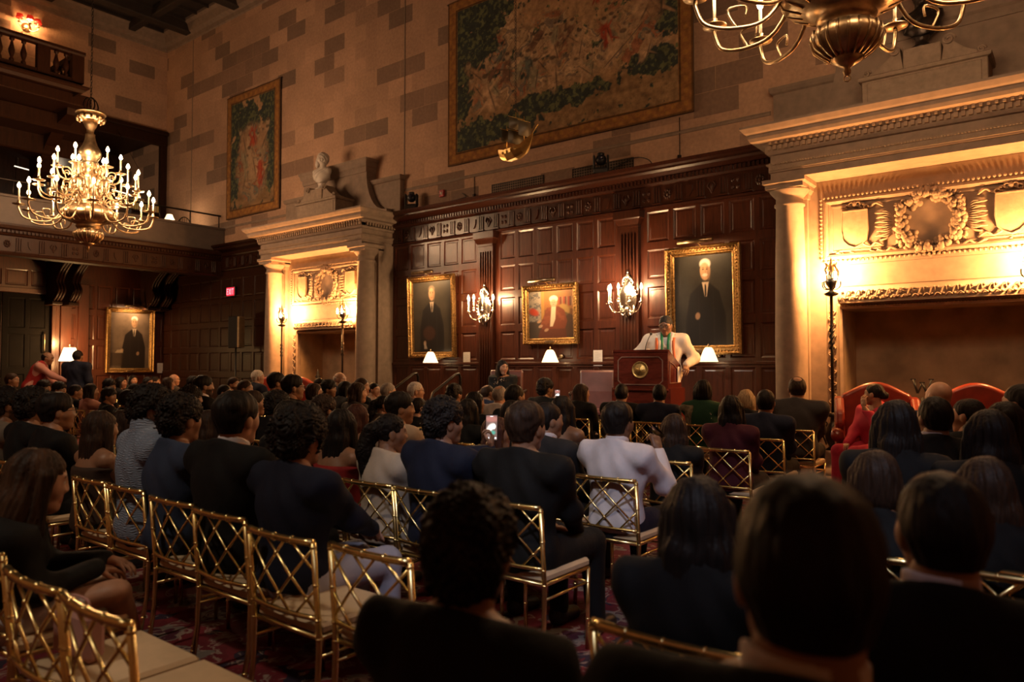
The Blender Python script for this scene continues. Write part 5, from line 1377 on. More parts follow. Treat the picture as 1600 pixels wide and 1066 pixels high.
def head_feat(V, hc, beard, skin, fem):
    x, y, z = V.T; A = np.zeros((len(V), 4), np.float32); hc = np.array(HC[hc])
    def put(m, c, a):
        A[m, :3] = c; A[m, 3] = a
    c = np.array(SKIN[skin])
    if beard: put((y > -.01) & (z < -.028) & (z > -.125) & (y > .0) & ~((np.abs(x) < .02) & (y > .08) & (z < -.05) & (z > -.072)), hc * 1.4, .88)
    put((y > .06) & (np.abs(z - .034 + .003 * np.abs(x) / .05) < .005) & (np.abs(x) > .012) & (np.abs(x) < .052), hc, .8)
    put((np.abs(x) < .025) & (y > .078) & (z < -.05) & (z > -.074), (.28, .07, .06) if fem else c * np.array((.85, .6, .6)), .8)
    for sx in (-1, 1):
        d = np.hypot(x - sx * .031, (z - .008) * 1.5)
        put((d < .0145) & (y > .06), c * .45, .7); put((d < .011) & (y > .075), (.5, .47, .44), .9); put((d < .0058) & (y > .075), (.015, .01, .008), 1)
    return A
def hand_arr(pose, g=.0055):
    key = ('hand', pose, g)
    if key in _cache: return _cache[key]
    curl = {'relaxed': .35, 'grip': .85, 'flat': .1, 'fist': 1.25}[pose]
    P = [('c', (-.022, 0, .02), (-.026, 0, .08), .017, .014), ('c', (.0, 0, .02), (.0, 0, .085), .018, .015), ('c', (.022, 0, .02), (.026, 0, .08), .017, .014), ('c', (0, 0, -.03), (0, 0, .03), .026, .024)]
    F = sdf = None
    fing = [(-.030, .078, (.028, .019, .015), .0075), (-.010, .085, (.036, .024, .018), .0082), (.011, .086, (.038, .026, .018), .0085), (.031, .08, (.033, .022, .017), .0082)]
    chains = []
    for i, (x, z, L, r) in enumerate(fing):
        p = np.array([x, 0, z]); a = 0; ch = []
        for q, l in enumerate(L):
            a += curl * (.8 if q == 0 else 1.0) * (1 + .06 * (3 - i))
            d = np.array([.10 * (x / .03) * (.4 if curl > .6 else 1), -math.sin(a), math.cos(a)]); d /= np.linalg.norm(d)
            n = p + d * l; ch.append(('c', tuple(p), tuple(n), r * (1 - .07 * q), r * (1 - .07 * (q + 1)))); p = n
        chains.append(ch)
    th = [('c', (.028, -.004, .018), (.048, -.022, .045), .013, .011), ('c', (.048, -.022, .045), (.050, -.042 if curl > .6 else -.034, .068), .0105, .0095), ('c', (.050, -.042 if curl > .6 else -.034, .068), (.040, -.056 if curl > .6 else -.042, .088), .0095, .008)]
    chains.append(th)
    xs = np.arange(-.06, .075, g); ys = np.arange(-.10, .035, g); zs = np.arange(-.05, .185, g)
    F = sdf_field(P, xs, ys, zs, .012)
    for ch in chains:
        G = sdf_field(ch, xs, ys, zs, .004); k = .006; h = np.clip(.5 + .5 * (F - G) / k, 0, 1); F = F * (1 - h) + G * h - k * h * (1 - h)
    F[:, :, 0] = .1; F[0] = F[-1] = .1; F[:, 0] = F[:, -1] = .1; F[:, :, -1] = .1
    r = surface_net(F, xs, ys, zs); _cache[key] = r; return r
def hair_arr(style, g):
    key = ('hair', style, g)
    if key in _cache: return _cache[key]
    face = ('e', (0, .13, -.032), (.082, .098, .120)); zc = -.085; bounds = [-.15, .15, -.2, .13, -.14, .17]; k = .03
    ear = True; amp = .0009; curl = 0; nf = 31
    base = ('e', (0, -.018, .036), (.085, .107, .097))
    P = [base]
    nape = ('c', (0, -.042, .0), (0, -.046, -.085), .076, .066)
    if style in ('short', 'shortg'): P = [('e', (0, -.018, .034), (.083, .105, .097)), nape]
    elif style == 'thick': P += [('e', (0, -.012, .088), (.074, .080, .044)), ('e', (0, -.03, .055), (.088, .1, .075)), nape]
    elif style in ('curly', 'curlyb'):
        e = 1.18 if style == 'curlyb' else 1.0
        P = [('e', (0, -.02, .045), (.098 * e, .12 * e, .108 * e)), ('e', (0, -.06, -.01), (.085 * e, .075 * e, .08))]; curl = .013 * e; face = ('e', (0, .15, -.05), (.08, .1, .108)); zc = -.10
        if style == 'curlyb': bounds = [-.17, .17, -.2, .15, -.14, .2]
    elif style in ('bob', 'bobs', 'bobl'):
        P += [('e', (0, -.028, -.03), (.097, .09, .10))]; ear = False; zc = {'bob': -.135, 'bobs': -.11, 'bobl': -.2}[style]; bounds[4] = zc - .02
        P += [('c', (sx * .078, .012, .03), (sx * .084, .02, zc + .02), .026, .02) for sx in (-1, 1)]
        if style == 'bobl': P += [('e', (0, -.05, -.12), (.1, .07, .12))]
        amp = .0018
    elif style in ('long', 'longb'):
        L = -.40 if style == 'long' else -.5; ear = False; zc = L; face = ('e', (0, .135, -.035), (.072, .1, .128)); bounds[4] = L - .02; amp = .0022
        P += [('e', (0, -.035, -.04), (.094, .085, .11)), ('c', (-.045, -.065, -.08), (-.06, -.085, L + .05), .052, .035), ('c', (.045, -.065, -.08), (.06, -.085, L + .05), .052, .035), ('c', (0, -.07, -.08), (0, -.095, L + .04), .05, .04)]
        P += [('c', (sx * .080, .008, .03), (sx * .098, .01, -.18), .026, .026) for sx in (-1, 1)] + [('c', (sx * .098, .01, -.18), (sx * .10, .03, L + .14), .026, .014) for sx in (-1, 1)]
        if style == 'longb': bounds = [-.19, .19, -.22, .13, L - .02, .17]; P.append(('e', (0, -.05, -.18), (.125, .08, .22)))
    elif style == 'pony':
        P = [('e', (0, -.018, .034), (.082, .104, .095)), ('e', (0, -.12, .035), (.035, .035, .035)), ('c', (0, -.14, .02), (-.01, -.165, -.1), .045, .055), ('c', (-.01, -.165, -.1), (.0, -.15, -.34), .055, .03)]
        bounds = [-.12, .12, -.26, .12, -.40, .15]; zc = -.39; curl = .006
    elif style == 'bun': P = [('e', (0, -.018, .034), (.081, .103, .094)), ('e', (0, -.125, -.01), (.045, .04, .045))]; amp = .0015
    elif style in ('fringe', 'balding'): P = [('e', (0, -.018, .03), (.081, .102, .092)), nape]
    def disp(X, Y, Z, F):
        if style in ('short', 'shortg', 'thick', 'fringe', 'balding'):
            F = F + .013 * np.clip((-.005 - Z) / .08, 0, 1) + (.0035 if style == 'thick' else .0018) * np.sin(70 * X + 25 * Z + 3 * np.sin(40 * Y)) * np.sin(64 * Y + 4 * np.sin(30 * X + 20 * Z))
        elif not curl: F = F + .002 * np.sin(50 * X + 3 * np.sin(9 * Z)) * np.sin(45 * Y + 2 * np.sin(11 * Z))
        ph = np.arctan2(X, -Y - .01)
        if curl:
            n = np.sin(95 * X + 11 * np.sin(31 * Z)) * np.sin(88 * Y + 9 * np.sin(37 * X)) * np.sin(92 * Z + 8 * np.sin(33 * Y)) + .5 * np.sin(61 * X + 40 * Z) * np.sin(57 * Y - 30 * Z)
            F = F + curl * n
        return F + amp * np.sin(ph * nf * .6 + 2 * np.sin(Z * 12 + 3 * X * 10)) + amp * np.sin(ph * nf * 1.37 + 3 * np.sin(Z * 17 + Y * 20)) + amp * .8 * np.sin(X * 61 + Y * 70 + 3 * np.sin(Z * 15))
    def cut(X, Y, Z, F):
        F = np.maximum(F, -prim(face, X, Y, Z)); F = np.maximum(F, zc - Z)
        if ear:
            for sx in (-1, 1): F = np.maximum(F, -prim(('e', (sx * .088, .0, -.022), (.03, .036, .042)), X, Y, Z))
            if style in ('short', 'shortg', 'thick', 'fringe', 'balding'): F = np.maximum(F, -.060 - Z + .45 * np.maximum(Y + .03, 0))
            if style == 'pony': F = np.maximum(F, np.where((Y > -.09) & (Z < -.06), .05, -.1))
            if style == 'bun': F = np.maximum(F, -.07 - Z)
        if style == 'fringe': F = np.maximum(F, Z - .045 + .3 * (Y + .05))
        if style == 'balding': F = np.maximum(F, -prim(('e', (0, -.06, .125), (.048, .06, .06)), X, Y, Z))
        return F
    r = sdf_mesh(P, bounds, g, k, disp, cut=cut); _cache[key] = r; return r
def ik(S, W, hint, l1=.285, l2=.255):
    S, W, hint = np.array(S, float), np.array(W, float), np.array(hint, float)
    d = W - S; L = np.linalg.norm(d); 
    if L > (l1 + l2) * .99: W = S + d / L * (l1 + l2) * .99; d = W - S; L = np.linalg.norm(d)
    a = (l1 * l1 - l2 * l2 + L * L) / (2 * L); h = math.sqrt(max(l1 * l1 - a * a, 1e-6)); u = d / L
    n = hint - u * (hint @ u); n /= np.linalg.norm(n)
    return S + u * a + n * h, W
def skeleton(fem, pose='lap', wr=None, el=None, stand=False, lean=0.0, wide=1.0):
    sw = (.165 if fem else .19) * wide
    pz = .93 if stand else .50; py = 0 if stand else -.09
    def up(p):      # torso point given upright, leaned about the pelvis
        x, y, z = p; c, s = math.cos(lean), math.sin(lean); y0 = y; z0 = z - .5
        return (x, py + y0 * c + z0 * s, pz + z0 * c - y0 * s)
    J = dict(pel=up((0, 0, .53)), waist=up((0, -.005, .66)), chest=up((0, 0, .86)), nb=up((0, -.0, 1.01)), head=up((0, .035, 1.148)), lean=lean, wide=wide, fem=fem, stand=stand)
    for i, sx in enumerate((-1, 1)):
        S = up((sx * sw, -.005, .955)); J['sh%d' % i] = S
        w = (wr or {}).get(i)
        if w is None: w = (sx * .09, .26, .575) if not stand else (sx * .27, .06, pz - .08)
        h = (el or {}).get(i, (sx * .6, -.5, -.6))
        E_, W_ = ik(S, w, h); J['el%d' % i] = tuple(E_); J['wr%d' % i] = tuple(W_)
        J['hip%d' % i] = (sx * .085, py + .01, pz + .0)
        if stand: J['kn%d' % i] = (sx * .10, .03, .50); J['an%d' % i] = (sx * .11, 0, .09)
        else: J['kn%d' % i] = (sx * .115, .37, .50); J['an%d' % i] = (sx * .12, .40, .09)
    return J
def torso_prims(J):
    L = -J['lean']; w = J['wide']; f = J['fem']
    p, wa, c, n = (np.array(J[k]) for k in ('pel', 'waist', 'chest', 'nb'))
    P = [('e', tuple(p), (.165 * (1.04 if f else w), .12, .13), L), ('c', tuple(p + (-.05, 0, 0)), tuple(c + (-.055 * w, 0, 0)), .105, .105), ('c', tuple(p + (.05, 0, 0)), tuple(c + (.055 * w, 0, 0)), .105, .105),
         ('e', tuple(c), ((.155 if f else .175) * w, .115, .17), L), ('c', J['sh0'], J['sh1'], .058, .058), ('c', J['sh0'], tuple(n + (-.03, 0, .0)), .05, .045), ('c', J['sh1'], tuple(n + (.03, 0, .0)), .05, .045)]
    if f: u = (c * .75 + p * .25); P += [('e', tuple(u + (sx * .07, .085, .03)), (.06, .055, .06)) for sx in (-1, 1)]
    return P
def neck_prims(J): n = np.array(J['nb']); h = np.array(J['head']); r = .048 if J['fem'] else .057; return [('c', tuple(n + (0, -.01, -.04)), tuple(h + (0, -.03, -.07)), r + .006, r)]
def arm_prims(J, i, wrist=1.0):
    k = .86 if J['fem'] else 1.0
    e = np.array(J['el%d' % i]); w = np.array(J['wr%d' % i])
    return [('c', J['sh%d' % i], tuple(e), .052 * k, .041 * k), ('c', tuple(e), tuple(e + (w - e) * wrist), .041 * k, .041 * k + (.026 - .041 * k) * wrist)]
def leg_prims(J, i):
    return [('c', J['hip%d' % i], J['kn%d' % i], .088, .058), ('c', J['kn%d' % i], J['an%d' % i], .056, .036)]
def foot_prims(J, i): a = np.array(J['an%d' % i]); return [('c', tuple(a + (0, -.02, -.045)), tuple(a + (0.0, .15, -.058)), .036, .030), ('c', tuple(a), tuple(a + (0, -.01, -.04)), .036, .036)]
def bnd(P, m=.05):
    B = np.array([bbox(p) for p in P]); lo = B[:, :, 0].min(0) - m; hi = B[:, :, 1].max(0) + m
    return (lo[0], hi[0], lo[1], hi[1], max(lo[2], -.01), hi[2])
def folds(amp):
    def f(X, Y, Z, F): return F + amp * np.sin(Z * 34 + 9 * X + 3 * np.sin(X * 17 + Y * 9)) * (.5 + .5 * np.sin(X * 13 + Z * 6)) + amp * .5 * np.sin(X * 48 + Z * 21)
    return f
def basis(d, n):
    d = np.array(d, float); d /= np.linalg.norm(d); n = np.array(n, float); n -= d * (n @ d); n /= np.linalg.norm(n)
    return np.stack([np.cross(n, d), n, d], -1)          # columns: x, y (back of hand), z (fingers)
def rotz(a): c, s = math.cos(a), math.sin(a); return np.array([[c, -s, 0], [s, c, 0], [0, 0, 1]])
def rotx(a): c, s = math.cos(a), math.sin(a); return np.array([[1, 0, 0], [0, c, -s], [0, s, c]])
def person(x, y, ztop, label, hair='short', hc='k', skin=1, top='shirt', tc='black', legc='black', hyaw=0, byaw=None, pitch=0, fem=False, near=False, far=False, pose='lap', wr=None, el=None,
           hands=None, hdir=None, stand=False, lean=0.0, wide=1.0, beard=False, glasses=False, collar=False, shorts=False, base=0.0, group='seated audience facing the stage', collc='white', smin=.88, knee=0.0):
    """x, y: where the head is; ztop: crown height; hyaw: heading of the face from +Y, clockwise, in degrees"""
    H0 = 1.28 if not stand else 1.71
    zt = ztop - base
    s = max(smin, min(1.04, zt / (H0 - .02)))
    if stand: s = zt / (H0 - (1 - math.cos(lean)) * .7)
    eff = zt / s
    kz = 1.0 if stand else (eff - .13 - .138 - .5) / .51
    by = math.radians(-(byaw if byaw is not None else max(-18, min(18, hyaw * .25)))); hy = math.radians(-hyaw) - by
    g = .014 if near else (.026 if far else .020); gh = .0055 if near else (.0085 if far else .0070)
    ck = ('b', fem, stand, round(lean, 2), wide, g, repr(wr), repr(el), top, shorts)
    J = skeleton(fem, pose, wr, el, stand, lean, wide)
    if knee:
        for i_, k_ in ((0, knee * .5), (1, knee)): q_ = J['kn%d' % i_]; J['kn%d' % i_] = (q_[0], q_[1], q_[2] + k_)
        q_ = J['an1']; J['an1'] = (q_[0] - .22, q_[1] + .08, q_[2] + knee * 1.4)
    if ck not in _cache:
        T = torso_prims(J); A = arm_prims(J, 0) + arm_prims(J, 1); Lg = leg_prims(J, 0) + leg_prims(J, 1); Ft = foot_prims(J, 0) + foot_prims(J, 1); Nk = neck_prims(J)
        allp = T + A + Lg + Ft + Nk
        body = sdf_mesh(allp, bnd(allp, .03), g * 1.1, .03)
        off = dict(suit=.024, shirt=.015, knit=.022, dress=.012, bare=.010, vest=.02)[top]
        nb = np.array(J['nb']); hd = np.array(J['head']); pz = J['pel'][2]
        sl = .97 if top in ('suit', 'shirt', 'knit') else None
        CP = T + (arm_prims(J, 0, sl) + arm_prims(J, 1, sl) if sl else [])
        if top == 'knit': CP = CP + [('c', tuple(nb), tuple(nb + (hd - nb) * .55 + (0, -.03, 0)), .058, .052)]
        if top in ('suit', 'shirt'): CP = CP + [('c', tuple(nb + (0, -.012, -.03)), tuple(nb + (0, -.022, .03)), .060, .050)]
        def cut(X, Y, Z, F):
            F = np.maximum(F, (pz - (.10 if stand else .06)) - Z)
            if top != 'knit': F = np.maximum(F, -prim(('c', tuple(nb + (0, .012, -.03)), tuple(hd + (0, -.02, 0)), .056 if not fem else .05, .064), X, Y, Z))
            if top in ('suit', 'shirt'): F = np.maximum(F, np.where(Z > nb[2] - .02, Z - (nb[2] + .024) + .5 * (Y - nb[1]), -.1))
            if top == 'bare': F = np.maximum(F, Z - (nb[2] - .10))
            if top in ('suit', 'vest'): F = np.maximum(F, -prim(('c', tuple(nb + (0, .10, -.18)), tuple(nb + (0, .09, .05)), .015, .055), X, Y, Z))
            return F
        cloth = sdf_mesh(CP, bnd(CP, .05), g, .055, folds(dict(suit=.003, shirt=.006, knit=.005).get(top, .001)), off, cut)
        TP = Lg + [T[0]]
        def cut2(X, Y, Z, F):
            F = np.maximum(F, Z - (pz + .08))
            return np.maximum(F, (Y - .27) if shorts else (.07 - Z))
        trous = sdf_mesh(TP, bnd(TP, .05), g * 1.15, .03, folds(.003), .016, cut2)
        shoe = sdf_mesh(Ft, bnd(Ft, .03), max(.016, g * .9), .02, None, .010, lambda X, Y, Z, F: np.maximum(F, .002 - Z))
        col = None
        _cache[ck] = (body, cloth, trous, shoe)
    body, cloth, trous, shoe = _cache[ck]
    pz = J['pel'][2] - .03
    def warp(V):
        V = V.copy()
        if kz != 1: z = V[:, 2]; V[:, 2] = np.where(z > pz, pz + (z - pz) * kz, z)
        return V
    hd = np.array(J['head']); hd = warp(hd[None])[0]; nbw = warp(np.array(J['nb'])[None])[0]
    if kz != 1: hd[2] = nbw[2] + .138
    Rh = rotz(hy) @ rotx(-math.radians(pitch) - lean * .6)
    hv, hq = head_arr(fem, gh)
    feat = head_feat(hv, hc if hair != 'bald' else 'b', beard, skin, fem)
    parts = [(warp(body[0]), body[1]), (hv @ Rh.T + hd, hq)]
    cols = [np.zeros((len(body[0]), 4), np.float32), feat]
    for i, sx in enumerate((-1, 1)):
        W = np.array(J['wr%d' % i]); E_ = np.array(J['el%d' % i])
        hp = (hands or {}).get(i, 'relaxed'); V, q = hand_arr(hp, .0085 if far else .006)
        if hdir and i in hdir: d, n = hdir[i]
        elif stand: d, n = W - E_, (sx, 0, .1)
        else: d, n = (-sx * .45, .85, -.22), (0, .1, 1)
        B = basis(d, n); V = V.copy()
        if sx > 0: V[:, 0] *= -1; q = q[:, ::-1]
        V = V * (.9 if fem else 1.0)
        Wp = warp(W[None])[0]
        parts.append((V @ B.T + Wp, q)); cols.append(np.zeros((len(V), 4), np.float32))
    Va, Qa = cat(*parts)
    me = mkmesh('person', Va * s, Qa, True)
    a = me.color_attributes.new('Feat', 'FLOAT_COLOR', 'POINT'); a.data.foreach_set('color', np.vstack(cols).ravel())
    o = link('person', me, skin_mat(skin))
    tag(o, label, 'person', group)
    hw = rotz(by) @ (hd * s)
    o.location = (x - hw[0], y - hw[1], base); o.rotation_euler = (0, 0, by)
    def child(name, arr, m, w=True):
        return link(name, mkmesh(name, (warp(arr[0]) if w else arr[0]) * s, arr[1], True), m, o)
    child({'suit': 'jacket', 'shirt': 'shirt', 'knit': 'jumper', 'dress': 'dress', 'bare': 'strapless_top', 'vest': 'vest'}[top], cloth, cloth_mat(tc, top == 'knit'))
    child('shorts' if shorts else 'trousers', trous, cloth_mat(legc))
    sv = shoe[0]; left = sv[:, 0] < 0
    for sd in (left, ~left):
        q = shoe[1][sd[shoe[1]].all(1)]; ids = np.unique(q); mp_ = np.zeros(len(sv), np.int32); mp_[ids] = np.arange(len(ids))
        if len(q): link('shoe', mkmesh('shoe', sv[ids] * s, mp_[q], True), M['black'], o)
    if hair != 'bald':
        h = link('hair', mkmesh('hair', (hair_arr(hair, gh * (1.15 if hair.startswith('long') else 1.0))[0] @ Rh.T + hd) * s, hair_arr(hair, gh * (1.15 if hair.startswith('long') else 1.0))[1], True), hair_mat(hc), o)
    if collar:
        nbp = nbw
        CPc = [('c', tuple(nbp + (0, .004, -.03)), tuple(nbp + (0, .012, .05)), .064 if not fem else .056, .063 if not fem else .054)]
        V, q = sdf_mesh(CPc, (-.09, .09, nbp[1] - .09, nbp[1] + .1, nbp[2] - .04, nbp[2] + .07), .007, 0, None, .004,
            lambda X, Y, Z, F: np.maximum(np.maximum(np.abs(F) - .006, Z - (nbp[2] + .062 - .42 * (Y - nbp[1]))), (nbp[2] - .02) - Z))
        link('shirt_collar', mkmesh('shirt_collar', V * s, q, True), cloth_mat(collc), o)
    if glasses:
        mb = MB()
        for sx in (-1, 1):
            mb.tube([(sx * .032 + .022 * math.cos(t_), .102, .008 + .018 * math.sin(t_)) for t_ in [k * PI / 7 for k in range(14)]], .0022, 5, True)
            mb.tube([(sx * .054, .1, .014), (sx * .076, .06, .014), (sx * .082, -.01, .008)], .002, 5)
        mb.tube([(-.01, .104, .012), (.01, .104, .012)], .002, 5)
        gl = mb.build('glasses', M['iron'], o)
        for v in gl.data.vertices: v.co = Vector((Rh @ np.array(v.co) + hd) * s)
    o['head_c'] = 0; del o['head_c']
    return o, J, s, Rh, hd
def place(o, s, p):  # person-local point to world
    return Matrix.LocRotScale(o.location, o.rotation_euler, None) @ Vector(tuple(np.array(p) * s))

# ---- banquet chair
def chair_proto():
    t = empty('banquet_chair', (0, 0, 0), 0, 'x', 'chair', 'gold lattice-back banquet chairs')
    G = M['gold']; W = .205
    for sx in (-1, 1):
        mb = MB().tube([(sx * .195, -.235, 0), (sx * W, -.20, .22), (sx * W, -.195, .40), (sx * W, -.225, .755)], .0115, 8)
        for z, yy in ((.12, -.217), (.40, -.195), (.47, -.202), (.6, -.212), (.74, -.224)): mb.ball((sx * W, yy, z), (.0145, .0145, .008), 8, 5)
        mb.build('leg', G, t)
        mb = MB().tube([(sx * .19, .19, 0), (sx * .195, .19, .40)], .011, 8)
        mb.ball((sx * .192, .19, .15), (.014, .014, .008), 8, 5).ball((sx * .192, .19, .33), (.014, .014, .008), 8, 5)
        mb.build('leg', G, t)
    def yb(x, z): return -.195 - .03 * (z - .40) / .355 - .022 * (1 - (x / W) ** 2)
    def rail(z): return [(x, yb(x, z), z) for x in [W * (k / 5 - 1) for k in range(11)]]
    mb = MB().tube(rail(.755), .014, 8)
    for k in (-.1, 0, .1): mb.ball((k, yb(k, .755), .755), (.008, .017, .017), 6, 6)
    mb.build('top_rail', G, t)
    MB().tube(rail(.475), .010, 8).build('lower_rail', G, t)
    mb = MB(); z0, z1 = .475, .755; sl = .98; cr = []
    def seg(c, sg):
        pts = []
        for k in range(41):
            x = -W + 2 * W * k / 40; z = (z0 + z1) / 2 + sg * sl * (x - c)
            if z0 <= z <= z1: pts.append((x, yb(x, z), z))
        if len(pts) > 2: mb.tube([pts[0], pts[len(pts) // 2], pts[-1]], .0058, 6)
    cs = (-.235, -.08, .08, .235)
    for c in cs: seg(c, 1); seg(c, -1)
    for a in cs:
        for b in cs:
            x = (a + b) / 2; z = (z0 + z1) / 2 + sl * (x - a)
            if abs(x) < W - .01 and z0 < z < z1: mb.ball((x, yb(x, z), z), .0095, 6, 5)
    mb.build('lattice', G, t)
    mb = MB().tube([(-.2, -.19, .40), (.2, -.19, .40), (.195, .19, .40), (-.195, .19, .40)], .0105, 6, True)
    mb.build('seat_frame', G, t)
    mb = MB()
    for sx in (-1, 1): mb.tube([(sx * .197, -.195, .33), (sx * .193, .19, .33)], .007, 6)
    mb.tube([(-.193, .19, .33), (.193, .19, .33)], .007, 6)
    mb.build('stretcher', G, t)
    c = MB().box(-.2, .2, -.185, .205, .405, .448, .012).build('seat_cushion', M['cushion'], t)
    return t
proto = chair_proto(); _first = [True]
def put_chair(x, y, rz, label):
    o = proto if _first[0] else copy_tree(proto); _first[0] = False
    o.location = (x, y, 0); o.rotation_euler = (0, 0, rz); o['label'] = label; return o

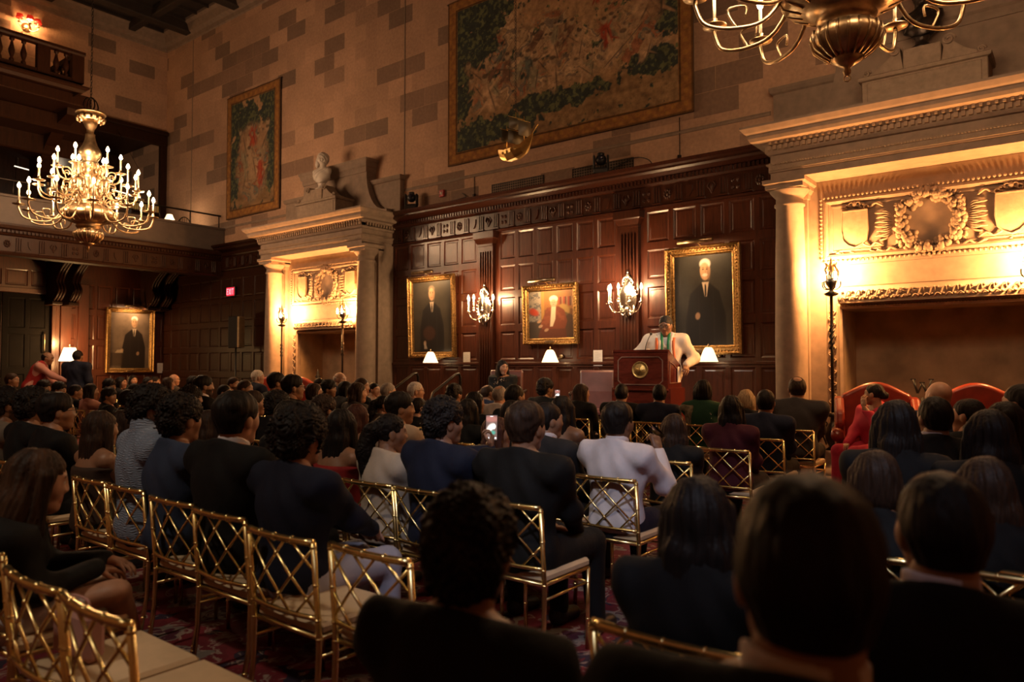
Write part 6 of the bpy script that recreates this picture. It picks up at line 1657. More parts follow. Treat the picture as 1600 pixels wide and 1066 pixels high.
# ------------------------------------------------------------------ audience
# x, y, crown height, hair, hair colour, skin, top, colour, face heading, near flag, options, label
PEOPLE = [
(-0.96, -9.4, 1.15, 'curly', 'k', 1, 'shirt', 'black', -22, True, False, {}, -0.96, 'person with thick curly dark hair and black top, blurred in the near foreground', 'gold lattice-back chair of the person with thick curly dark hair and black'),
(-0.28, -9.55, 1.27, 'short', 'k', 1, 'suit', 'black', -25, True, False, {'collar': True}, -0.28, 'person in dark suit and white collar, largest blurred head in the foreground', 'gold lattice-back chair of the person in dark suit and white collar, largest'),
(-0.24, -8.8, 1.19, 'short', 'k', 1, 'suit', 'black', -27, True, False, {'collar': True}, -0.24, 'person in black suit with white collar, second head from the bottom right corner', 'gold lattice-back chair of the person in black suit with white collar, second'),
(-0.79, -8.72, 1.12, 'long', 'k', 1, 'shirt', 'black', -25, True, False, {'fem': True}, -0.79, 'woman with long loose dark hair beside the largest foreground head', 'gold lattice-back chair of the woman with long loose dark hair'),
(-0.28, -7.6, 1.1, 'long', 'b', 1, 'shirt', 'black', -31, True, False, {}, -0.23, 'person with dark brown hair behind the black-suited man at lower right', 'gold lattice-back chair of the person with dark brown hair behind the black-suited'),
(-0.61, -7.6, 1.1, 'bob', 'b', 1, 'shirt', 'black', -29, True, False, {'lean': 0.12}, -0.66, 'person with reddish dark hair bent low in front of the largest head', 'gold lattice-back chair of the person with reddish dark hair bent low'),
(-0.72, -6.65, 1.24, 'long', 'k', 1, 'shirt', 'black', -33, True, False, {'fem': True}, -0.75, 'woman with very long black hair in front of the red wing chair', 'gold lattice-back chair of the woman with very long black hair in front'),
(-0.35, -6.65, 1.21, 'long', 'k', 1, 'shirt', 'black', -35, True, False, {'fem': True, 'glasses': True}, -0.32, 'woman with glasses and straight long black hair turned left', 'gold lattice-back chair of the woman with glasses and straight long black hair'),
(-0.69, -5.75, 1.23, 'short', 'k', 1, 'suit', 'black', -38, True, False, {'collar': True}, -0.74, 'man with black hair and thin white collar in front of bald man', 'gold lattice-back chair of the man with black hair and thin white collar'),
(-0.93, -3.85, 1.29, 'bald', 'k', 0, 'suit', 'navy', -45, False, False, {}, -0.93, 'bald man in dark suit seated between the two red wing chairs', 'gold lattice-back chair of the bald man in dark suit seated between'),
(-0.63, -4.85, 1.19, 'bun', 'k', 0, 'shirt', 'black', -75, False, False, {'fem': True}, -0.7, 'woman with dark tied-back hair facing left near second red wing chair', 'gold lattice-back chair of the woman with dark tied-back hair facing left near'),
(-0.36, -5.75, 1.21, 'long', 'k', 1, 'shirt', 'black', -40, True, False, {'fem': True}, -0.31, 'woman with smooth dark hair at right edge below the second wing chair', 'gold lattice-back chair of the woman with smooth dark hair at right edge'),
(-0.34, -4.85, 1.29, 'short', 'k', 0, 'shirt', 'black', -70, False, False, {}, -0.27, 'man with short dark hair facing left at the right edge of picture', 'gold lattice-back chair of the man with short dark hair facing left'),
(-2.35, -2.75, 1.3, 'balding', 'b', 0, 'suit', 'grey', -25, False, False, {'wide': 1.12}, -2.35, 'balding man in grey suit at the end of the front row', 'gold lattice-back chair of the balding man in grey suit at the end'),
(-2.29, -3.85, 1.19, 'short', 'k', 1, 'suit', 'navy', -10, False, False, {}, -2.29, 'man in navy suit just behind balding man in grey suit', 'gold lattice-back chair of the man in navy suit just behind balding man'),
(-2.22, -4.85, 1.17, 'long', 'k', 1, 'shirt', 'burgundy', -12, False, False, {'fem': True}, -2.22, 'woman with long dark hair and burgundy top near the aisle', 'gold lattice-back chair of the woman with long dark hair and burgundy top'),
(-2.88, -2.75, 1.15, 'bob', 'blond', 0, 'shirt', 'black', -15, False, False, {'fem': True}, -2.88, 'woman with short blonde wavy hair in the front row', 'gold lattice-back chair of the woman with short blonde wavy hair'),
(-3.37, -2.75, 1.25, 'bob', 'k', 1, 'dress', 'green', -38, False, False, {'fem': True}, -3.37, 'woman with dark bob in green embroidered sari blouse and patterned shawl', 'gold lattice-back chair of the woman with dark bob in green embroidered sari'),
(-3.9, -2.75, 1.19, 'short', 'k', 1, 'suit', 'navyd', -38, False, False, {}, -3.9, 'man in dark navy suit with short hair directly below the lectern', 'gold lattice-back chair of the man in dark navy suit with short hair'),
(-4.39, -2.75, 1.19, 'short', 'k', 1, 'suit', 'black', -20, False, True, {}, -4.39, 'man with short hair and dark jacket in front of the lectern base', 'gold lattice-back chair of the man with short hair and dark jacket'),
(-4.95, -2.75, 1.18, 'bobl', 'b', 0, 'suit', 'black', 40, False, True, {'fem': True}, -4.95, 'woman in black blazer with shoulder-length dark hair and earring, profile right', 'gold lattice-back chair of the woman in black blazer with shoulder-length dark hair'),
(-5.5, -2.75, 1.23, 'curly', 'k', 1, 'shirt', 'black', 20, False, True, {'wr': {0: (-0.12, 0.3, 0.92)}, 'el': {0: (-0.7, -0.2, -0.7)}, 'hands': {0: 'grip'}, 'hdir': {0: ((0, 0.2, 1), (-0.2, 0.95, 0))}}, -5.5, 'man with curly hair holding up a phone near the stage', 'gold lattice-back chair of the man with curly hair holding up a phone'),
(-2.2, -6.65, 1.18, 'thick', 'k', 2, 'shirt', 'white', 5, True, False, {'collar': True, 'wr': {1: (0.14, 0.19, 0.97)}, 'el': {1: (0.35, 0.0, -0.9)}, 'hands': {1: 'grip'}, 'hdir': {1: ((-0.35, 0.25, 0.9), (0.8, -0.3, 0.4))}, 'legc': 'navyd'}, -2.2, 'man in white shirt lifting a drinking glass to his mouth', 'gold lattice-back chair of the man in white shirt lifting a drinking glass'),
(-2.28, -5.75, 1.07, 'long', 'b', 1, 'shirt', 'black', -38, False, False, {'fem': True}, -2.28, 'woman with long straight dark brown hair right of the white-shirted man', 'gold lattice-back chair of the woman with long straight dark brown hair right'),
(-3.21, -5.75, 1.17, 'long', 'k', 2, 'bare', 'brown', 0, False, False, {'fem': True}, -3.21, 'woman with long black hair and bare brown shoulders left of white-shirted man', 'gold lattice-back chair of the woman with long black hair and bare brown'),
(-2.71, -6.65, 1.17, 'short', 'k', 1, 'suit', 'greyd', 30, False, False, {'collar': True}, -2.705, 'man in charcoal suit with white collar left of white-shirted man', 'gold lattice-back chair of the man in charcoal suit with white collar left'),
(-2.17, -7.6, 1.22, 'thick', 'b', 1, 'shirt', 'black', 0, True, False, {'wide': 1.12}, -2.17, 'broad man in black shirt seated beside the aisle, chair rail at his right', 'gold lattice-back chair of the broad man in black shirt seated'),
(-3.13, -6.65, 1.06, 'long', 'r', 1, 'dress', 'cream', 48, False, False, {'fem': True}, -3.135, 'woman with long auburn hair in profile beside the raised phone', 'gold lattice-back chair of the woman with long auburn hair in profile'),
(-3.71, -5.75, 1.12, 'bob', 'k', 1, 'shirt', 'black', 0, False, False, {'fem': True}, -3.71, 'woman with smooth black hair and a small hairpin', 'gold lattice-back chair of the woman with smooth black hair and a small'),
(-4.37, -4.85, 1.22, 'short', 'k', 1, 'shirt', 'black', 15, False, False, {'fem': True}, -4.37, 'man with black hair just below the woman on stage', 'gold lattice-back chair of the man with black hair just below the woman'),
(-5.37, -3.85, 1.18, 'balding', 'grey', 0, 'shirt', 'whited', -10, False, False, {}, -5.37, 'elderly man with reddish bald crown and pale shirt', 'gold lattice-back chair of the elderly man with reddish bald crown and pale'),
(-6.47, -2.75, 1.15, 'balding', 'b', 1, 'shirt', 'navy', 20, False, True, {}, -6.47, 'balding man in navy top beside the man with reddish crown', 'gold lattice-back chair of the balding man in navy top beside the man'),
(-4.18, -5.75, 1.12, 'long', 'k', 1, 'shirt', 'black', 0, False, False, {'fem': True}, -4.18, 'woman with long sleek black hair left of the raised phone', 'gold lattice-back chair of the woman with long sleek black hair left'),
(-4.88, -4.85, 1.14, 'bob', 'k', 1, 'shirt', 'black', 30, False, False, {}, -4.88, 'person with dark hair between the balding man and the dark-haired man', 'gold lattice-back chair of the person with dark hair between the balding man'),
(-6.08, -3.85, 1.17, 'curly', 'k', 1, 'shirt', 'black', 0, False, True, {}, -6.08, 'man with full black hair in front of the right handrail', 'gold lattice-back chair of the man with full black hair in front'),
(-2.72, -7.6, 1.22, 'curly', 'k', 1, 'suit', 'navyd', 20, True, False, {'wr': {0: (-0.13, 0.42, 0.95)}, 'el': {0: (-0.7, -0.2, -0.7)}, 'hands': {0: 'grip'}, 'hdir': {0: ((0.1, 0.15, 1), (0.45, 0.85, -0.1))}}, -2.713, 'man in dark navy jacket holding up a phone to film', 'gold lattice-back chair of the man in dark navy jacket holding up a'),
(-6.74, -3.85, 1.2, 'shortg', 'white', 0, 'suit', 'grey', 45, False, True, {'glasses': True}, -6.74, 'elderly white-haired man with glasses in front of the handrail', 'gold lattice-back chair of the elderly white-haired man with glasses in front'),
(-7.25, -3.85, 1.18, 'shortg', 'grey', 0, 'suit', 'greyd', 30, False, True, {}, -7.25, 'man with cropped grey hair in front of the stone column', 'gold lattice-back chair of the man with cropped grey hair in front'),
(-8.78, -2.75, 1.14, 'bun', 'k', 0, 'bare', 'black', 77, False, True, {'fem': True}, -8.78, 'woman with low black bun and bare shoulders', 'gold lattice-back chair of the woman with low black bun and bare shoulders'),
(-4.06, -6.65, 1.2, 'thick', 'k', 1, 'suit', 'beige', 42, False, False, {}, -4.06, 'person with swept black hair and beige blazer', 'gold lattice-back chair of the person with swept black hair and beige blazer'),
(-5.68, -4.85, 1.06, 'short', 'k', 0, 'shirt', 'black', 20, False, False, {}, -5.68, 'man with cropped neckline and black shirt below white-haired man', 'gold lattice-back chair of the man with cropped neckline and black shirt'),
(-6.24, -4.85, 1.07, 'pony', 'k', 1, 'shirt', 'grey', 40, False, False, {'fem': True}, -6.24, 'woman with black hair held by thin headband', 'gold lattice-back chair of the woman with black hair held by thin headband'),
(-3.14, -7.6, 1.13, 'pony', 'k', 1, 'suit', 'cream', 32, True, False, {'fem': True}, -3.143, 'woman with long curly ponytail and cream blazer', 'gold lattice-back chair of the woman with long curly ponytail and cream blazer'),
(-6.68, -4.85, 1.21, 'long', 'b', 0, 'shirt', 'grey', 36, False, False, {'fem': True}, -6.68, 'woman with wavy shoulder-length brown hair and grey top, profile right', 'gold lattice-back chair of the woman with wavy shoulder-length brown hair and grey'),
(-7.78, -3.85, 1.24, 'short', 'b', 1, 'shirt', 'black', 58, False, True, {'fem': True}, -7.697, 'man with short hair just behind the wavy brown-haired woman', 'gold lattice-back chair of the man with short hair just behind the wavy'),
(-8.12, -3.85, 1.19, 'bobs', 'k', 1, 'suit', 'greyd', 60, False, True, {}, -8.127, 'person with straight dark hair and grey jacket looking right', 'gold lattice-back chair of the person with straight dark hair and grey jacket'),
(-9.61, -2.75, 1.31, 'fringe', 'white', 0, 'suit', 'navy', 79, False, True, {}, -9.61, 'bald elderly man in navy suit in front of the left fireplace', 'gold lattice-back chair of the bald elderly man in navy suit in front'),
(-7.49, -4.85, 1.19, 'bobs', 'b', 0, 'suit', 'grey', 42, False, True, {'fem': True, 'glasses': True}, -7.49, 'woman with short dark hair and black glasses in profile', 'gold lattice-back chair of the woman with short dark hair and black glasses'),
(-6.65, -5.75, 1.3, 'thick', 'k', 1, 'shirt', 'black', 32, False, False, {'glasses': True}, -6.65, 'man with tall quiff, faded sides and glasses in profile', 'gold lattice-back chair of the man with tall quiff, faded sides and glasses'),
(-8.26, -4.85, 1.31, 'thick', 'k', 1, 'shirt', 'black', 32, False, True, {'glasses': True}, -8.26, 'man with flat black hair and glasses before the left column', 'gold lattice-back chair of the man with flat black hair and glasses'),
(-11.93, -2.75, 1.33, 'shortg', 'white', 0, 'suit', 'navyd', 28, False, True, {}, -11.93, 'white-haired elderly man beside the raised hand at the left column', 'gold lattice-back chair of the white-haired elderly man beside the raised hand'),
(-8.99, -4.85, 1.21, 'short', 'b', 1, 'shirt', 'black', 56, False, True, {'wr': {1: (0.1, 0.36, 1.14)}, 'el': {1: (0.7, -0.2, -0.7)}, 'hands': {1: 'grip'}, 'hdir': {1: ((0.05, 0.1, 1), (0.35, 0.9, -0.1))}}, -8.99, 'man with short brown hair looking up in profile, right of bearded man', 'gold lattice-back chair of the man with short brown hair looking up'),
(-10.92, -3.85, 1.22, 'short', 'b', 0, 'shirt', 'black', 72, False, True, {'beard': True}, -10.92, 'man with brown hair and beard left of white-haired elderly man', 'gold lattice-back chair of the man with brown hair and beard left'),
(-9.5, -4.85, 1.14, 'short', 'k', 1, 'shirt', 'black', 58, False, True, {}, -9.5, 'man with dark hair tucked between two bearded men', 'gold lattice-back chair of the man with dark hair tucked between two bearded'),
(-8.44, -5.75, 1.28, 'thick', 'k', 1, 'suit', 'black', 23, False, True, {'beard': True, 'collar': True}, -8.44, 'man with full black beard and white collar', 'gold lattice-back chair of the man with full black beard and white collar'),
(-3.24, -8.5, 1.27, 'thick', 'k', 0, 'suit', 'black', -10, True, False, {'collar': True, 'wide': 1.12}, -2.99, 'man in black suit and white collar beside the curly-haired man', 'gold lattice-back chair of the man in black suit and white collar'),
(-2.74, -8.5, 1.2, 'curlyb', 'k', 0, 'shirt', 'navyd', -2, True, False, {'wide': 1.12, 'wr': {1: (0.02, 0.42, 0.6), 0: (-0.03, 0.42, 0.6)}, 'legc': 'paleblue', 'hdir': {1: ((-0.6, 0.6, -0.2), (0.2, 0.5, 1)), 0: ((0.6, 0.6, -0.2), (-0.2, 0.5, 1))}}, -2.44, 'man with big curly dark hair in navy shirt, hands clasped at his knee', 'gold lattice-back chair of the man with big curly dark hair in navy'),
(-3.77, -8.5, 1.24, 'curly', 'k', 1, 'shirt', 'denim', -5, True, False, {}, -3.45, 'man with curly black hair in dark blue shirt left of black-suited man', 'gold lattice-back chair of the man with curly black hair in dark blue'),
(-4.07, -8.5, 1.28, 'curly', 'k', 1, 'knit', 'bluegrey', 36, True, False, {}, -4.02, 'person in pale blue cable-knit jumper with curly dark hair', 'gold lattice-back chair of the person in pale blue cable-knit jumper with curly'),
(-4.72, -8.5, 1.13, 'long', 'b', 1, 'bare', 'brown', -1, True, False, {'fem': True}, -4.46, 'woman with long straight brown hair and bare shoulder beside blue jumper', 'gold lattice-back chair of the woman with long straight brown hair and bare'),
(-6.41, -7.6, 1.03, 'long', 'b', 1, 'shirt', 'black', 19, False, False, {'fem': True}, -6.41, 'woman with dark hair half hidden behind long brown-haired woman', 'gold lattice-back chair of the woman with dark hair half hidden behind long'),
(-5.37, -8.5, 1.22, 'thick', 'k', 1, 'shirt', 'black', 14, False, False, {'glasses': True}, -5.35, 'young man with round glasses and black shirt in clear profile', 'gold lattice-back chair of the young man with round glasses and black shirt'),
(-5.76, -8.5, 1.24, 'curly', 'k', 1, 'shirt', 'black', -1, False, False, {}, -5.78, 'man with curly hair hidden behind the young man in round glasses', 'gold lattice-back chair of the man with curly hair hidden behind the young'),
(-6.27, -8.5, 1.23, 'curly', 'k', 2, 'suit', 'beiged', 16, False, False, {'glasses': True, 'beard': True}, -6.27, 'bearded man with dark-rimmed glasses and tan jacket at left edge', 'gold lattice-back chair of the bearded man with dark-rimmed glasses and tan jacket'),
(-3.12, -9.4, 1.1, 'longb', 'br', 0, 'suit', 'black', 13, True, False, {'fem': True, 'shorts': True, 'legc': 'white', 'wr': {1: (0.04, 0.3, 0.7), 0: (-0.05, 0.34, 0.72)}, 'byaw': 20, 'lean': 0.26, 'smin': 0.96, 'knee': 0.09}, -3.12, 'woman in black blazer and white shorts with long highlighted brown hair', 'gold lattice-back chair of the woman in black blazer and white shorts'),
(-14.73, -5.75, 1.28, 'short', 'b', 1, 'suit', 'greyd', 48, False, True, {}, -14.73, 'smiling older man in dark suit near the dark doorway', 'gold lattice-back chair of the smiling older man in dark suit near'),
(-12.1, -5.75, 1.12, 'short', 'k', 1, 'shirt', 'black', 26, False, True, {}, -12.1, 'man with moustache looking right behind the young man with glasses', 'gold lattice-back chair of the man with moustache looking right behind the young'),
(-11.58, -5.75, 1.14, 'long', 'k', 1, 'shirt', 'pink', 20, False, True, {'fem': True, 'wr': {1: (0.12, 0.1, 1.02)}, 'el': {1: (0.8, 0.3, -0.5)}, 'hands': {1: 'flat'}, 'hdir': {1: ((-0.1, -0.15, 1), (1, 0.2, 0))}}, -11.58, 'woman with long dark hair and pink top resting hand on temple', 'gold lattice-back chair of the woman with long dark hair and pink top'),
(-13.06, -4.85, 1.17, 'curly', 'k', 1, 'shirt', 'black', 70, False, True, {}, -13.06, 'person with dark curls below the left edge of the standing portrait', 'gold lattice-back chair of the person with dark curls below the left edge'),
(-14.88, -3.85, 1.19, 'bob', 'k', 0, 'shirt', 'black', 54, False, True, {'fem': True}, -14.88, 'woman with pale profile below the standing man portrait', 'gold lattice-back chair of the woman with pale profile below the standing man'),
(-16.78, -2.75, 1.2, 'bob', 'k', 0, 'shirt', 'black', 85, False, True, {'fem': True}, -16.78, 'smiling woman with centre parting facing the camera side', 'gold lattice-back chair of the smiling woman with centre parting facing the camera'),
(-12.14, -4.85, 1.12, 'short', 'k', 1, 'shirt', 'black', 25, False, True, {'fem': True}, -12.14, 'man with dark hair turning right below the smiling woman', 'gold lattice-back chair of the man with dark hair turning right'),
(-13.79, -3.85, 1.2, 'bob', 'k', 1, 'shirt', 'black', 77, False, True, {'fem': True}, -13.79, 'woman with dark hair left of the bald man in glasses', 'gold lattice-back chair of the woman with dark hair left of the bald'),
(-15.76, -2.75, 1.18, 'short', 'k', 1, 'shirt', 'black', 36, False, True, {}, -4.02, 'man in profile below right corner of the standing portrait', 'gold lattice-back chair of the man in profile below right corner'),
(-14.95, -2.75, 1.24, 'fringe', 'grey', 0, 'shirt', 'grey', 49, False, True, {'glasses': True}, -14.95, 'bald man with glasses and pale collar below the small notice', 'gold lattice-back chair of the bald man with glasses and pale collar'),
(-13.03, -3.85, 1.2, 'bob', 'b', 0, 'shirt', 'grey', 22, False, True, {'fem': True}, -13.03, 'woman with light brown hair just left of bald man in glasses', 'gold lattice-back chair of the woman with light brown hair just left'),
(-8.41, -6.65, 1.14, 'short', 'k', 2, 'shirt', 'black', 13, False, False, {'beard': True}, -8.41, 'bearded man in black hooded top with white drawstring', 'gold lattice-back chair of the bearded man in black hooded top with white'),
(-10.98, -5.75, 1.08, 'curly', 'k', 1, 'shirt', 'black', 58, False, True, {}, -10.98, 'person with full black hair left of man in hooded top', 'gold lattice-back chair of the person with full black hair left of man'),
(-4.09, -7.6, 1.18, 'long', 'k', 1, 'shirt', 'black', -3, False, False, {'fem': True}, -4.09, 'woman with glossy dark hair behind the big curly-haired man', 'gold lattice-back chair of the woman with glossy dark hair behind the big'),
(-4.97, -6.65, 1.15, 'curly', 'b', 1, 'shirt', 'black', 7, False, False, {'fem': True}, -4.975, 'person with brown curls in front of the woman in glasses', 'gold lattice-back chair of the person with brown curls in front'),
(-3.57, -7.6, 1.14, 'long', 'k', 1, 'bare', 'red', -8, True, False, {'fem': True}, -3.573, 'woman with straight black hair and red dress, bare shoulder', 'gold lattice-back chair of the woman with straight black hair and red dress'),
(-4.55, -6.65, 1.1, 'long', 'r', 1, 'bare', 'black', 2, False, False, {'fem': True}, -4.545, 'woman with reddish-brown long hair and bare arm', 'gold lattice-back chair of the woman with reddish-brown long hair and bare arm'),
(-5.61, -6.65, 1.17, 'curly', 'k', 1, 'shirt', 'black', 14, False, False, {}, -5.58, 'person with black curls below the man with flat hair', 'gold lattice-back chair of the person with black curls below the man'),
(-5.98, -6.65, 1.18, 'short', 'b', 1, 'shirt', 'black', 18, False, False, {}, -6.01, 'person with low brown hair partly behind the black-suited man', 'gold lattice-back chair of the person with low brown hair partly'),
(-7.08, -6.65, 1.19, 'curly', 'k', 1, 'shirt', 'black', 28, False, False, {}, -7.08, 'person with dark curls left of the full-bearded man', 'gold lattice-back chair of the person with dark curls left of the full-bearded'),
(-5.04, -7.6, 1.08, 'long', 'b', 1, 'shirt', 'black', 6, False, False, {'fem': True}, -5.04, 'woman with straight brown hair between dark blue shirt and black suit', 'gold lattice-back chair of the woman with straight brown hair between dark blue'),
(-12.17, -3.85, 1.21, 'curly', 'k', 1, 'shirt', 'black', 75, False, True, {}, -12.17, 'person with wavy dark hair at far left of the fireplace', 'gold lattice-back chair of the person with wavy dark hair at far left'),
(-10.14, -2.75, 1.2, 'short', 'k', 1, 'shirt', 'black', 80, False, True, {}, -10.14, 'person with dark hair in front of the left red leather chair', 'gold lattice-back chair of the person with dark hair in front'),
(-8.48, -3.85, 1.19, 'curly', 'k', 1, 'shirt', 'black', 62, False, True, {}, -8.557, 'person with round black hair before the bald elderly man', 'gold lattice-back chair of the person with round black hair before the bald'),
(-13.32, -5.75, 1.16, 'curly', 'k', 1, 'shirt', 'black', 66, False, True, {}, -13.32, 'person with black hair below the man in red vest', 'gold lattice-back chair of the person with black hair below the man'),
(-12.71, -5.75, 1.14, 'curly', 'k', 1, 'shirt', 'black', 64, False, True, {}, -12.71, 'person with dark hair below the reaching sleeve', 'gold lattice-back chair of the person with dark hair below the reaching sleeve'),
(-16.62, -3.85, 1.14, 'short', 'k', 1, 'shirt', 'black', 80, False, True, {}, -16.62, 'person with dark hair below the standing man in navy suit', 'gold lattice-back chair of the person with dark hair below the standing man'),
(-11.34, -6.65, 1.12, 'short', 'b', 0, 'shirt', 'white', 19, False, True, {}, -11.34, 'man in white shirt leaning left of the red vest', 'gold lattice-back chair of the man in white shirt leaning left')]
IDX = {'sari': 17, 'phone2': 21, 'glass': 22, 'filming': 35, 'raised': 51}
def held_phone(loc, rz, tilt, lab, bright=1.0):
    t = empty('phone', loc, rz, lab, 'phone'); t.rotation_euler = (tilt, 0, rz)
    MB().box(-.037, .037, 0, .008, -.078, .078, .004).build('case', M['black'], t)
    def scr(u, v):
        c = np.zeros(u.shape + (3,)) + np.array((.10, .06, .05)); c = mixc(c, (.9, .8, .7), ell(u, v, .4, .5, .3, .12, .3, .6)); c = mixc(c, (.95, .95, .9), ell(u, v, .7, .55, .16, .1, 0, .3)); c = mixc(c, (.05, .2, .15), ell(u, v, .6, .3, .25, .08, 0, .5)); c = mixc(c, (.25, .1, .08), ell(u, v, .5, .85, .6, .12, 0, .5))
        for cx in (.2, .52, .84): c = mixc(c, (.9, .9, .9), ell(u, v, cx, .08, .09, .035))
        return mixc(c, (.9, .9, .9), ell(u, v, .5, .96, .14, .014))
    m, nt, b = newmat('lit_phone_screen_' + str(len(bpy.data.materials)))
    a = N(nt, 'ShaderNodeAttribute', attribute_name='Col'); nt.links.new(a.outputs['Color'], b.inputs['Emission Color']); b.inputs['Emission Strength'].default_value = bright; b.inputs['Base Color'].default_value = (0, 0, 0, 1)
    s_ = canvas('screen', .066, .145, 24, 50, scr, m, t, -.001, None, .0008); s_.location = (-.033, 0, -.0725)
    return t
persons = {}
CHAIR_Y = {-2.44: -8.59, -2.99: -8.52, -3.45: -8.49}
for i, (x, y, zt, hair, hc, sk, top, tc, hyaw, near, far, opt, chx, lab, clab) in enumerate(PEOPLE):
    kw = dict(opt)
    fem = kw.pop('fem', False)
    o, J, s, Rh, hd = person(x, y, zt, lab, hair, hc, sk, top, tc, hyaw=hyaw, near=near, far=far, fem=fem, **kw)
    persons[i] = (o, J, s, Rh, hd)
    if chx is not None: put_chair(chx, (CHAIR_Y.get(round(chx, 2), y + .05) if y == -8.5 else y + .05), 0, clab)
i = IDX['sari']; o, J, s, Rh, hd = persons[i]; T = torso_prims(J); nz = J['nb'][2]
V, q = sdf_mesh(T, bnd(T, .05), .018, .035, folds(.003), .024, lambda X, Y, Z, F: np.maximum(np.maximum(np.maximum(F, X + .075 - .12 * (Z - .9)), Z - nz + .03), .5 - Z))
link('shawl', mkmesh('shawl', V * s, q, True), mat('embroidered_shawl', (.16, .13, .08), .9, var=.75, scale=22), o)
mb = MB(); r = random.Random(6)
for k in range(16):
    x = r.uniform(-.03, .15); z = r.uniform(.62, .94); y = J['chest'][1] - .118 + 1.1 * x * x
    for a in range(4): mb.ball(((x + .010 * math.cos(a * PI / 2)) * s, y * s, (z + .010 * math.sin(a * PI / 2)) * s), (.006, .004, .006), 5, 4)
mb.build('flower_motifs', M['paper'], o)
def loc_of(i, key): o, J, s, Rh, hd = persons[i]; return place(o, s, J[key])

for (x, lab) in ((-2.52, 'empty gold lattice-back chair at lower left, left one of the two empty foreground chairs'), (-2.09, 'empty gold lattice-back chair at lower left with its seat in view, nearest the camera')):
    put_chair(x, -9.40, 0, lab)
put_chair(-1.97, -8.56, 0, 'empty gold lattice-back chair at the aisle, right of the curly-haired man in navy')
put_chair(-2.62, -7.60, 0, 'gold lattice-back chair left of the blurred curly head, behind the man filming') if False else None
# right block chairs seen at the picture edge
put_chair(-.05, -7.5, 0, 'gold lattice-back chair at right picture edge, lowest of three stacked rails')
put_chair(-.02, -6.62, 0, 'gold lattice-back chair at right picture edge, middle of three rails')
put_chair(-.10, -5.72, 0, 'gold lattice-back chair at right picture edge, highest of three rails')

# phones, glass, bag
pi = IDX['filming']
P = place(persons[pi][0], persons[pi][2], persons[pi][1]['wr0'])
held_phone(P + Vector((.02, .0, .115)), math.radians(32), math.radians(-6), 'phone with bright screen held up by the man in dark navy jacket', 1.6)
pi = IDX['phone2']
P = place(persons[pi][0], persons[pi][2], persons[pi][1]['wr0'])
held_phone(P + Vector((.02, .0, .11)), math.radians(32), 0, 'small bright phone screen held up near the stage', 1.6)
pi = IDX['raised']
P = place(persons[pi][0], persons[pi][2], persons[pi][1]['wr1'])
held_phone(P + Vector((0, .04, .12)), math.radians(60), 0, 'thin phone in a hand raised before the left column', .1)
pi = IDX['glass']
P = place(persons[pi][0], persons[pi][2], persons[pi][1]['wr1'])
t = empty('drinking_glass', P + Vector((-.045, .075, .075)), 0, 'glass of pale yellow drink held to the mouth of the man in white', 'glass')
t.rotation_euler = (math.radians(12), math.radians(-38), 0)
MB().lathe([(0, -.05), (.03, -.05), (.036, .05), (.0335, .05), (.028, -.044), (0, -.044)], 20).build('tumbler', glass_mat('clear_glass'), t)
MB().lathe([(0, -.043), (.0275, -.043), (.0305, .01), (0, .01)], 20).build('drink', mat('pale_yellow_drink', (.75, .55, .12), .1, var=.02, emit=None), t)
t = empty('handbag', (-2.62, -9.45, .450), .1, 'dusty pink handbag on the left empty foreground chair', 'bag')
MB().box(-.11, .11, -.035, .035, 0, .16, .02).build('body', cloth_mat('pink'), t)
MB().tube(catmull([(-.06, 0, .15), (-.05, .0, .19), (.05, .0, .19), (.06, 0, .15)], 5), .005, 6).build('handle', cloth_mat('pink'), t)

# ------------------------------------------------------------------ busts
def bust(x, y, z, lab, m, bearded, yaw, s=1.15):
    t = empty('bust', (x, y, z), yaw, lab, 'bust')
    P = [('c', (-.15, -.01, .345), (.15, -.01, .345), .062, .062), ('e', (0, .0, .27), (.19, .11, .125)), ('e', (0, .03, .20), (.12, .08, .11)), ('c', (0, -.02, .32), (0, -.03, .47), .07, .055), ('c', (-.14, -.01, .36), (0, -.02, .42), .05, .05), ('c', (.14, -.01, .36), (0, -.02, .42), .05, .05)]
    def disp(X, Y, Z, F): return F + .007 * np.sin(X * 38 + Z * 34 + 2.5 * np.sin(Z * 18 + X * 9)) * (Z < .40)
    body = sdf_mesh(P, (-.27, .27, -.16, .2, .08, .52), .011, .035, disp, cut=lambda X, Y, Z, F: np.maximum(F, .12 - Z + .28 * np.abs(X)))
    R = rotz(-.85 if bearded else .2) @ rotx(.12 if bearded else 0); c = np.array((0, .0, .585))
    hv, hq = head_arr(False, .0055); parts = [body, (hv @ R.T + c, hq)]
    hh, hq2 = hair_arr('curly' if bearded else 'short', .007); parts.append((hh * (.92 if bearded else 1) @ R.T + c, hq2))
    if bearded:
        bv, bq = sdf_mesh([('e', (0, .065, -.085), (.05, .045, .06)), ('e', (0, .07, -.13), (.032, .03, .05)), ('c', (-.055, .03, -.04), (0, .085, -.05), .02, .018), ('c', (.055, .03, -.04), (0, .085, -.05), .02, .018)], (-.09, .09, -.02, .14, -.2, .0), .006, .02, lambda X, Y, Z, F: F + .004 * np.sin(X * 120 + 3 * np.sin(Z * 60)) * np.sin(Z * 70))
        parts.append((bv @ R.T + c, bq))
    V, F = cat(*parts)
    link('head_and_shoulders', mkmesh('bust_mesh', V * s, F, True), m, t)
    MB().lathe([(0, 0), (.12 * s, 0), (.12 * s, .025 * s), (.07 * s, .05 * s), (.06 * s, .10 * s), (.09 * s, .15 * s), (.07 * s, .19 * s), (0, .19 * s)], 24).build('socle', m, t)
bust(FP[0] - .02, -.57, 5.20, 'pale marble bust of a bearded man on the left fireplace pediment', M['marble'], True, 3.35)
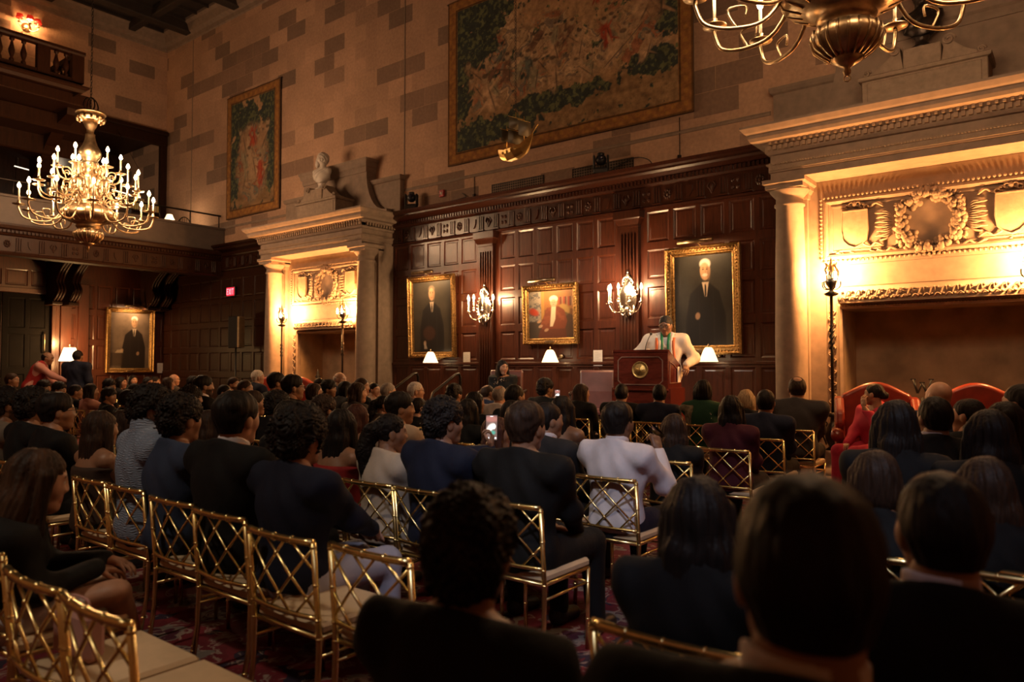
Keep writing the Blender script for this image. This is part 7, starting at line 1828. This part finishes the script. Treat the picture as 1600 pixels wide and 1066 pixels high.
bust(FP[1] - .02, -.57, 5.20, 'dark bronze bust of a man on the right fireplace pediment', M['bronze'], False, PI + .1)

# ---- people apart from the rows
# the speaker
sp = person(-4.37, -1.62, 2.07, 'speaker in ivory jacket and orange, white and green scarf reading at the lectern', 'short', 'salt', 1, 'suit', 'ivory', 'ivory', hyaw=170, byaw=158, pitch=11, stand=True, lean=.16, wide=1.06,
            wr={0: (-.26, .22, 1.06), 1: (.20, .30, 1.22)}, el={0: (-.55, -.6, -.4), 1: (.8, -.4, -.4)}, hands={0: 'relaxed', 1: 'flat'}, hdir={0: ((.05, .75, -.6), (-.5, .2, .8)), 1: ((-.3, .9, -.2), (0, .1, 1))},
            glasses=True, base=ST, near=True, group=None, beard=False)
o, J, s, Rh, hd = sp
nb = Vector(J['nb']); ch = Vector(J['chest']); pl = Vector(J['pel'])
def ribbon(name, col, off, parent, w=.036):
    for sx in (-1, 1):
        f = lambda a, y_, z: Vector((sx * (a + off), y_, z))
        path = [Vector((0, nb.y - .085, nb.z + .03 - off)), f(.055, nb.y - .06, nb.z + .045 - off), f(.075, nb.y + .02, nb.z + .04 - off), f(.07, nb.y + .14, nb.z - .06), f(.07, ch.y + .19, ch.z - .02), f(.085, ch.y + .205, ch.z - .18), f(.09, pl.y + .21, pl.z + .05)]
        path = catmull(path, 5); V = []; F = []
        for p in path:
            for d in (-w / 2, w / 2):
                V.append((p.x + sx * d, p.y, p.z)); V.append((p.x + sx * d, p.y - .006, p.z - .002))
        for k in range(len(path) - 1): a = k * 4; F += [(a, a + 2, a + 6, a + 4), (a + 1, a + 5, a + 7, a + 3), (a, a + 4, a + 5, a + 1), (a + 2, a + 3, a + 7, a + 6)]
        me = mkmesh(name, np.array([tuple(Vector(v) * s) for v in V]), F, True); link(name, me, mat(name + '_silk_' + col, dict(green=(.02, .22, .10), white=(.7, .66, .6), orange=(.75, .18, .06))[col], .5, var=.05), parent)
V, q = sdf_mesh(torso_prims(J), bnd(torso_prims(J), .05), .014, .035, folds(.003), .017, lambda X, Y, Z, F: np.maximum(np.maximum(F, -prim(('c', tuple(np.array(J['nb']) + (0, .012, -.03)), J['head'], .056, .064), X, Y, Z)), np.maximum(np.abs(X) - .11, -Y)))
link('tunic', mkmesh('tunic', V * s, q, True), cloth_mat('white'), o)
ribbon('scarf', 'green', -.028, o); ribbon('scarf', 'white', .003, o); ribbon('scarf', 'orange', .034, o)
tag(o, 'speaker in ivory jacket and orange, white and green scarf reading at the lectern', 'person')
# woman seated on stage
w = person(-7.01, -1.76, 1.49, 'woman with long black hair in black embellished top seated on the stage', 'long', 'k', 0, 'shirt', 'black', 'black', hyaw=112, byaw=150, fem=True, base=ST, near=True, group=None, hands={0: 'relaxed', 1: 'relaxed'})
mb = MB(); r = random.Random(2); J = w[1]
for k in range(46):
    x = r.uniform(-.13, .13); z = r.uniform(.66, .96); yy = J['chest'][1] + .155 - .9 * x * x - 1.2 * (z - .84) ** 2
    mb.ball((x * w[2], yy * w[2], z * w[2]), (.009, .005, .009), 5, 4)
mb.build('beading', M['silver'], w[0])
# man in red vest and man in navy suit, far left
v = person(-16.46, -4.58, 1.70, 'standing man in red vest and pink shirt leaning right with arm stretched out', 'fringe', 'k', 1, 'shirt', 'sleeve', 'black', hyaw=42, byaw=28, stand=True, lean=.42, wr={1: (.24, .72, 1.02), 0: (-.2, .5, .95)}, hdir={1: ((.1, .9, -.3), (.2, .3, 1)), 0: ((.1, .9, -.3), (0, .3, 1))}, group=None)
J = v[1]
T = torso_prims(J); nbv = np.array(J['nb'])
V, q = sdf_mesh(T, bnd(T, .05), .018, .035, folds(.002), .026, lambda X, Y, Z, F: np.maximum(np.maximum(F, -prim(('c', tuple(nbv + (0, .03, -.04)), J['head'], .066, .07), X, Y, Z)), np.abs(X) - .175))
link('vest', mkmesh('vest', V * v[2], q, True), cloth_mat('red'), v[0])
cloth_mat('red')
person(-16.0, -4.2, 1.72, 'standing man in navy suit seen from behind before the lit table lamp', 'short', 'k', 1, 'suit', 'navyd', 'navyd', hyaw=-32, byaw=-30, stand=True, wide=1.15, group=None)
# woman in pink in the wing chair
pw = person(-1.86, -1.66, 1.21, 'woman in bright pink dress in the wing chair, hand raised to her face', 'bun', 'k', 1, 'suit', 'hotpink', 'hotpink', hyaw=-82, byaw=-150, fem=True, wr={0: (-.06, .16, 1.02)}, el={0: (-.5, .3, -.7)}, hands={0: 'relaxed'}, hdir={0: ((.2, -.1, 1), (0, 1, .2))}, group=None)

# ------------------------------------------------------------------ lights, world, camera
spot_light('stage_spot', (1.0, -9.0, 7.5), (-4.5, -1.5, 1.5), SPOT_W, 14, (1, .84, .68), .15)
spot_light('stage_spot', (-9.0, -10.0, 7.5), (-6.4, -1.2, 1.5), SPOT_W * .8, 24, (1, .80, .62), .2)
spot_light('house_spot', (-3.5, -13.2, 7.5), (-4.0, -8.2, .5), HOUSE_W, 40, (1, .80, .58), .25)
spot_light('aisle_spot', (1.5, -12.5, 6.5), (-1.9, -6.8, .3), AISLE_W, 23, (.85, .85, 1.0), .2)
for cx in FP:
    pass
w_ = bpy.data.worlds.new('room_air'); sc.world = w_; w_.use_nodes = True
w_.node_tree.nodes['Background'].inputs[0].default_value = (.30, .17, .09, 1); w_.node_tree.nodes['Background'].inputs[1].default_value = .02
cam = bpy.data.cameras.new('camera'); co = bpy.data.objects.new('camera', cam); C.objects.link(co)
co.location = (0, -10.5, 1.40)
T = math.radians(38); Pp = math.atan(39 / 1150.)
fwd = Vector((-math.sin(T) * math.cos(Pp), math.cos(T) * math.cos(Pp), math.sin(Pp)))
co.rotation_euler = fwd.to_track_quat('-Z', 'Y').to_euler()
cam.sensor_width = 36; cam.lens = 1150 / 1600 * 36; cam.clip_start = .05; cam.clip_end = 100
cam.dof.use_dof = True; cam.dof.focus_distance = 7.0; cam.dof.aperture_fstop = 2.4
sc.camera = co
vs = sc.view_settings
sc.display_settings.display_device = 'sRGB'
vs.view_transform = 'Standard'; vs.look = 'None'; vs.gamma = 1; vs.use_curve_mapping = False; vs.exposure = EXPO
sc.cycles.use_denoising = True
sc.cycles.max_bounces = 6; sc.cycles.diffuse_bounces = 3; sc.cycles.glossy_bounces = 3; sc.cycles.transmission_bounces = 4
sc.cycles.sample_clamp_indirect = 4.0
sc.cycles.caustics_reflective = False; sc.cycles.caustics_refractive = False
